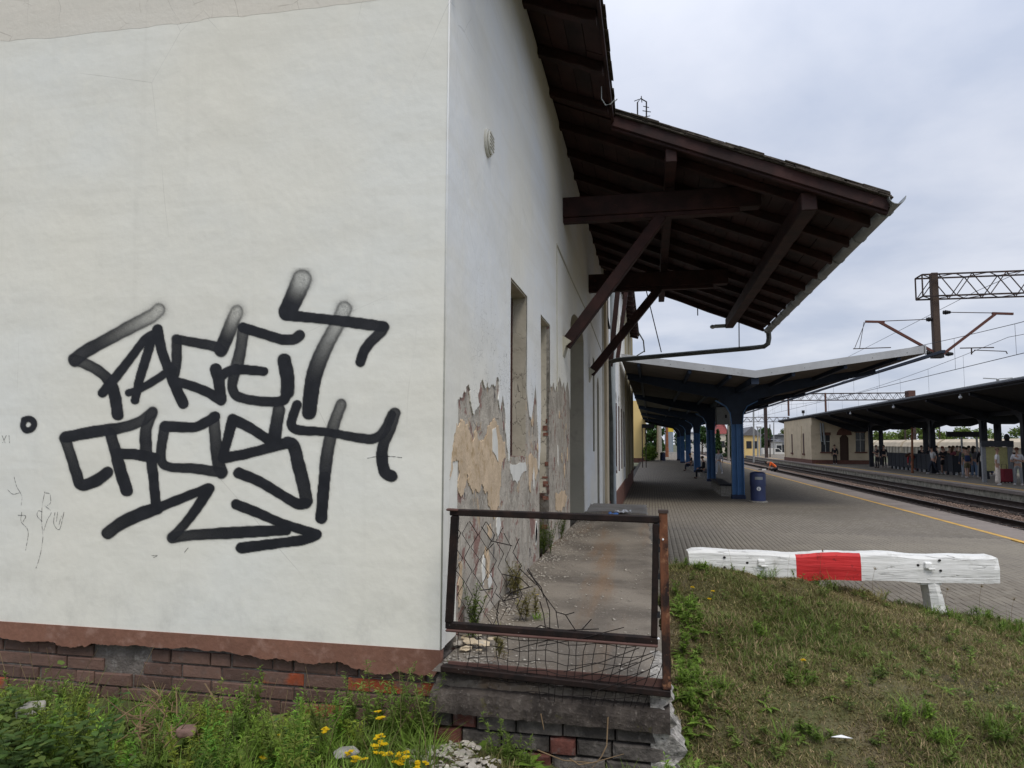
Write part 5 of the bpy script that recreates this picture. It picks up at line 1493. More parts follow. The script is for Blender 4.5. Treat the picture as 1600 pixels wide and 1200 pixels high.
for x in (p2(1196, 620).x, p2(1427, 620).x):
    b = MB(); b.box(x - .2, x + .2, 110, 110.8, -3.2, p2(1300, 625).z - .05); b.build('leg', M['gantry_steel'], G2)
G3 = thing('line_gantry', (15, 190, -3.1), 'most distant thin overhead line gantry low over the tracks', 'gantry')
p3 = lambda x, y: at(x, y, 1, 190)
truss(G3, p3(1150, 650).x, p3(1232, 650).x, 190, p3(1200, 659).z, p3(1200, 652).z, 1.0, 1.8, M['gantry_steel'], .06)
for x in (p3(1150, 650).x, p3(1232, 650).x):
    b = MB(); b.box(x - .2, x + .2, 190, 190.8, -3.2, p3(1200, 652).z); b.build('leg', M['gantry_steel'], G3)
# contact wires, messengers with droppers
def catenary(xc, z_c, z_m, label):
    t_ = thing('catenary_line', (xc, 31, z_m), label, 'overhead wire', 'overhead wires over the tracks')
    b = MB(); b.tube([(xc, 3, z_c), (xc, 250, z_c)], .011, 4); b.build('contact_wire', M['black_paint'], t_)
    ms = MB(); dr_ = MB(); S = 50
    for s0 in (-19, 31, 81, 131, 181):
        pts = []
        for k in range(13):
            u = k / 12; y = s0 + S * u; sag = 4 * 0.75 * u * (1 - u); pts.append((xc, y, z_m - sag))
            if 0 < k < 12: dr_.tube([(xc, y, z_m - sag), (xc, y, z_c)], .006, 3)
        ms.tube(pts, .010, 4)
    ms.build('messenger_wire', M['black_paint'], t_); tag(dr_.build('droppers', M['black_paint'], t_), kind='stuff')
catenary(10.5, 2.62, 3.95, 'overhead wire pair above the track nearest the platform')
catenary(14.1, 2.62, 4.30, 'overhead wire pair above the track beside the far platform')
t_ = thing('feeder_wire', (13, 31, 6.2), 'single high feeder wire running under the gantry beam', 'overhead wire')
b = MB(); b.tube([(13.0, 3, 6.6), (13.0, 16, 6.0), (13.0, 31, 6.2), (13.0, 60, 5.6), (13.0, 110, 6.3), (13, 190, 6.2)], .011, 4); b.build('wire', M['black_paint'], t_)

# ------------------------------------------------------------------ far platform: canopy, small building, stair parapet
FC = thing('far_canopy', (21, 60, ZP), 'long dark canopy with arched steelwork over the far platform', 'canopy')
fx0, fxv, fx1 = 16.9, 21.3, 26.2
FZ = at(1600, 591, 0, fx0).z
F0, F1 = 22.0, at(1217, 657, 0, 16.9).y
def fz(x): return FZ - .24 * (x - fx0) if x < fxv else FZ - .24 * (fxv - fx0) + .2 * (x - fxv)
print('far canopy', FZ, at(1217, 657, 0, fx0), at(1500, 654, 0, 20.5), at(1565, 645.6, 0, 20.5), at(1400, 660, 0, 20.5))
b = MB()
for xa, xb in ((fx0, fxv), (fxv, fx1)):
    b.add([(xa, F0, fz(xa) - .22), (xb, F0, fz(xb) - .22), (xb, F1, fz(xb) - .22), (xa, F1, fz(xa) - .22), (xa, F0, fz(xa)), (xb, F0, fz(xb)), (xb, F1, fz(xb)), (xa, F1, fz(xa))],
          [(0, 3, 2, 1), (4, 5, 6, 7), (0, 1, 5, 4), (1, 2, 6, 5), (2, 3, 7, 6), (3, 0, 4, 7)])
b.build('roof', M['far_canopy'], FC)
b = MB(); b.tube([(fx0 - .05, F0, FZ - .05), (fx0 - .05, F1, FZ - .05)], .09, 6); b.build('gutter', M['far_steel'], FC)
b = MB(); b.tube([(fx0 - .02, F0, FZ + .04), (fx0 - .02, F1, FZ + .04)], .03, 5); b.build('edge_trim', M['zinc'], FC)
for y in (32, 43, 54, 65):
    b = MB(); b.ball((fx0 + .1, y, FZ - .42), (.09, .16, .09), 8, 6); b.beam((fx0 + .1, y, FZ - .36), (fx0 + .1, y, FZ - .2), .05, .05); b.build('lamp', M['sign_pale'], FC)
for y in np.arange(F0 + 1.5, F1, 6.1):
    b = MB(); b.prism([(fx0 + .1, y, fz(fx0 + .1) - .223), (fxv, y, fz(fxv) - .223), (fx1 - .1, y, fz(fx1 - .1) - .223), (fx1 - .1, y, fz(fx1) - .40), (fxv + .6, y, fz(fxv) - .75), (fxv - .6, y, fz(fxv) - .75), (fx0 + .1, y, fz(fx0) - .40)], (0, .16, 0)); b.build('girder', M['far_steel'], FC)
def arcade(xr, ys, ztop, zspring, rad):
    # longitudinal beam with quarter-round brackets on every column
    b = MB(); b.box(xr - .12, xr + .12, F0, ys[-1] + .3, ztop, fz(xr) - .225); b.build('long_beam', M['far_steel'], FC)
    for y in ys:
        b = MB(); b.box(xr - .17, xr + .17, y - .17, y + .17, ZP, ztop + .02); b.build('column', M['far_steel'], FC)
        for s_ in (-1, 1):
            arc = [(xr - .07, y + s_ * .17, ztop - rad), (xr - .07, y + s_ * .17, ztop)] + [(xr - .07, y + s_ * (.17 + rad), ztop)] + [(xr - .07, y + s_ * (.17 + rad - rad * math.cos(a)), ztop - rad + rad * math.sin(a)) for a in np.linspace(math.pi / 2, 0, 8)[1:-1]]
            b = MB(); b.prism(arc, (.14, 0, 0)); b.build('bracket', M['far_steel'], FC)
ya = lambda px, x: at(px, 700, 0, x).y
zar = at(1500, 654.6, 0, 20.5).z
arcade(20.5, [ya(1603, 20.5), ya(1537.5, 20.5), ya(1457, 20.5), ya(1361, 20.5)], zar, 0.6, .95)
arcade(23.2, [ya(1560, 23.2), ya(1447, 23.2), ya(1377, 23.2)], zar * 1.0, 0.6, .95)
# small cream building
SB = thing('platform_building', (17.2, 80, ZP), 'small cream brick building under the far canopy with narrow windows', 'building')
sy0 = 80.0; sx0_ = at(1269, 700, 1, sy0).x; sx1_ = at(1364, 700, 1, sy0).x; sy1 = at(1226, 700, 0, sx0_).y; print('small building', sx0_, sx1_, sy1)
zt2 = 2.3
fr1 = ((0, sy0, 0), (1, 0, 0), (0, 0, 1))
H = []
pxx = lambda px, py: (lambda q_: (q_.x, q_.z))(at(px, py, 1, sy0))
w_a = [pxx(1283, 706), pxx(1297, 706), pxx(1297, 680), pxx(1283, 680)]
d_a = [(pxx(1312, 700)[0], ZP + .06), (pxx(1326, 700)[0], ZP + .06), pxx(1326, 684), pxx(1319, 676), pxx(1312, 684)]
w_b = [pxx(1337, 706), pxx(1352, 706), pxx(1352, 676), pxx(1337, 676)]
plate('front_wall', [(sx0_, ZP), (sx1_, ZP), (sx1_, zt2), (sx0_, zt2 + .5)], [w_a, w_b, d_a], .25, ((0, sy0 + .25, 0), (1, 0, 0), (0, 0, 1)), M['cream_wall'], SB)
for nm, h_, mt in (('window', w_a, M['dark_window']), ('door', d_a, flat('door_brown', (0.06, 0.035, 0.025))), ('window', w_b, M['dark_window'])):
    xs_ = [q_[0] for q_ in h_]; zs_ = [q_[1] for q_ in h_]
    b = MB(); b.box(min(xs_), max(xs_), sy0 + .12, sy0 + .17, min(zs_), max(zs_)); wn_ = b.build(nm, mt, SB); ORG[wn_.name] = Vector(SB.location)
    if nm == 'window':
        b = MB(); xm_ = (min(xs_) + max(xs_)) / 2; zm_ = min(zs_) + (max(zs_) - min(zs_)) * .62
        b.box(xm_ - .03, xm_ + .03, sy0 + .08, sy0 + .119, min(zs_), max(zs_)); b.box(min(xs_), max(xs_), sy0 + .08, sy0 + .118, zm_ - .03, zm_ + .03); b.build('glazing_bar', M['window_white'], wn_, origin=SB.location)
        b = MB(); b.box(min(xs_) - .1, max(xs_) + .1, sy0 - .1, sy0 + .1, min(zs_) - .14, min(zs_)); b.build('window_sill', M['maroon_plinth'], wn_, origin=SB.location)
        b = MB(); b.box(min(xs_) - .06, max(xs_) + .06, sy0 - .04, sy0 - .003, max(zs_), max(zs_) + .3); b.build('window_head', M['maroon_plinth'], wn_, origin=SB.location)
b = MB()
ps_ = [pxx(1319 + 12 * math.cos(a), 680 - 12 * math.sin(a)) for a in np.linspace(0, math.pi, 10)]
b.prism([(x, sy0 - .003, z) for x, z in ps_], (0, -.06, 0)); b.build('door_arch', M['maroon_plinth'], SB)
plate('side_wall', [(sy0 + .251, ZP), (sy1, ZP), (sy1, zt2 + .5), (sy0 + .251, zt2 + .5)], [[(81, -1.1), (81.5, -1.1), (81.5, 1.0), (81.25, 1.3), (81, 1.0)], [(87.2, -1.1), (87.7, -1.1), (87.7, 1.0), (87.45, 1.3), (87.2, 1.0)]], .25,
      ((sx0_ + .25, 0, 0), (0, 1, 0), (0, 0, 1)), M['cream_wall'], SB) if False else None
b = MB(); b.box(sx0_, sx0_ + .25, sy0 + .251, sy1, ZP, zt2 + .5); b.build('side_wall', M['cream_wall'], SB)
for y in (at(1256, 700, 0, sx0_).y, at(1238, 700, 0, sx0_).y):
    b = MB(); b.box(sx0_ - .03, sx0_ - .003, y - .3, y + .3, -1.1, 1.15); sw = b.build('window', M['window_red'], SB); ORG[sw.name] = Vector(SB.location)
    b = MB(); b.box(sx0_ - .12, sx0_ - .003, y - .5, y + .5, -1.3, -1.103); b.build('window_sill', M['maroon_plinth'], sw, origin=SB.location)
for (y, x) in ((sy0 + .3, sx0_ - .05), ((sy0 + at(1243, 700, 0, sx0_).y) / 2 + 1, sx0_ - .05), (sy1 - .5, sx0_ - .05)):
    b = MB(); b.box(x - .03, x + .048, y - .3, y + .3, ZP + .5, 2.0); b.build('pilaster', M['cream_wall'], SB)
b = MB(); b.box(sx0_ - .09, sx0_ - .002, sy0 - .05, sy1, ZP, ZP + .42); b.box(sx0_ - .09, sx1_, sy0 - .11, sy0 - .052, ZP, ZP + .42); b.build('base_course', M['maroon_plinth'], SB)
b = MB(); b.tube([(sx0_ + .9, sy0 - .1, 2.2), (sx0_ + .95, sy0 - .1, .2)], .09, 6); b.tube([(sx0_ + 1.15, sy0 - .1, 2.2), (sx0_ + 1.25, sy0 - .1, -.1)], .09, 6); b.build('downpipe', M['zinc'], SB)
SPt = thing('stair_parapet', (20.7, 54, ZP), 'dark panelled parapet round the stairs on the far platform', 'parapet')
npan = 14
for k in range(npan):
    y0 = 54 + k * .98; b = MB(); b.box(20.66, 20.74, y0 + .02, y0 + .95, ZP + .22, -.80); b.build('panel', flat('parapet_dark', (0.022, 0.026, 0.034)), SPt)
    b = MB(); b.box(20.64, 20.76, y0 - .05, y0 + .05, ZP, -.76); b.build('post', M['far_steel'], SPt)
b = MB(); b.box(20.62, 20.78, 53.95, 67.8, -.80, -.74); b.build('top_rail', M['far_steel'], SPt)
b = MB(); b.box(20.7, 23, 53.9, 53.98, ZP + .22, -.80); b.build('end_panel', MATS['parapet_dark'], SPt)
b = MB(); b.box(20.95, 21.0, 54.1, 67.8, ZP, ZP + .20); b.build('base_course', M['sign_pale'], SPt)
# shelter / notice case among the people
def at_p(px, py): return at(px, py, 2, ZP)
q0 = at(1571, 745, 2, ZP); 
NS = thing('notice_case', (21.5, 42, ZP), 'grey framed notice case with yellow timetable sheets among the crowd', 'notice case')
a0, a1 = at(1536, 700, 1, 44.5), at(1577, 700, 1, 44.5)
b = MB(); b.box(a1.x - .12, a1.x + .12, 44.4, 44.6, ZP, .15); b.box(a0.x - .1, a0.x + .1, 44.42, 44.58, ZP, .1); b.build('post', flat('case_grey', (0.27, 0.28, 0.29)), NS)
b = MB(); b.box(a0.x - .15, a1.x + .15, 44.3, 44.39, -.12, .22); b.build('header', flat('case_dark', (0.06, 0.065, 0.075)), NS)
b = MB(); b.box(a0.x + .11, a1.x - .13, 44.46, 44.5, -1.5, -.14); b.build('timetable', flat('timetable_yellow', (0.50, 0.47, 0.22)), NS)
b = MB(); b.ball((a1.x - .1, 44.5, .40), (.16, .16, .22), 8, 6); b.box(a1.x - .2, a1.x, 44.4, 44.6, .16, .25); b.build('speaker', M['black_paint'], NS)
NB_ = thing('name_board', (23.5, 52, ZP), 'long dark name board on posts behind the waiting people', 'sign')
a0, a1 = at(1479, 678, 1, 52), at(1536, 678, 1, 52)
b = MB(); b.box(a0.x, a1.x, 51.9, 52.1, .50, .86); b.build('board', M['black_paint'], NB_)
for x in (a0.x + .9, a1.x - .4): b = MB(); b.box(x - .05, x + .05, 51.95, 52.05, ZP, .5); b.build('post', M['galvanised'], NB_)

# ------------------------------------------------------------------ poles and lamps
def pole(px, pbase, y, ptop, w, mat, label, cat='post', name='pole', head=None, group=None):
    q_ = at(px, pbase, 1, y); tp = at(px, ptop, 1, y)
    t_ = thing(name, (q_.x, y, q_.z), label, cat, group)
    b = MB(); b.tube([(q_.x, y, min(q_.z, ZP if q_.x < 9 else -3)), (tp.x, y, tp.z)], [w, w * .7], 8); b.build('shaft', mat, t_, smooth=True)
    if head == 'ball':
        b = MB(); b.ball((tp.x, y, tp.z + .15), (.28, .28, .25), 8, 6); b.build('lamp', M['sign_pale'], t_)
    if head == 'box':
        b = MB(); b.box(tp.x - .25, tp.x + .25, y - .25, y + .25, tp.z - .1, tp.z + .5); b.build('lamp_head', M['black_paint'], t_)
    if head == 'twin':
        b = MB(); b.beam((tp.x - 1.5, y, tp.z + .1), (tp.x - .15, y, tp.z), .25, .08); b.build('lamp', M['galvanised'], t_)
        b = MB(); b.beam((tp.x + .15, y, tp.z), (tp.x + 1.5, y, tp.z + .1), .25, .08); b.build('lamp', M['galvanised'], t_)
    return t_
pole(1030, 713, 95, 655, .38, M['concrete_pale'], 'thick pale concrete post standing past the covered platform')
pole(1042, 700, 110, 655, .26, M['orange_pole'], 'rusty orange mast beyond the covered platform')
pole(1177.5, 712, 100, 640, .14, M['galvanised'], 'tall pale mast between the blue column and the far trees')
pole(1184, 710, 120, 668, .14, M['galvanised'], 'short pale lamp post left of the pair in the distance', 'lamp post', 'lamp_post', 'ball', 'globe lamps in the distance')
pole(1188, 710, 126, 668, .14, M['galvanised'], 'globe lamp post right of the pair in the distance', 'lamp post', 'lamp_post', 'ball', 'globe lamps in the distance')
pole(1203, 712, 115, 663, .10, M['gantry_steel'], 'dark rusty line mast in the distance left of the cream building')
pole(1209, 712, 140, 660, .13, M['galvanised'], 'thin grey mast right of the dark rusty one')
pole(1138, 712, 90, 665, .16, M['concrete_pale'], 'pale post seen between the first two blue columns')
pole(1255, 700, 150, 645, .16, M['galvanised'], 'lamp mast with dark head rising behind the cream building roof', 'lamp post', 'lamp_post', 'box')
pole(1559, 690, 90, 592, .22, M['galvanised'], 'tall twin armed street lamp behind the far canopy', 'lamp post', 'lamp_post', 'twin')
pole(1425, 735, 57, 668, .10, M['orange_pole'], 'orange and white signal post on the far platform')
pole(1414, 700, 120, 655, .18, M['gantry_steel'], 'rust brown line mast seen under the far canopy')
pole(1468, 700, 110, 655, .10, M['gantry_steel'], 'slim dark line mast seen through the far arches')
# antenna on the near roof
AN = thing('antenna', (-.17, 11, rz(-.17) + .1), 'small wire television antenna on the near roof', 'antenna')
pa_ = lambda x, y: at(x, y, 1, 11)
b = MB(); b.tube([(pa_(996, 192).x, 11, 3.8), pa_(996, 160), pa_(1001, 154), pa_(1010, 159), pa_(1010, 184)], .012, 5); b.build('mast', M['black_paint'], AN)
b = MB()
for (x0, y0, x1, y1) in ((991, 158, 999, 155), (1002, 150, 1003, 160), (1004, 173, 1017, 175), (1005, 183, 1016, 181), (1005, 166, 1014, 168), (990, 183, 998, 186), (992, 189, 1000, 186)): b.tube([pa_(x0, y0), pa_(x1, y1)], .007, 4)
b.build('element', M['black_paint'], AN)
# low pallet-like platform trolley by the worker
# ------------------------------------------------------------------ far buildings, wagons
def house(px0, px1, y, ztop, zr, wallm, roofm, label, depth=10, gable=True, wins_=()):
    a0, a1 = at(px0, 700, 1, y), at(px1, 700, 1, y)
    t_ = thing('house', (a0.x, y, -3.3), label, 'house')
    b = MB(); b.box(a0.x, a1.x, y, y + depth, -3.4, ztop); b.build('wall', wallm, t_)
    xm_ = (a0.x + a1.x) / 2
    b = MB()
    if gable: b.prism([(a0.x - .4, y - .3, ztop), (a1.x + .4, y - .3, ztop), (xm_, y - .3, zr)], (0, depth + .6, 0))
    else: b.add([(a0.x - .4, y - .4, ztop), (a1.x + .4, y - .4, ztop), (a1.x + .4, y + depth, ztop), (a0.x - .4, y + depth, ztop), (a0.x + 2, y + depth / 2, zr), (a1.x - 2, y + depth / 2, zr)], [(0, 1, 5, 4), (1, 2, 5), (2, 3, 4, 5), (3, 0, 4)])
    b.build('roof', roofm, t_)
    for (u, z, w_, h_) in wins_:
        b = MB(); x = a0.x + (a1.x - a0.x) * u; b.box(x - w_ / 2, x + w_ / 2, y - .05, y - .003, z, z + h_); b.build('window', M['dark_window'], t_)
    return t_
house(1118, 1137, 170, 2.2, 6.2, M['beige_wall'], M['red_roof'], 'distant pale house under a steep red roof', 12, False, [(.25, -1, .9, 1.5), (.6, -1, .9, 1.5)])
house(1163, 1188, 130, 1.4, 3.0, M['yellow_wall'], M['grey_roof'], 'yellow gabled house beyond the tracks', 12, True, [(.3, -.9, .9, 1.3), (.7, -.9, .9, 1.3)])
house(1213, 1222, 160, .4, .9, M['white_wall'], M['grey_roof'], 'white low house left of the cream platform building', 10, False, [(.5, -1.4, 1, 1)])
house(1216, 1240, 175, 2.0, 2.3, flat('shed_grey', (0.16, 0.165, 0.17)), M['grey_roof'], 'grey flat shed with a dark doorway in the distance', 14, False, [(.35, -3.3, 3.6, 3.0)])
house(1068, 1110, 210, 3.0, 3.4, M['white_wall'], M['grey_roof'], 'long pale block far down the line', 12, False, [(.2, 0, 2, 1), (.5, 0, 2, 1), (.8, 0, 2, 1)])
house(1040, 1052, 200, 4.6, 5.2, flat('shed_blue', (0.22, 0.27, 0.32)), M['grey_roof'], 'bluish hall far beyond the end of the platform', 12, False)
b = MB(); sg = thing('sign_board', (3.5, 130, -2), 'small yellow board beside the rusty orange mast', 'sign'); q_ = at(1048, 668, 1, 130)
b.box(q_.x - .5, q_.x + .5, 129.9, 130, q_.z - .8, q_.z + .8); b.build('board', flat('sign_yellow', (0.62, 0.45, 0.05)), sg)
b = MB(); b.box(q_.x - .06, q_.x + .06, 130.01, 130.1, ZP, q_.z); b.build('post', M['galvanised'], sg)
# covered hopper wagons on a siding
def wagon(y0, L, label):
    t_ = thing('freight_wagon', (37, y0, -3.1), label, 'freight wagon', 'row of beige covered wagons on the siding')
    b = MB(); b.box(35.4, 38.4, y0 + .3, y0 + L - .3, -2.0, -.35); b.build('body', M['wagon_side'], t_)
    b = MB(); b.prism([(35.3, y0 + .2, -.35), (38.5, y0 + .2, -.35), (38.2, y0 + .2, .25), (37.6, y0 + .2, .62), (36.2, y0 + .2, .62), (35.6, y0 + .2, .25)], (0, L - .4, 0)); b.build('cover', M['wagon_tarp'], t_)
    for k in range(9):
        b = MB(); yy_ = y0 + .9 + k * (L - 1.8) / 8; b.box(35.22, 35.39, yy_ - .07, yy_ + .07, -2.0, -.36); b.build('rib', M['wagon_side'], t_)
    for yy_ in (y0 + 1.6, y0 + 3.4, y0 + L - 3.4, y0 + L - 1.6):
        b = MB(); b.tube([(35.6, yy_, -2.55), (35.75, yy_, -2.55)], .46, 14); b.build('wheel', M['black_paint'], t_)
for k in range(7): wagon(58 + k * 13.0, 12.6, ORD[k] + ' beige covered wagon from the right end of the row behind the far platform')
for k in range(2): pass
# parked white van far away
VN = thing('parked_van', (28, 150, -3.2), 'white van parked in front of the distant grey shed', 'van')
q_ = at(1209, 694, 1, 150)
b = MB(); b.prism([(q_.x - 2.2, 150, -2.7), (q_.x + 2.2, 150, -2.7), (q_.x + 2.2, 150, -1.9), (q_.x + 1.5, 150, -1.7), (q_.x + 1.0, 150, -1.0), (q_.x - 2.1, 150, -.9), (q_.x - 2.2, 150, -1.2)], (0, 1.8, 0)); b.build('body', M['white_wall'], VN)
b = MB(); b.prism([(q_.x + .95, 149.98, -1.12), (q_.x + 1.4, 149.98, -1.68), (q_.x + .3, 149.98, -1.68), (q_.x + .3, 149.98, -1.1)], (0, -.02, 0)); b.build('side_window', M['dark_window'], VN)
for dx in (-1.4, 1.4): b = MB(); b.tube([(q_.x + dx, 149.9, -2.8), (q_.x + dx, 150.1, -2.8)], .35, 12); b.build('wheel', M['black_paint'], VN)
# ------------------------------------------------------------------ people
def skin(vs, es, rs, sub=1):
    me = bpy.data.meshes.new('skin'); me.from_pydata([tuple(v) for v in vs], es, [])
    o = bpy.data.objects.new('skin', me); COL.objects.link(o)
    md = o.modifiers.new('s', 'SKIN'); md.use_smooth_shade = True
    if not me.skin_vertices: 
        pass
    sv = me.skin_vertices[0].data
    for i, r in enumerate(rs): sv[i].radius = r if isinstance(r, tuple) else (r, r); sv[i].use_root = (i == 0)
    if sub: m2 = o.modifiers.new('u', 'SUBSURF'); m2.levels = sub; m2.render_levels = sub
    dg = bpy.context.evaluated_depsgraph_get(); dg.update()
    res = bpy.data.meshes.new_from_object(o.evaluated_get(dg))
    bpy.data.objects.remove(o); bpy.data.meshes.remove(me)
    return res


def joined(meshes, name, mat):
    bm = bmesh.new()
    for m_ in meshes: bm.from_mesh(m_)
    out = bpy.data.meshes.new(name); bm.to_mesh(out); bm.free()
    mats = mat if isinstance(mat, list) else [mat]
    for m_ in mats: out.materials.append(m_)
    out.polygons.foreach_set('use_smooth', [True] * len(out.polygons)); return out


POSES = {
    # joints: pelvis z, lean (y shift of chest), per side: elbow, hand, knee, foot offsets
    'stand':  dict(hip=.93, chest=(0, .0, 1.36), neck=(0, -.01, 1.50), head=(0, -.03, 1.66), el=(.25, .03, 1.12), ha=(.25, -.06, .86), kn=(.10, -.01, .50), ft=(.11, .02, .06), kn2=(.10, .0, .50), ft2=(.11, .02, .06)),
    'fold':   dict(hip=.93, chest=(0, .0, 1.36), neck=(0, -.01, 1.50), head=(0, -.05, 1.65), el=(.27, -.03, 1.10), ha=(.02, -.23, 1.16), kn=(.12, -.03, .50), ft=(.15, .02, .06), kn2=(.11, .0, .50), ft2=(.13, .04, .06)),
    'phone':  dict(hip=.93, chest=(0, .02, 1.35), neck=(0, -.02, 1.49), head=(0, -.07, 1.62), el=(.23, .0, 1.10), ha=(.10, -.30, 1.16), kn=(.09, -.03, .50), ft=(.10, .02, .06), kn2=(.10, .02, .50), ft2=(.10, .04, .06)),
    'walk':   dict(hip=.91, chest=(0, -.02, 1.34), neck=(0, -.05, 1.48), head=(0, -.08, 1.64), el=(.24, .08, 1.10), ha=(.24, .02, .85), kn=(.09, -.18, .52), ft=(.09, -.26, .08), kn2=(.09, .06, .48), ft2=(.10, .28, .09)),
    'sit':    dict(hip=.50, chest=(0, .02, .93), neck=(0, -.02, 1.07), head=(0, -.06, 1.22), el=(.24, -.02, .70), ha=(.12, -.32, .62), kn=(.12, -.42, .50), ft=(.13, -.42, .06), kn2=(.13, -.42, .50), ft2=(.13, -.42, .06)),
    'bend':   dict(hip=.88, chest=(0, -.38, 1.08), neck=(0, -.52, 1.12), head=(0, -.66, 1.06), el=(.22, -.46, .80), ha=(.14, -.52, .52), kn=(.12, -.04, .48), ft=(.14, .03, .06), kn2=(.12, .0, .48), ft2=(.14, .06, .06)),
    'kneel':  dict(hip=.52, chest=(0, -.36, .86), neck=(0, -.50, .93), head=(0, -.65, .90), el=(.24, -.50, .55), ha=(.16, -.62, .25), kn=(.14, -.30, .12), ft=(.14, .14, .07), kn2=(.18, -.36, .42), ft2=(.18, -.28, .06)),
}
_pc = {}


def body_parts(pose, female=False, wide=1.0):
    key = (pose, female, wide)
    if key in _pc: return _pc[key]
    P = POSES[pose]; V = lambda *a: Vector(a)
    hip = V(0, 0, P['hip']); ch = V(*P['chest']); ne = V(*P['neck']); hd = V(*P['head'])
    sw = (.155 if female else .18) * wide
    up = (ch - hip).normalized(); wa = hip.lerp(ch, .45)
    vs = [hip, wa, ch, ne, hd - (hd - ne) * .25, hd, hd + (hd - ne).normalized() * .085]
    rs = [(.135 * wide, .105), (.12 * wide * (.88 if female else 1), .09), (.145 * wide, .105), .052, .060, .088, .062]
    es = [(0, 1), (1, 2), (2, 3), (3, 4), (4, 5), (5, 6)]
    arms = []; legs = []
    for s_ in (-1, 1):
        m = lambda t: V(t[0] * s_, t[1], t[2])
        sh_ = ch + V(s_ * sw, 0, 0) + up * .055; el = m(P['el']); ha = m(P['ha'])
        if pose == 'fold' and s_ == 1: ha = ha + V(0, -.03, .05)
        b0 = len(vs); vs += [sh_, el, ha]; rs += [.055, .040, .028]; es += [(2, b0), (b0, b0 + 1), (b0 + 1, b0 + 2)]
        d = (ha - el).normalized(); pa = ha + d * .055; vs.append(pa); rs.append((.036, .020)); es.append((b0 + 2, b0 + 3)); arms.append((sh_, el, ha, pa, d))
        hj = hip + V(s_ * .085 * wide, 0, -.05); kn = m(P['kn'] if s_ < 0 else P['kn2']); ft = m(P['ft'] if s_ < 0 else P['ft2'])
        toe = ft + V(s_ * .02, -.16, -.025)
        if pose == 'kneel' and s_ < 0: toe = ft + V(0, .10, -.04)
        b0 = len(vs); vs += [hj, kn, ft, toe]; rs += [.085, .058, .042, .036]; es += [(0, b0), (b0, b0 + 1), (b0 + 1, b0 + 2), (b0 + 2, b0 + 3)]; legs.append((hj, kn, ft, toe))
    bd = skin(vs, es, rs)
    ex = MB()
    for s_, (sh_, el, ha, pa, d) in zip((-1, 1), arms):
        a = d.cross(V(0, 1, 0)); a = a.normalized() if a.length > .1 else V(1, 0, 0); n_ = a.cross(d)
        for k, L in enumerate((.062, .074, .070, .055)):
            st = pa + a * ((k - 1.5) * .017) - d * .01
            ex.tube([st, st + d * L * .5 + n_ * .006, st + d * L + n_ * .022], [.0095, .0085, .006], 5)
        st = ha + d * .015 + a * .026 * s_; ex.tube([st, st + d * .035 + a * .028 * s_, st + d * .062 + a * .030 * s_], [.011, .0095, .007], 5)
    f = (hd - ne).normalized(); face = V(0, -1, 0) - f * f.dot(V(0, -1, 0)); face.normalize(); rt_ = f.cross(face)
    if pose in ('bend', 'kneel'): face = (V(0, -.25, -1) - f * f.dot(V(0, -.25, -1))).normalized(); rt_ = f.cross(face)
    c = hd + f * .03
    ex.prism([c + face * .084 + f * .03, c + face * .112 - f * .022, c + face * .086 - f * .026], rt_ * .02)
    ex.ball(c + rt_ * .088, (.014, .018, .03), 6, 5); ex.ball(c - rt_ * .088, (.014, .018, .03), 6, 5)
    nb = len(ex.f)
    for s_ in (-1, 1): ex.ball(c + face * .083 + rt_ * .033 * s_ + f * .028, .010, 6, 4, 1)
    ex.beam(c + face * .083 - f * .055 - rt_ * .024, c + face * .083 - f * .055 + rt_ * .024, .008, .008, m=1)
    exm = ex.mesh('x', [M['black_paint'], M['black_paint']])
    shirt_v = [hip + up * .02, wa, ch, ch.lerp(ne, .55)]; sr = [(.152 * wide, .122), (.138 * wide, .108), (.163 * wide, .123), .075]; se = [(0, 1), (1, 2), (2, 3)]
    slv = list(shirt_v), list(sr), list(se)
    for (sh_, el, ha, pa, d) in arms:
        b0 = len(shirt_v); shirt_v += [sh_, sh_.lerp(el, .75)]; sr += [.072, .062]; se += [(2, b0), (b0, b0 + 1)]
        b0 = len(slv[0]); slv[0].extend([sh_, el, ha - (ha - el) * .06]); slv[1].extend([.074, .056, .045]); slv[2].extend([(2, b0), (b0, b0 + 1), (b0 + 1, b0 + 2)])
    tee = skin(shirt_v, se, sr); lng = skin(slv[0], slv[2], slv[1])
    def leg(frac, r1, r2):
        v = [hip + up * .06, hip]; r = [(.148 * wide, .118), (.155 * wide, .125)]; e = [(0, 1)]
        for (hj, kn, ft, toe) in legs:
            b0 = len(v)
            if frac > .55: v += [hj, kn, ft]; r += [.098, r1, r2]; e += [(1, b0), (b0, b0 + 1), (b0 + 1, b0 + 2)]
            else: v += [hj, hj.lerp(kn, .85)]; r += [.100, r1]; e += [(1, b0), (b0, b0 + 1)]
        return skin(v, e, r)
    shoes = skin([legs[0][2] + V(0, .03, -.02), legs[0][2] + V(0, -.04, -.02), legs[0][3]], [(0, 1), (1, 2)], [.048, .052, .045])
    shoes2 = skin([legs[1][2] + V(0, .03, -.02), legs[1][2] + V(0, -.04, -.02), legs[1][3]], [(0, 1), (1, 2)], [.048, .052, .045])
    hr = MB(); hr.ball(c + f * .035 - face * .022, (.096, .100, .088), 12, 8); short = hr.mesh('h', M['black_paint'])
    hl = MB(); hl.ball(c + f * .035 - face * .024, (.100, .104, .092), 12, 8); q_ = c - face * .075
    hl.tube([q_ + f * .04, q_ - f * .10, q_ - f * .26 - face * .02, q_ - f * .34 - face * .02], [.085, .082, .07, .035], 10); longh = hl.mesh('h', M['black_paint'])
    kneeL = (legs[0][1] + legs[1][1]) / 2
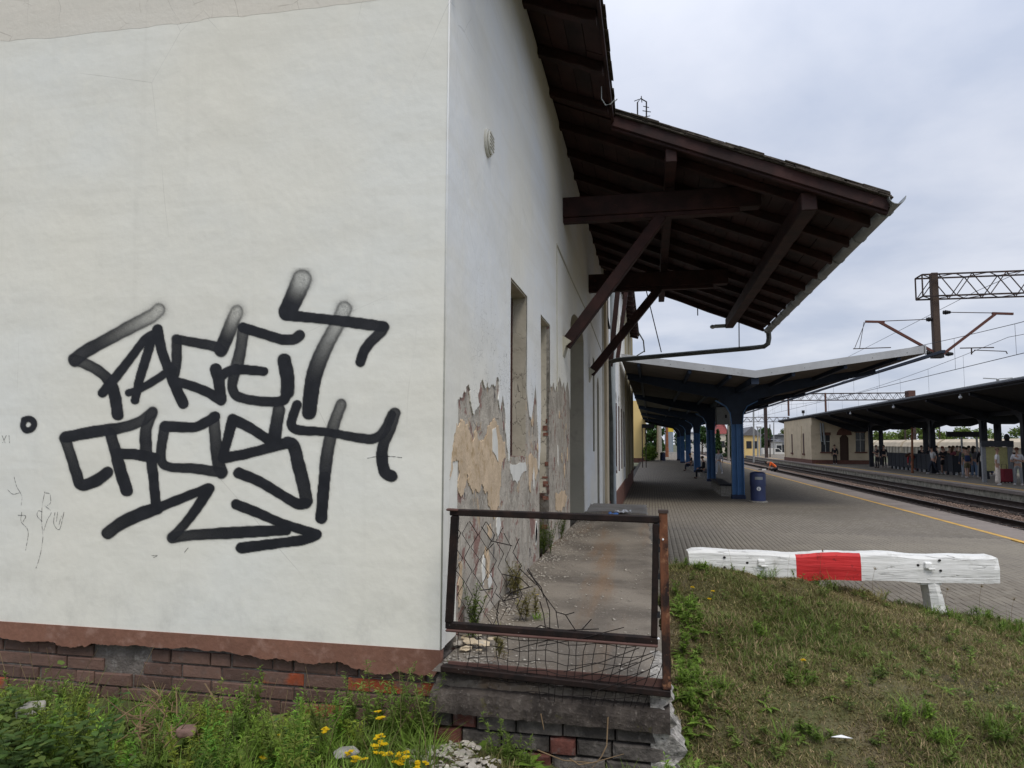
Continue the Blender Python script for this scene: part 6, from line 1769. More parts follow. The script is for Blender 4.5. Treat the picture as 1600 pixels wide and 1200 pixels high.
    sk = MB(); ringz = [(hip + up * .07, .15), (hip - up * .02, .175), (V(0, 0, .62), .20), (V(0, 0, .32), .22), (V(0, 0, .12), .235)]
    sk.tube([p_[0] for p_ in ringz], [p_[1] for p_ in ringz], 14, cap=False); skirt = sk.mesh('s', M['black_paint'])
    _pc[key] = dict(body=bd, extra=exm, tee=tee, long=lng, trousers=leg(1, .068, .056), wide=leg(1, .10, .12), shorts=leg(.4, .095, .09), shoes=(shoes, shoes2), short=short, longhair=longh, skirt=skirt, arms=arms, legs=legs, ch=ch, hip=hip, face=face, up=up, hd=hd)
    return _pc[key]


SKIN = simple('skin_tone', (0.42, 0.25, 0.18), 0.6, var=0.05)
def person(px, py, label, pose='stand', top=(.1, .1, .1), bottom=(.03, .03, .035), hair=(.02, .015, .012), leg='trousers', sleeve='tee', hairlen='short', rz=0.0, h=1.0, shoe=(.5, .5, .5), female=False, y=None, x=None, bag=None, z=ZP, wide=1.0, group='people waiting on the far platform', face_to=None):
    q_ = at(px, py, 2, z) if y is None else at(px, py, 1, y)
    P = body_parts(pose, female, wide)
    t_ = thing('person', (q_.x, q_.y, z), label, 'person', group, rz)
    h *= 1.14 if group.endswith('far platform') else 1.0
    t_.scale = (h, h, h)
    c_ = lambda nm, c: flat('cloth_%d_%d_%d' % tuple(int(v * 255) for v in c), c, .9)
    bm = joined([P['body'], P['extra']], 'body', [SKIN]); link('body', bm, t_)
    def piece(nm, meshes, c): link(nm, joined(meshes, nm, c_(nm, c)), t_)
    piece('jacket' if sleeve == 'long' else 'shirt', [P[sleeve]], top)
    piece({'trousers': 'trousers', 'wide': 'trousers', 'shorts': 'shorts', 'skirt': 'skirt'}[leg], [P[leg]], bottom)
    for s_ in P['shoes']: piece('shoe', [s_], shoe)
    if hairlen: piece('hair', [P['longhair' if hairlen == 'long' else 'short']], hair)
    return t_, P


def prop_bag(t_, P, kind, c):
    b = MB()
    if kind == 'backpack':
        o_ = P['ch'] - P['face'] * .20 - P['up'] * .12
        b.beam(o_ - P['up'] * .20, o_ + P['up'] * .20, .28, .17, P['face'])
        nm = 'backpack'
    loc = t_.location
    me = b.mesh(nm, flat('cloth_%d_%d_%d' % tuple(int(v * 255) for v in c), c, .9))
    o = link(nm, me, None, loc); o.rotation_euler = t_.rotation_euler; o.modifiers.new('b', 'BEVEL').width = .05
    return o


TR = R(-75)   # facing the tracks
pp = person
pp(1371, 731, 'person in dark clothes leaning beside the stair parapet, left of the orange post', 'fold', (.02, .02, .025), (.02, .02, .025), rz=TR, shoe=(.02, .02, .02))
pp(1382, 730, 'person in black jacket half hidden behind a canopy column near the parapet', 'stand', (.015, .015, .02), (.02, .02, .02), sleeve='long', rz=R(-20), shoe=(.02, .02, .02))
pp(1432, 736, 'person in bright red top bending over by the orange signal post', 'bend', (.35, .03, .04), (.30, .03, .05), rz=R(-70), sleeve='long', female=True, hairlen='long', hair=(.06, .03, .02))
pp(1441, 735, 'person in black next to the one bending over in red', 'stand', (.02, .02, .025), (.02, .02, .02), sleeve='long', rz=R(10))
pp(1453, 736, 'person in a black top standing directly behind the thick column', 'stand', (.03, .03, .035), (.03, .03, .04), rz=R(30))
pp(1465, 737, 'person in dark jacket and blue shorts at the left of the waiting crowd', 'stand', (.02, .025, .03), (.05, .08, .16), leg='shorts', sleeve='long', rz=R(-120))
pp(1475, 741, 'red haired person in a short black dress with bare legs', 'phone', (.02, .018, .02), (.02, .018, .02), leg='shorts', hairlen='long', hair=(.16, .04, .02), female=True, rz=R(-40))
pp(1485, 738, 'person in dark green shirt and pale grey shorts with back turned', 'walk', (.03, .045, .035), (.30, .31, .30), leg='shorts', rz=R(150))
pp(1497, 738, 'person in dark top with brown shoulder bag at the hip', 'stand', (.03, .03, .03), (.10, .05, .03), leg='shorts', rz=R(60))
pp(1508, 745, 'person with dark backpack and pale jeans facing away', 'stand', (.05, .055, .08), (.30, .34, .40), rz=R(170), h=.98, sleeve='long')
pp(1515.5, 741, 'person in black shorts between the two wearing jeans', 'stand', (.04, .04, .045), (.02, .02, .02), leg='shorts', rz=R(120))
pp(1523, 745, 'person with dark hair in grey sweater and blue jeans', 'stand', (.12, .12, .13), (.14, .20, .30), rz=R(130), sleeve='long', female=True, hairlen='long')
t_, P_ = pp(1537, 748, 'person in long black dress with a pale bag on the back', 'stand', (.015, .015, .018), (.012, .012, .015), leg='skirt', rz=R(160), female=True, hairlen='long', sleeve='long')
o = prop_bag(t_, P_, 'backpack', (.60, .57, .50)); tag(o, 'pale canvas bag on the back of the person in a black dress', 'backpack')
pp(1551, 742, 'person with fair hair in light blue shirt in front of the notice case', 'phone', (.25, .33, .45), (.05, .06, .10), hair=(.30, .12, .08), rz=R(40), sleeve='long', female=True, hairlen='long')
pp(1560, 757.5, 'person in white tee shirt and wide cream trousers beside the red suitcase', 'stand', (.72, .71, .70), (.70, .62, .54), leg='wide', hair=(.20, .14, .09), rz=R(60), female=True, shoe=(.7, .7, .7), h=.97)
pp(1583, 748, 'person in black cap and dark jacket behind the red suitcase', 'stand', (.02, .02, .022), (.02, .02, .02), sleeve='long', rz=R(-10), hair=(.01, .01, .01))
pp(1592, 758, 'person in striped white shirt and grey trousers with folded arms', 'fold', (.58, .58, .60), (.27, .28, .29), rz=R(-40), shoe=(.75, .75, .75), hair=(.10, .04, .02), h=.98)
pp(1305, 725, 'person in black standing before the left window of the small building', 'stand', (.015, .015, .02), (.015, .015, .02), rz=R(-30), sleeve='long')
pp(1329, 725, 'person in dark grey beside the brown door of the small building', 'walk', (.05, .05, .055), (.02, .02, .03), rz=R(-60), sleeve='long')
pp(1340, 725, 'person in black at the right end of the small building', 'stand', (.02, .02, .02), (.02, .02, .02), rz=R(40))
pp(1347, 722, 'person in a red shirt under the right window of the small building', 'stand', (.30, .04, .05), (.03, .03, .04), rz=R(0))
pp(1491, 742, 'person in maroon top seen between the green shirt and the brown bag', 'stand', (.16, .04, .05), (.04, .05, .08), rz=R(100), female=True, hairlen='long', hair=(.08, .04, .02))
pp(1502, 741, 'person in tan jacket behind the one with the dark backpack', 'fold', (.24, .18, .11), (.05, .05, .06), rz=R(20), sleeve='long')
pp(1530, 742, 'person in dark blue hoodie just left of the long black dress', 'phone', (.04, .06, .13), (.02, .02, .03), rz=R(-60), sleeve='long')
pp(1545, 744, 'person in pale grey sweatshirt just right of the long black dress', 'stand', (.26, .26, .27), (.05, .06, .09), rz=R(70), sleeve='long', hair=(.12, .07, .03))
pp(1459, 741, 'person in white shirt at the right side of the thick column', 'walk', (.5, .5, .5), (.03, .035, .05), rz=R(-80), h=.97)
t_, P_ = pp(1512, 747, 'person in olive shorts with a navy backpack in front of the crowd', 'walk', (.14, .15, .09), (.16, .14, .08), leg='shorts', rz=R(170), h=.97)
o = prop_bag(t_, P_, 'backpack', (.03, .05, .12)); tag(o, 'navy backpack worn by the person in olive shorts', 'backpack')
# luggage
t_ = thing('suitcase', tuple(at(1573, 755, 2, ZP)), 'dark red suitcase standing on the far platform', 'suitcase', rz=R(20))
b = MB(); b.box(-.30, .30, -.17, .17, .07, .80); link('shell', b.mesh('shell', flat('suitcase_red', (.16, .015, .025))), t_).modifiers.new('b', 'BEVEL').width = .05
b = MB(); b.tube([(-.15, .12, .80), (-.15, .12, 1.05), (.15, .12, 1.05), (.15, .12, .80)], .015, 5); link('handle', b.mesh('handle', M['black_paint']), t_)
for x in (-.22, .22):
    for y in (-.12, .12): b = MB(); b.tube([(x - .015, y, .04), (x + .015, y, .04)], .04, 8); link('wheel', b.mesh('wheel', M['black_paint']), t_)
# near platform people
NG = 'people on the near platform'
pp(1124, 740.5, 'person in pale grey clothes and white shoes leaning behind the second blue column', 'walk', (.38, .40, .44), (.40, .42, .46), rz=R(-30), sleeve='long', group=NG, shoe=(.7, .7, .7), h=.99)
pp(1099.5, 750, 'person in black sitting on the bench beside the second blue column', 'sit', (.012, .012, .014), (.012, .012, .014), rz=R(-90), sleeve='long', group=NG, y=44.2, shoe=(.02, .02, .02))
pp(1080, 740, 'person in dark clothes sitting by the third blue column', 'sit', (.02, .02, .02), (.02, .02, .025), rz=R(-90), group=NG, y=55.8, shoe=(.02, .02, .02))
pp(1042.5, 714, 'small distant figure in an orange top beyond the covered platform', 'stand', (.55, .22, .06), (.05, .03, .02), rz=R(20), group=NG)
t_, P_ = pp(1214, 742.5, 'worker in bright orange shirt kneeling on the track beside the platform edge', 'kneel', (.80, .14, .03), (.015, .018, .025), rz=R(-100), group=NG, shoe=(.02, .02, .02), wide=1.05, h=1.12, z=-2.56)
w_ = t_.location
ZW = -2.56
b = MB(); b.tube([(w_.x - .7, w_.y - .1, ZP + .30), (w_.x - 1.2, w_.y - .2, ZP + .03)], .02, 6); b.box(w_.x - 1.45, w_.x - 1.15, w_.y - .3, w_.y - .1, ZP, ZP + .06)
tag(b.build('hand_tool', M['black_paint'], None, origin=(w_.x - 1.5, w_.y - .2, ZP)), 'dark long handled tool lying before the kneeling worker', 'tool')
b = MB(); b.box(w_.x - 1.2, w_.x - .9, w_.y - .5, w_.y - .3, ZP, ZP + .10)
tag(b.build('tool_bag', M['white_litter'], None, origin=(w_.x - 1, w_.y - .4, ZP)), 'small white bag on the platform beside the kneeling worker', 'bag')
# bins further down
def small_bin(px, py, y, label):
    q_ = at(px, py, 1, y); t_ = thing('litter_bin', (q_.x, y, ZP), label, 'litter bin')
    b = MB(); b.tube([(q_.x, y, ZP), (q_.x, y, ZP + .9)], .33, 12); b.build('body', M['bin_navy'], t_, smooth=True)
    b = MB(); b.tube([(q_.x, y, ZP + .901), (q_.x, y, ZP + 1.02)], [.35, .2], 12); b.build('hood', M['black_paint'], t_)
small_bin(1035.5, 710, 88, 'dark round litter bin at the open end of the covered platform')

# ------------------------------------------------------------------ plants
def leaf_quads(P, D, Nn, L, Wd, curl=.25, segs=3):
    """arrays: base points, directions, normals, lengths, widths -> verts (n, 2*segs+1... ,3)"""
    n = len(P); S = np.cross(D, Nn); S /= np.linalg.norm(S, axis=1)[:, None] + 1e-9
    Nn = np.cross(S, D)
    prof = {2: [(0, .25), (.5, 1), (1, .0)], 3: [(0, .15), (.33, 1), (.7, .75), (1, 0)]}[segs]
    vs = []
    for t_, w in prof:
        c = P + D * (L * t_)[:, None] - Nn * (L * curl * t_ * t_)[:, None]
        if w == 0: vs.append(c[:, None])
        else:
            o = S * (Wd * w * .5)[:, None]
            vs.append(np.stack([c - o, c + o], 1))
    V = np.concatenate(vs, 1); k = V.shape[1]
    f = []
    for i in range(segs - 1): a = i * 2; f += [(a, a + 1, a + 3), (a, a + 3, a + 2)]
    a = (segs - 1) * 2; f.append((a, a + 1, a + 2))
    F = np.array(f)[None] + (np.arange(n) * k)[:, None, None]
    return V.reshape(-1, 3), F.reshape(-1, 3), k


class Leaves:
    def __init__(s): s.V = []; s.F = []; s.T = []; s.n = 0

    def add(s, V, F, tint):
        s.V.append(V); s.F.append(F + s.n); s.T.append(np.broadcast_to(tint, V.shape) if np.ndim(tint) == 1 else tint); s.n += len(V)

    def leaves(s, P, D, Nn, L, Wd, tint, curl=.25, segs=3, var=.25, rg=rng):
        D = D / (np.linalg.norm(D, axis=1)[:, None] + 1e-9)
        V, F, k = leaf_quads(P, D, Nn, L, Wd, curl, segs)
        T = np.repeat(tint * (1 + rg.uniform(-var, var, (len(P), 1))), k, 0) if np.ndim(tint) == 1 else np.repeat(tint, k, 0)
        s.add(V, F, T)

    def stem(s, pts, r, tint):
        pts = np.array(pts, float); n = len(pts)
        for i in range(n - 1):
            d = pts[i + 1] - pts[i]; d /= np.linalg.norm(d) + 1e-9
            a = np.cross(d, [.3, .9, .2]); a /= np.linalg.norm(a) + 1e-9; b = np.cross(d, a)
            ra = r * (1 - .6 * i / n); rb = r * (1 - .6 * (i + 1) / n)
            an = np.array([0, 2.1, 4.2])
            o = np.cos(an)[:, None] * a + np.sin(an)[:, None] * b
            V = np.concatenate([pts[i] + o * ra, pts[i + 1] + o * rb])
            F = np.array([(0, 1, 4), (0, 4, 3), (1, 2, 5), (1, 5, 4), (2, 0, 3), (2, 3, 5)])
            s.add(V, F, np.array(tint))

    def mesh(s, name, mat): return np_mesh(name, np.concatenate(s.V), np.concatenate(s.F), mat, tint=np.concatenate(s.T))


G_BRIGHT = np.array([.200, .320, .045]); G_MID = np.array([.145, .205, .042]); G_DARK = np.array([.036, .080, .020]); G_OLIVE = np.array([.225, .200, .075]); DRY = np.array([.46, .35, .190]); G_YEL = np.array([.17, .24, .03])


def weed_feathery(L, x, y, z, h, rg, tint, n_st=5):
    """bushy upright weed with many narrow leaves"""
    for k in range(n_st):
        a = rg.uniform(0, 6.28); lean = rg.uniform(.05, .4)
        hh = h * rg.uniform(.6, 1.05); n = 6
        t = np.linspace(0, 1, n)
        pts = np.stack([x + np.cos(a) * lean * hh * t ** 1.5, y + np.sin(a) * lean * hh * t ** 1.5, z + hh * t], 1) + rg.uniform(-.008, .008, (n, 3)) * t[:, None]
        L.stem(pts, .0022, tint * .8)
        m = int(52 * hh / .35) + 8
        u = rg.uniform(.12, 1, m) ** .8; P = np.stack([np.interp(u, t, pts[:, i]) for i in range(3)], 1)
        ph = rg.uniform(0, 6.28, m); el = rg.uniform(.1, 1.0, m)
        D = np.stack([np.cos(ph) * np.cos(el), np.sin(ph) * np.cos(el), np.sin(el)], 1)
        Ln = rg.uniform(.018, .042, m) * (1.15 - .6 * u) * (1.2)
        L.leaves(P, D, np.tile([0, 0, 1.], (m, 1)) + rg.uniform(-.3, .3, (m, 3)), Ln, Ln * rg.uniform(.16, .34, m), tint * rg.uniform(.75, 1.2), .35, 2, .3, rg)


def weed_broad(L, x, y, z, h, rg, tint, n_st=4, size=1.0):
    """broad toothed leaves in opposite pairs"""
    for k in range(n_st):
        a = rg.uniform(0, 6.28); lean = rg.uniform(.1, .6); hh = h * rg.uniform(.6, 1.05); n = 6
        t = np.linspace(0, 1, n)
        pts = np.stack([x + np.cos(a) * lean * hh * t ** 1.4, y + np.sin(a) * lean * hh * t ** 1.4, z + hh * t], 1)
        L.stem(pts, .003, tint * .8)
        nd = max(4, int(hh / .045))
        for j in range(nd):
            u = .2 + .8 * (j + 1) / nd; p_ = np.array([np.interp(u, t, pts[:, i]) for i in range(3)])
            a0 = (j % 2) * 1.57 + k
            for sgn in (0, math.pi):
                az = a0 + sgn + rg.uniform(-.3, .3); el = rg.uniform(-.1, .6)
                d = np.array([[math.cos(az) * math.cos(el), math.sin(az) * math.cos(el), math.sin(el)]])
                ln = rg.uniform(.045, .075) * size * (1.1 - .55 * u)
                tt = tint * rg.uniform(.7, 1.25)
                pb = p_[None] + d * .012
                # three leaflets-lobes make a toothed outline
                L.leaves(pb, d, np.array([[0, 0, 1.]]), np.array([ln]), np.array([ln * .62]), tt, .25, 3, 0, rg)
                for q in (-.55, .55):
                    c_, s__ = math.cos(q), math.sin(q); d2 = np.array([[d[0, 0] * c_ - d[0, 1] * s__, d[0, 0] * s__ + d[0, 1] * c_, d[0, 2]]])
                    L.leaves(pb, d2, np.array([[0, 0, 1.]]), np.array([ln * .62]), np.array([ln * .36]), tt * .95, .3, 2, 0, rg)


def rosette(L, x, y, z, r, rg, tint, n=12):
    ph = rg.uniform(0, 6.28, n); el = rg.uniform(.15, .9, n)
    D = np.stack([np.cos(ph) * np.cos(el), np.sin(ph) * np.cos(el), np.sin(el)], 1); P = np.tile([x, y, z], (n, 1)).astype(float)
    Ln = rg.uniform(.7, 1.1, n) * r
    L.leaves(P, D, np.tile([0, 0, 1.], (n, 1)), Ln, Ln * .26, tint, .55, 3, .3, rg)
    for f in (.35, .55, .75):   # ragged side lobes
        for q in (-.9, .9):
            c_, s_ = math.cos(q), math.sin(q); D2 = np.stack([D[:, 0] * c_ - D[:, 1] * s_, D[:, 0] * s_ + D[:, 1] * c_, D[:, 2] * .6], 1)
            Nn = np.array([0, 0, 1.]); L.leaves(P + D * (Ln * f)[:, None] - np.array([0, 0, 1.]) * (Ln * .55 * f * f)[:, None], D2, np.tile(Nn, (n, 1)), Ln * .22, Ln * .13, tint, .2, 2, .3, rg)


def tuft(L, x, y, z, h, rg, tint, n=30, spread=.03, lean=.5, w=.0035):
    ph = rg.uniform(0, 6.28, n); el = np.clip(rg.normal(1.15, .3, n), .3, 1.57)
    P = np.stack([x + rg.uniform(-1, 1, n) * spread, y + rg.uniform(-1, 1, n) * spread, np.full(n, z)], 1)
    D = np.stack([np.cos(ph) * np.cos(el), np.sin(ph) * np.cos(el), np.sin(el)], 1); Ln = rg.uniform(.5, 1.1, n) * h
    L.leaves(P, D, np.tile([0, 0, 1.], (n, 1)) + D * .1, Ln, np.full(n, w) * rg.uniform(.7, 1.4, n), tint, lean, 3, .35, rg)


def flower(L, x, y, z, r, rg, n=4, col=(.75, .52, .01)):
    ph = np.arange(n) * 6.28 / n + rg.uniform(0, 1); el = rg.uniform(.3, .7, n)
    D = np.stack([np.cos(ph) * np.cos(el), np.sin(ph) * np.cos(el), np.sin(el)], 1)
    L.leaves(np.tile([x, y, z], (n, 1)).astype(float), D, np.tile([0, 0, 1.], (n, 1)), np.full(n, r), np.full(n, r * .95), np.array(col), .4, 3, .1, rg)


def gz(x, y): return float(ground_h([x], [y])[0])


# short turf and dry grass over the bank and the yard: blades nobody could count
rg = np.random.default_rng(21)
def turf(name, n, xr, yr, hscale, tintmix, label, pow_=1.0, wscale=1.0, mask=None):
    x = rg.uniform(*xr, n); y = yr[0] + (yr[1] - yr[0]) * rg.random(n) ** pow_
    keep = (x > np.interp(y, [3.4, 6, 9, 13], [.10, .05, 0, 0])) | (y < 3.35)
    if mask is not None: keep &= mask(x, y)
    patch_ = np.sin(x * 3.1 + 1.7 * np.sin(y * 2.2)) + np.cos(y * 3.7 + 1.3 * np.sin(x * 2.9)) + .8 * np.sin(x * 8.3 + y * 6.1) + rg.normal(0, .35, n)
    keep &= (patch_ > -1.9) | (rg.random(n) < .45)
    x, y, patch_ = x[keep], y[keep], patch_[keep]; m = len(x)
    z = np.concatenate([ground_h(x[i:i + 4000], y[i:i + 4000]) for i in range(0, m, 4000)]) - .004
    keep2 = z > -2.1
    x, y, z, patch_ = x[keep2], y[keep2], z[keep2], patch_[keep2]; m = len(x)
    ph = rg.uniform(0, 6.28, m); el = np.clip(rg.normal(.95, .40, m), .12, 1.5)
    D = np.stack([np.cos(ph) * np.cos(el), np.sin(ph) * np.cos(el), np.sin(el)], 1)
    Ln = rg.uniform(.4, 1.25, m) * hscale * (1 + .35 * np.clip(patch_, -1.2, 1.6)); 
    g_ = np.clip((patch_ + .6) / 2.2 + rg.normal(0, .3, m), 0, 1)[:, None]
    dry = (rg.random(m) < .24 + .14 * np.sin(x * 2.3 + y * 1.7))[:, None]
    col = G_OLIVE * .95 * (1 - g_) + tintmix * g_
    col = np.where(dry, DRY * rg.uniform(.45, 1.15, (m, 1)), col) * rg.uniform(.6, 1.25, (m, 1))
    L = Leaves(); L.leaves(np.stack([x, y, z], 1), D, np.tile([0, 0, 1.], (m, 1)) + D * .1, Ln, rg.uniform(.0032, .0070, m) * wscale, col, .5, 2, 0, rg)
    o = link(name, L.mesh(name, M['leaf'])); tag(o, label, 'grass', kind='stuff'); return o
turf('grass', 430000, (.02, 5.4), (2.8, 7.0), .040, G_MID, 'short patchy green and brown grass covering the bank', 1.0)
turf('dry_grass', 65000, (.02, 6.5), (2.4, 7.4), .055, DRY * .7, 'thin dry stalks scattered through the bank grass', 1.0, .7)
turf('side_grass', 70000, (5.3, 8.6), (2.8, 7.9), .055, G_MID, 'grass on the bank towards the track', 1.0, 1.6)
turf('thatch', 55000, (.02, 5.4), (2.8, 7.0), .030, DRY * .9, 'matted dead thatch lying between the green blades', 1.0, .9)
turf('edge_grass', 26000, (.1, 6.5), (5.9, 6.9), .060, G_MID * 1.2, 'longer grass along the crest of the bank', 1.0)
turf('yard_grass', 60000, (-5, .2), (2.2, 3.55), .06, G_MID, 'thin grass at the foot of the gable wall', .6)

# weeds massed at the foot of the wall
L = Leaves(); Lf = Leaves()
r_ = np.random.default_rng(33)
TOPX = [-30, 0, 60, 120, 150, 175, 200, 215, 250, 330, 385, 430, 480, 520, 560, 610, 650, 690]
TOPY = [1030, 1042, 1046, 1058, 1075, 1110, 1110, 1078, 1062, 1062, 1048, 1072, 1078, 1050, 1040, 1044, 1050, 1075]
for k in range(330):
    y = 3.5 - .85 * r_.random() ** 1.3; px_ = r_.uniform(-30, 688)
    x = at(px_, 1120, 1, y).x
    # height of the growth along the wall, from the photograph
    H_ = at(px_, np.interp(px_, TOPX, TOPY), 1, y).z - gz(x, y)
    if (135 < px_ < 300 and r_.random() < .6) or (math.sin(px_ * .045) + math.sin(px_ * .021 + 1) < -.5 and r_.random() < .75) or (x > -1.32 and y < 3.38): continue
    tn_ = (G_BRIGHT if r_.random() < .6 else G_MID) * r_.uniform(.7, 1.15); tn_ = tn_ * np.array([r_.uniform(.8, 1.45), 1.08, 1])
    weed_feathery(L, x, y, gz(x, y), max(.08, H_ * (r_.uniform(.25, .8) if k % 4 else r_.uniform(.75, 1.0))), r_, tn_, 4)
for k in range(170):
    y = r_.uniform(2.6, 3.45); x = at(r_.uniform(-20, 680), 1150, 1, y).x
    tuft(L, x, y, gz(x, y), r_.uniform(.10, .26), r_, (G_BRIGHT if r_.random() < .5 else G_MID), 26)
for k in range(46):
    y = r_.uniform(2.7, 3.4); x = at(r_.uniform(-20, 660), 1150, 1, y).x
    rosette(L, x, y, gz(x, y) + .02, r_.uniform(.10, .19), r_, G_MID * r_.uniform(.8, 1.4), 10)
tag(link('weed_bed', L.mesh('weed_bed', M['leaf'])), 'dense green weeds growing along the foot of the gable wall', 'weeds', kind='stuff')
# broad leaved bush at the left edge: individual plants
for k in range(15):
    y = 2.55 + (k // 5) * .26 + r_.uniform(-.04, .04); x = at(-15 + (k % 5) * 42 + r_.uniform(-8, 8), 1120, 1, y).x
    L = Leaves(); weed_broad(L, 0, 0, 0, (at(20, 1062 + 14 * (k % 5), 1, y).z - gz(x, y)) * r_.uniform(.85, 1.0), r_, (G_DARK * np.array([2.1, 1.7, 1.5]) if k % 3 else G_MID * .9), 5, 1.15)
    tag(link('leafy_plant', L.mesh('leafy_plant', M['leaf']), None, (x, y, gz(x, y))), ORD[k % 5] + ' broad leaved plant from the left in the ' + ('front', 'middle', 'back')[k // 5] + ' row of the left thicket', 'plant', 'broad leaved plants at the left end of the wall')
for (x, y, h, lb) in ((at(165, 1100, 1, 3.0).x, 3.0, .27, 'low broad leaved sprig just right of the broad thicket'), (at(470, 1100, 1, 3.05).x, 3.05, .22, 'dark broad leaved plant in the middle of the weeds')):
    L = Leaves(); weed_broad(L, 0, 0, 0, h, r_, G_DARK * 1.7, 4, 1.1); tag(link('leafy_plant', L.mesh('leafy_plant', M['leaf']), None, (x, y, gz(x, y))), lb, 'plant')
# tall feathery plants with names of their own
tall = [(at(p_, 1100, 1, 3.36).x, 3.36, at(p_, t_, 1, 3.36).z + 1.5) for p_, t_ in ((95, 1055), (125, 1062), (262, 1060), (385, 1045), (545, 1040), (580, 1035), (620, 1045), (665, 1040))]
for n_, (x, y, h) in enumerate(sorted(tall)):
    L = Leaves(); weed_feathery(L, 0, 0, 0, h, r_, G_MID * 1.25, 8)
    tag(link('tall_weed', L.mesh('tall_weed', M['leaf']), None, (x, y, gz(x, y))), ORD[n_] + ' tall feathery weed from the left against the brick foot of the gable', 'weed', 'tall feathery weeds along the brick foot')
T0 = Leaves()
for k in range(60):   # dead stems among the weeds
    y = r_.uniform(2.9, 3.5); px_ = r_.uniform(0, 690); x = at(px_, 1120, 1, y).x; z = gz(x, y); h = r_.uniform(.12, .42); a = r_.uniform(0, 6.28); l_ = r_.uniform(.05, .5)
    T0.stem([(x, y, z), (x + .3 * l_ * h * math.cos(a), y + .1 * h * math.sin(a), z + h * .55), (x + l_ * h * math.cos(a), y + .2 * h * math.sin(a), z + h)], .0019, DRY * r_.uniform(.5, .95))
tag(link('dead_stems', T0.mesh('dead_stems', M['leaf'])), 'dry dead stems standing among the green weeds', 'stems', kind='stuff')
# yellow flowers
def yellow_plant(x, y, z, h, heads, lb, grp=None, rad=.012):
    L = Leaves(); weed_feathery(L, 0, 0, 0, h * .75, r_, G_BRIGHT * .9, 3)
    t_ = thing('yellow_flower', (x, y, z), lb, 'flower', grp)
    F = Leaves()
    for k in range(heads):
        a = r_.uniform(0, 6.28); rr2 = r_.uniform(0, .05) if heads > 1 else 0; hx, hy, hz = math.cos(a) * rr2, math.sin(a) * rr2, h * r_.uniform(.92, 1.04)
        L.stem([(0, 0, 0), (hx * .5, hy * .5, hz * .6), (hx, hy, hz)], .0016, G_BRIGHT)
        for j in range(3): flower(F, hx + r_.uniform(-.008, .008), hy + r_.uniform(-.008, .008), hz + r_.uniform(-.004, .006), rad, r_, 5)
    link('stem', L.mesh('stem', M['leaf']), t_); link('petals', F.mesh('petals', M['leaf']), t_)
fl = [(587, 1120, 3.15), (590, 1148, 3.1), (586, 1167, 3.05), (597, 1165, 3.05), (593, 1180, 3.0), (619, 1176, 3.05), (637, 1191, 3.0), (636, 1180, 3.02), (653, 1192, 3.0), (615, 1190, 3.0), (560, 1185, 3.0), (548, 1176, 3.0), (509, 1143, 3.1), (425, 1180, 3.0), (448, 1153, 3.05)]
fl.sort()
for n_, (x, y, d) in enumerate(fl):
    q_ = at(x, y, 1, d); z0 = gz(q_.x, q_.y); yellow_plant(q_.x, q_.y, z0, max(.04, q_.z - z0), 3, ORD[n_] + ' small yellow flower cluster from the left in the weeds below the gable', 'yellow flowers below the gable wall', .0125)
for x, y, lb in ((1082, 918, 'uppermost left yellow dandelion on the bank'), (1114, 923, 'yellow dandelion right of the uppermost one on the bank'), (1108, 935, 'yellow dandelion below the other two on the bank'), (1255, 1032, 'lone yellow dandelion in the middle of the bank')):
    # walk the ray to the ground
    best = None
    for d in np.arange(2.5, 6.5, .02):
        q_ = at(x, y, 1, d)
        if q_.z < gz(q_.x, q_.y) + .06: best = q_; break
    t_ = thing('dandelion', (best.x, best.y, gz(best.x, best.y)), lb, 'flower')
    F = Leaves(); 
    for j in range(3): flower(F, 0, 0, .055 + j * .002, .017 - j * .003, r_, 9)
    S_ = Leaves(); S_.stem([(0, 0, 0), (0.005, 0, .055)], .002, G_BRIGHT); rosette(S_, 0, 0, 0, .05, r_, G_MID, 6)
    link('petals', F.mesh('petals', M['leaf']), t_); link('stem', S_.mesh('stem', M['leaf']), t_)
# plants on and by the ledge
def plant_at(px, py, plane, lb, fn, cat='weed', name='weed', zt=None):
    q_ = at(px, py, *plane); L = Leaves(); fn(L); tag(link(name, L.mesh(name, M['leaf']), None, (q_.x, q_.y, zt if zt is not None else q_.z)), lb, cat); return q_
zl = (2, ZL)
plant_at(852, 862, zl, 'green bushy weed at the foot of the wall under the blocked doorway', lambda L: [weed_feathery(L, r_.uniform(-.03, .08), r_.uniform(-.3, .3), 0, .34, r_, G_MID * .9, 6) for _ in range(5)])
plant_at(873, 842, zl, 'small green weed at the corner of the large doorway', lambda L: [weed_feathery(L, r_.uniform(-.03, .08), r_.uniform(-.1, .2), 0, .30, r_, G_MID * .8, 5) for _ in range(3)])
plant_at(825, 968, zl, 'browning weed growing in the middle of the ledge behind the gate', lambda L: [weed_feathery(L, r_.uniform(-.05, .05), r_.uniform(-.04, .04), 0, .20, r_, G_OLIVE * 1.1, 5) for _ in range(3)] + [tuft(L, .07, 0, 0, .09, r_, G_BRIGHT, 40), flower(L, .06, 0, .16, .012, r_, 6)])
plant_at(782, 1030, (1, 3.55), 'reddish weed in the broken edge of the ledge below the gate', lambda L: [weed_feathery(L, r_.uniform(-.03, .03), 0, 0, .17, r_, G_OLIVE * 1.3, 5)] + [tuft(L, 0, 0, 0, .07, r_, DRY * .7, 20)])
plant_at(735, 965, (0, W + .05), 'thin weed climbing the wall behind the wire netting', lambda L: [weed_feathery(L, r_.uniform(-.02, .04), r_.uniform(-.12, .12), 0, .32, r_, G_MID * .8, 4) for _ in range(4)], zt=ZL)
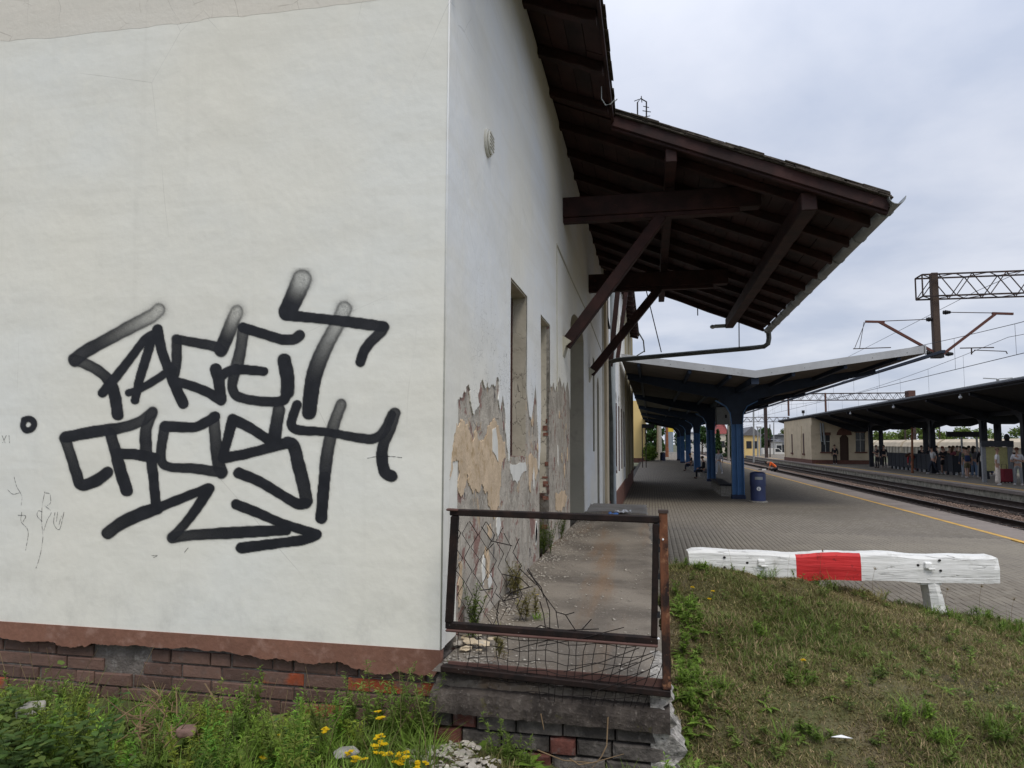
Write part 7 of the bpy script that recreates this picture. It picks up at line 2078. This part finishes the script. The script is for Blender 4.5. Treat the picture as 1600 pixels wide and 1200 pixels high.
plant_at(800, 915, (0, W + .05), 'straggly weed along the wall foot beyond the netting', lambda L: [weed_feathery(L, r_.uniform(-.02, .06), r_.uniform(-.09, .09), 0, .24, r_, G_OLIVE * 1.1, 4) for _ in range(6)], zt=ZL)
dq = at(850, 1190, 1, 3.3)
L = Leaves()
for k in range(9): rosette(L, r_.uniform(-.16, .14), r_.uniform(-.06, .06), r_.uniform(0, .03), r_.uniform(.12, .17), r_, G_BRIGHT * r_.uniform(.6, 1.1), 10)
for k in range(7): weed_feathery(L, r_.uniform(-.12, .14), r_.uniform(-.03, .05), 0, r_.uniform(.14, .36), r_, G_MID, 2)
tag(link('dandelion_plant', L.mesh('dandelion_plant', M['leaf']), None, (at(795, 1180, 1, 3.3).x, 3.30, gz(-.4, 3.3) + .02)), 'bright green dandelion leaves in front of the ledge blocks', 'plant')
L = Leaves()
for k in range(10): weed_feathery(L, r_.uniform(-.06, .25), r_.uniform(-.1, .1), 0, r_.uniform(.10, .20), r_, G_BRIGHT * .9, 3); tuft(L, r_.uniform(-.05, .2), r_.uniform(-.1, .1), 0, .12, r_, G_MID, 20)
tag(link('grass_clump', L.mesh('grass_clump', M['leaf']), None, (.06, 3.18, gz(.06, 3.18))), 'green clump at the lower right corner of the ledge', 'grass clump')
# fresh green growth against the side of the ledge
L = Leaves()
for k in range(60):
    y = r_.uniform(3.4, 5.3); x = .13 + r_.uniform(0, .12) * (y / 3.5); rosette(L, x, y, gz(x, y), r_.uniform(.05, .11), r_, G_BRIGHT * r_.uniform(.55, 1.0), 9)
    if k % 2: weed_feathery(L, x, y + .1, gz(x, y + .1), r_.uniform(.06, .14), r_, G_BRIGHT * .8, 3)
tag(link('ledge_greenery', L.mesh('ledge_greenery', M['leaf'])), 'fresh green leaves growing along the side of the ledge', 'ground cover', kind='stuff')
# green clumps on the bank: things one can point at
cl = [(1280, 890, .17, G_MID, 'tall grass clump in front of the red stripe'), (1362, 915, .13, G_OLIVE * 1.2, 'grass clump under the barrier left of its post'), (1190, 888, .12, G_BRIGHT * .8, 'bright clump before the left part of the barrier'), (1085, 885, .10, G_BRIGHT * .7, 'clump at the left end of the barrier'),
      (1475, 945, .13, G_BRIGHT * .8, 'green clump right of the barrier post'), (1530, 965, .15, G_BRIGHT * .8, 'green clump on the crest right of the post'), (1580, 985, .14, G_BRIGHT * .7, 'green clump on the crest at the right edge'),
      (1180, 985, .09, G_BRIGHT * .8, 'small green clump in the upper middle of the bank'), (1240, 1060, .11, G_BRIGHT * .7, 'green clump below the lone dandelion'), (1430, 1120, .15, G_BRIGHT * .95, 'large bright green clump low on the bank right of the middle'), (1470, 1150, .10, G_BRIGHT * .8, 'bright clump next to the large one low on the bank'),
      (1110, 1080, .11, G_BRIGHT * .8, 'green clump close to the ledge'), (1250, 1150, .10, G_BRIGHT * .6, 'low clump in the bottom middle of the bank'), (1580, 1150, .11, G_BRIGHT * .6, 'clump near the bottom right corner')]
for x, y, h, tn, lb in cl:
    best = at(x, y, 1, 6)
    for d in np.arange(2.5, 7.2, .02):
        q_ = at(x, y, 1, d)
        if q_.z < gz(q_.x, q_.y) + .02: best = q_; break
    L = Leaves(); nn = 7
    for k in range(nn):
        ox, oy = r_.uniform(-.10, .10), r_.uniform(-.08, .08)
        if k % 2: tuft(L, ox, oy, 0, h * r_.uniform(.7, 1.2), r_, tn, 26, .03)
        else: weed_feathery(L, ox, oy, 0, h * r_.uniform(.5, .9), r_, tn, 3)
    if h >= .13: L.stem([(0, 0, 0), (.01, 0, h * 1.2), (.03, 0, h * 1.9)], .0015, DRY * .6); tuft(L, .03, 0, h * 1.75, .03, r_, DRY * .5, 14, .006)
    tag(link('grass_clump', L.mesh('grass_clump', M['leaf']), None, (best.x, best.y, gz(best.x, best.y) - .005)), lb, 'grass clump')
# scattered low leaves over the bank
L = Leaves()
for k in range(800):
    x, y = r_.uniform(.15, 5.5), r_.uniform(3.0, 6.6); z = gz(x, y)
    if z < -2: continue
    (rosette(L, x, y, z, r_.uniform(.03, .08), r_, (G_MID if r_.random() < .6 else G_BRIGHT * .8) * r_.uniform(.7, 1.2), 7) if r_.random() < .5 else weed_feathery(L, x, y, z, r_.uniform(.04, .10), r_, G_MID * r_.uniform(.7, 1.5), 2))
tag(link('bank_herbs', L.mesh('bank_herbs', M['leaf'])), 'small leafy herbs scattered through the bank grass', 'ground cover', kind='stuff')
# fine seed stalks
L = Leaves()
for k in range(160):
    x, y = r_.uniform(.2, 5.2), r_.uniform(3.2, 6.7); z = gz(x, y); h = r_.uniform(.08, .22)
    if z < -2: continue
    a = r_.uniform(0, 6.28); L.stem([(x, y, z), (x + .02 * math.cos(a), y + .02 * math.sin(a), z + h * .6), (x + .06 * math.cos(a), y + .06 * math.sin(a), z + h)], .0011, DRY * .7)
tag(link('seed_stalks', L.mesh('seed_stalks', M['leaf'])), 'thin seed stalks standing above the bank grass', 'grass', kind='stuff')

# dry roots and twigs below the broken bricks
T_ = MB(); rt2 = random.Random(6); RX = at(240, 1150, 1, 3.08).x
for k in range(55):
    x, y = RX + rt2.uniform(-.17, .20), 3.05 + rt2.uniform(-.12, .25); z = gz(x, y) + rt2.uniform(0.0, .20)
    a = rt2.uniform(0, 6.28); l_ = rt2.uniform(.06, .22); e = rt2.uniform(-.4, .9)
    p0_ = Vector((x, y, z)); d = Vector((math.cos(a) * math.cos(e), math.sin(a) * math.cos(e), math.sin(e)))
    T_.tube([p0_, p0_ + d * l_ * .5 + Vector((rt2.uniform(-.02, .02), 0, rt2.uniform(-.02, .02))), p0_ + d * l_], [.004, .003, .0015], 5)
tag(T_.build('dry_twigs', M['dry_stalk'], None, origin=(-3.32, 3.05, -1.5)), 'tangle of dry brown roots and twigs under the broken brickwork', 'twigs', kind='stuff')
for k, (pts, lb) in enumerate((([(1100, 1118, 3.28), (1098, 1170, 3.25), (1082, 1195, 3.2)], 'x'),)): pass
T_ = MB()
for pts in ([(950, 1120, 3.4), (948, 1165, 3.36), (940, 1182, 3.33), (925, 1200, 3.3)], [(840, 1172, 3.36), (880, 1188, 3.33), (925, 1192, 3.3), (975, 1178, 3.34)], [(845, 1115, 3.4), (850, 1140, 3.38)], [(890, 1185, 3.3), (905, 1195, 3.3), (935, 1190, 3.3)]):
    T_.tube([at(a, c, 1, d) for a, c, d in pts], [.0035] + [.0028] * (len(pts) - 2) + [.0015], 5)
tag(T_.build('dead_stalk', M['dry_stalk'], None, origin=tuple(at(940, 1182, 1, 3.33))), 'bent dry stalk lying across the blocks at the foot of the ledge', 'stalk')
for i, (pts, lb) in enumerate((([(139, 1097, 3.2), (139, 1115, 3.15), (137, 1140, 3.1)], 'short dry stalk standing before the broken bricks'), ([(262, 1105, 3.0), (250, 1140, 3.0), (240, 1170, 3.0)], 'longer dry stalk leaning right of the root tangle'), ([(320, 1068, 3.3), (340, 1100, 3.25)], 'dry straw leaning on the bricks behind the weeds'), ([(220, 1110, 3.1), (218, 1150, 3.05), (228, 1190, 3.0)], 'curved dry stalk rising from the root tangle'))):
    b = MB(); b.tube([at(*p_[:2], 1, p_[2]) for p_ in pts], .0038, 5); tag(b.build('dry_stalk', M['dry_stalk'], None, origin=tuple(at(*pts[-1][:2], 1, pts[-1][2]))), lb, 'stalk')
# rubble: flakes by the ledge and chips on the ground
def stone(sz, seed, flat_=.35):
    q = random.Random(seed); bm = bmesh.new(); bmesh.ops.create_icosphere(bm, subdivisions=1, radius=1)
    for v in bm.verts: v.co = Vector((v.co.x * sz * q.uniform(.75, 1.15), v.co.y * sz * q.uniform(.75, 1.15), v.co.z * sz * flat_ * q.uniform(.6, 1.2)))
    me = bpy.data.meshes.new('chip'); bm.to_mesh(me); bm.free(); return me
chips = [stone(1, 60 + k, .32) for k in range(6)]
for c_ in chips: c_.materials.append(M['rubble'])
rb = thing('rubble_pile', (-.93, 3.12, gz(-.93, 3.12)), 'pile of pale plaster chips on the ground at the wall corner', 'rubble')
q = random.Random(3)
for k in range(290):
    r2 = q.random() ** .6; a = q.uniform(0, 6.28); x = -.95 + math.cos(a) * r2 * .27; y = 3.16 + math.sin(a) * r2 * .26
    s_ = q.uniform(.006, .020) if q.random() < .85 else q.uniform(.02, .034)
    o = link('chip', chips[q.randrange(6)], rb, (x + .93, y - 3.12, gz(x, y) - rb.location.z + .055 * (1 - r2) + q.uniform(0, .02))); o.scale = (s_, s_, s_); o.rotation_euler = (q.uniform(-.6, .6), q.uniform(-.6, .6), q.uniform(0, 6))
mdm = MB(); 
base_pts = [(-.95 + .30 * math.cos(a), 3.16 + .28 * math.sin(a)) for a in np.linspace(0, 6.28, 25)[:-1]]
vs = [(-.95, 3.16, gz(-.95, 3.16) + .06)] + [(x, y, gz(x, y) - .01) for x, y in base_pts]
mdm.add(vs, [(0, i + 1, (i + 1) % 24 + 1) for i in range(24)]); mdm.build('heap', M['soil'], rb)
fb2 = thing('plaster_debris', (W + .12, 3.85, ZL), 'flat broken plaster flakes fallen on the ledge against the wall corner', 'rubble')
ch2 = [stone(1, 80 + k, .22) for k in range(5)]
for c_ in ch2: c_.materials.append(M['rubble_buff'])
for k, (px_, py_, s_) in enumerate([(722, 992, .075), (735, 1002, .06), (752, 1008, .05), (716, 1002, .045), (745, 992, .045), (760, 1012, .035), (728, 1010, .04), (735, 985, .04), (768, 1002, .03), (712, 990, .035), (748, 1016, .03)]):
    p_ = at(px_, py_, 2, ZL + .02); o = link('flake', (chips if k == 3 else ch2)[k % 5], fb2, (p_.x - fb2.location.x, p_.y - 3.85, .01 + .012 * (k % 3))); o.scale = (s_, s_ * .8, s_ * .8); o.rotation_euler = (q.uniform(-.25, .25), q.uniform(-.25, .25), q.uniform(0, 6))
# fine debris along the wall foot on the ledge
n = 1900; yy = 3.6 + q.random() * 0 + rg.random(n) ** 1.3 * 8; xx = W + .01 + np.abs(rg.normal(0, .16, n)) * (1 + .25 * rg.random(n)); s = rg.uniform(.004, .016, n)[:, None, None]
sel = rg.random(n) < .82; xx = np.where(sel, xx, rg.uniform(W, .0, n))
v = oc[None] * s * rg.uniform(.5, 1.4, (n, 6, 1)) * np.array([1, 1, .5]) + np.stack([xx, yy, np.array([float(ledge_h(a, c)) for a, c in zip(xx, yy)]) + .003], -1)[:, None]
fa = (of[None] + (np.arange(n) * 6)[:, None, None]).reshape(-1, 3)
tag(link('fine_debris', np_mesh('fine_debris', v.reshape(-1, 3), fa, M['rubble'])), 'fine plaster crumbs scattered over the ledge along the wall', 'debris', kind='stuff')
# bigger stones near the left
for (px_, py_, d, s_, mt, lb) in ((48, 1110, 3.05, .085, M['concrete_pale'], 'rounded grey stone half buried in the leaves at the left'), (292, 1142, 3.0, .06, flat('block_pink', (.19, .115, .095)), 'reddish broken brick lump in the weeds'), (540, 1175, 3.05, .075, M['concrete_pale'], 'pale flat stone under the yellow flowers')):
    p_ = at(px_, py_, 1, d); me = stone(s_, int(px_), .6 if px_ < 500 else .25); me.materials.append(mt); me.name = 'stone'
    o = link('stone', me, None, tuple(p_)); md_ = o.modifiers.new('b', 'BEVEL'); md_.width = .008; md_.segments = 2; tag(o, lb, 'stone')
for (px_, py_, lb) in ((1315, 1162, 'white plastic sliver lying low on the bank'), (1065, 876, 'crumpled white scrap at the left end of the barrier')):
    for d in np.arange(2.5, 7.2, .02):
        q_ = at(px_, py_, 1, d)
        if q_.z < gz(q_.x, q_.y) + .02: break
    b = MB(); b.add([(-.05, -.01, .03), (.05, -.012, .032), (.055, .012, .02), (-.045, .014, .018), (0, 0, .04)], [(0, 1, 4), (1, 2, 4), (2, 3, 4), (3, 0, 4)])
    tag(link('litter', b.mesh('litter', M['white_litter']), None, (q_.x, q_.y, gz(q_.x, q_.y) + .01)), lb, 'litter')

# ------------------------------------------------------------------ trees
def tree(px, y, ptop, halfw_px, label, tint=G_DARK, zb=-3.3, conifer=False, group=None, pbot=None, seed=1, n=2600):
    q_ = at(px, 700, 1, y); zt_ = at(px, ptop, 1, y).z; hw = halfw_px / CAM_F * y; H = zt_ - zb
    rg_ = np.random.default_rng(seed)
    t_ = thing('tree', (q_.x, y, zb), label, 'tree', group)
    b = MB(); b.tube([(q_.x, y, zb), (q_.x + .05 * H * .1, y, zb + H * .35), (q_.x, y, zb + H * .85)], [H * .03, H * .022, H * .006], 7)
    for k in range(5):
        a = k * 2.4; z0 = zb + H * (.3 + .1 * k); b.tube([(q_.x, y, z0), (q_.x + math.cos(a) * hw * .6, y + math.sin(a) * hw * .6, z0 + H * .15)], [H * .012, H * .003], 5)
    b.build('trunk', M['bark'], t_)
    if conifer:
        u = rg_.random(n); rad = hw * (1 - u) ** .8 * (1 + .2 * np.sin(u * 40)); a = rg_.uniform(0, 6.28, n); r2 = np.sqrt(rg_.random(n)) * rad
        P = np.stack([r2 * np.cos(a), r2 * np.sin(a), H * (.12 + .88 * u)], 1)
    else:
        nc = 13; C = np.stack([rg_.uniform(-.7, .7, nc) * hw, rg_.uniform(-.7, .7, nc) * hw, H * rg_.uniform(.35, .88, nc)], 1); rr3 = rg_.uniform(.25, .48, nc) * hw
        C[0] = (0, 0, H * .86)
        i = rg_.integers(0, nc, n); d = rg_.normal(size=(n, 3)); d /= np.linalg.norm(d, axis=1)[:, None]
        P = C[i] + d * (rr3[i] * rg_.uniform(.55, 1.08, n))[:, None]; P[:, 2] = np.minimum(P[:, 2], H)
    D = rg_.normal(size=(n, 3)); Ln = np.full(n, max(.35, hw * .17)) * rg_.uniform(.5, 1.2, n)
    L = Leaves(); L.leaves(P, D, rg_.normal(size=(n, 3)), Ln, Ln * .8, tint, .2, 2, .45, rg_)
    link('crown', L.mesh('crown', M['tree_leaf']), t_)
tree(1018, 105, 655, 14, 'leafy tree behind the sign at the end of the covered platform', G_DARK * 1.2, seed=1)
tree(1030, 118, 664, 12, 'second leafy tree right of the sign beyond the platform end', G_DARK, seed=2)
tree(1068, 150, 668, 14, 'tree seen between the far blue columns', G_DARK, seed=3)
tree(1097, 150, 664, 14, 'tree seen just left of the second blue column', G_DARK, seed=4)
tree(1122, 140, 672, 7, 'dark conifer left of a pair beyond the tracks', G_DARK * .7, conifer=True, seed=5, group='conifers beyond the tracks')
tree(1140, 140, 664, 8, 'taller dark conifer right of the pale post beyond the tracks', G_DARK * .7, conifer=True, seed=6, group='conifers beyond the tracks')
tree(1192, 170, 666, 14, 'round tree between the yellow house and the white house', G_DARK * 1.1, seed=7)
tree(1173, 190, 676, 9, 'small tree behind the yellow house', G_DARK, seed=8)
tree(1204, 185, 672, 6, 'narrow dark tree beside the white house', G_DARK * .8, conifer=True, seed=9)
tree(1224, 210, 668, 9, 'lighter green tree behind the grey shed', G_MID * .7, seed=10)
for k, (px, pt, hw) in enumerate(((1352, 674, 15), (1372, 669, 16), (1395, 676, 17), (1420, 664, 15), (1440, 661, 18), (1462, 668, 16), (1487, 676, 18), (1512, 668, 16), (1535, 671, 15), (1562, 676, 16), (1590, 668, 18))):
    tree(px, 150 + (k % 3) * 12, pt, hw, ORD[k] + ' green tree of the belt behind the wagons, counting from the left', G_MID * (.75 + .12 * (k % 3)), seed=20 + k, group='trees in the belt behind the wagons', n=2000)
# shrubs and grass far off
b = Leaves(); n = 9000; y = 95 + rg.random(n) * 60; x = rg.uniform(9, 34, n); P = np.stack([x, y, np.full(n, -3.28)], 1)
ph = rg.uniform(0, 6.28, n); D = np.stack([np.cos(ph) * .6, np.sin(ph) * .6, np.full(n, .8)], 1)
b.leaves(P, D, np.tile([0, 0, 1.], (n, 1)), rg.uniform(.2, .7, n), rg.uniform(.1, .3, n), G_MID * .9, .3, 2, .4)
tag(link('far_grass', b.mesh('far_grass', M['leaf'])), 'rough green growth beside the distant tracks', 'grass', kind='stuff')
for (px_, y_, h_, lb) in ((1013, 84, 1.6, 'low bright green bush beside the yellow wall'), (1018, 88, 1.1, 'second low bush by the platform end')):
    q_ = at(px_, 715, 1, y_); L = Leaves(); nn = 900; d = rg.normal(size=(nn, 3)); d /= np.linalg.norm(d, axis=1)[:, None]
    P = d * rg.uniform(.5, 1, (nn, 1)) * np.array([.8, .8, h_ * .6]) + np.array([0, 0, h_ * .6]); Ln = rg.uniform(.1, .3, nn)
    L.leaves(P, rg.normal(size=(nn, 3)), rg.normal(size=(nn, 3)), Ln, Ln * .6, G_BRIGHT * .6, .2, 2, .4); tag(link('bush', L.mesh('bush', M['tree_leaf']), None, (q_.x, y_, ZP)), lb, 'bush')
print('objects', len(bpy.data.objects))
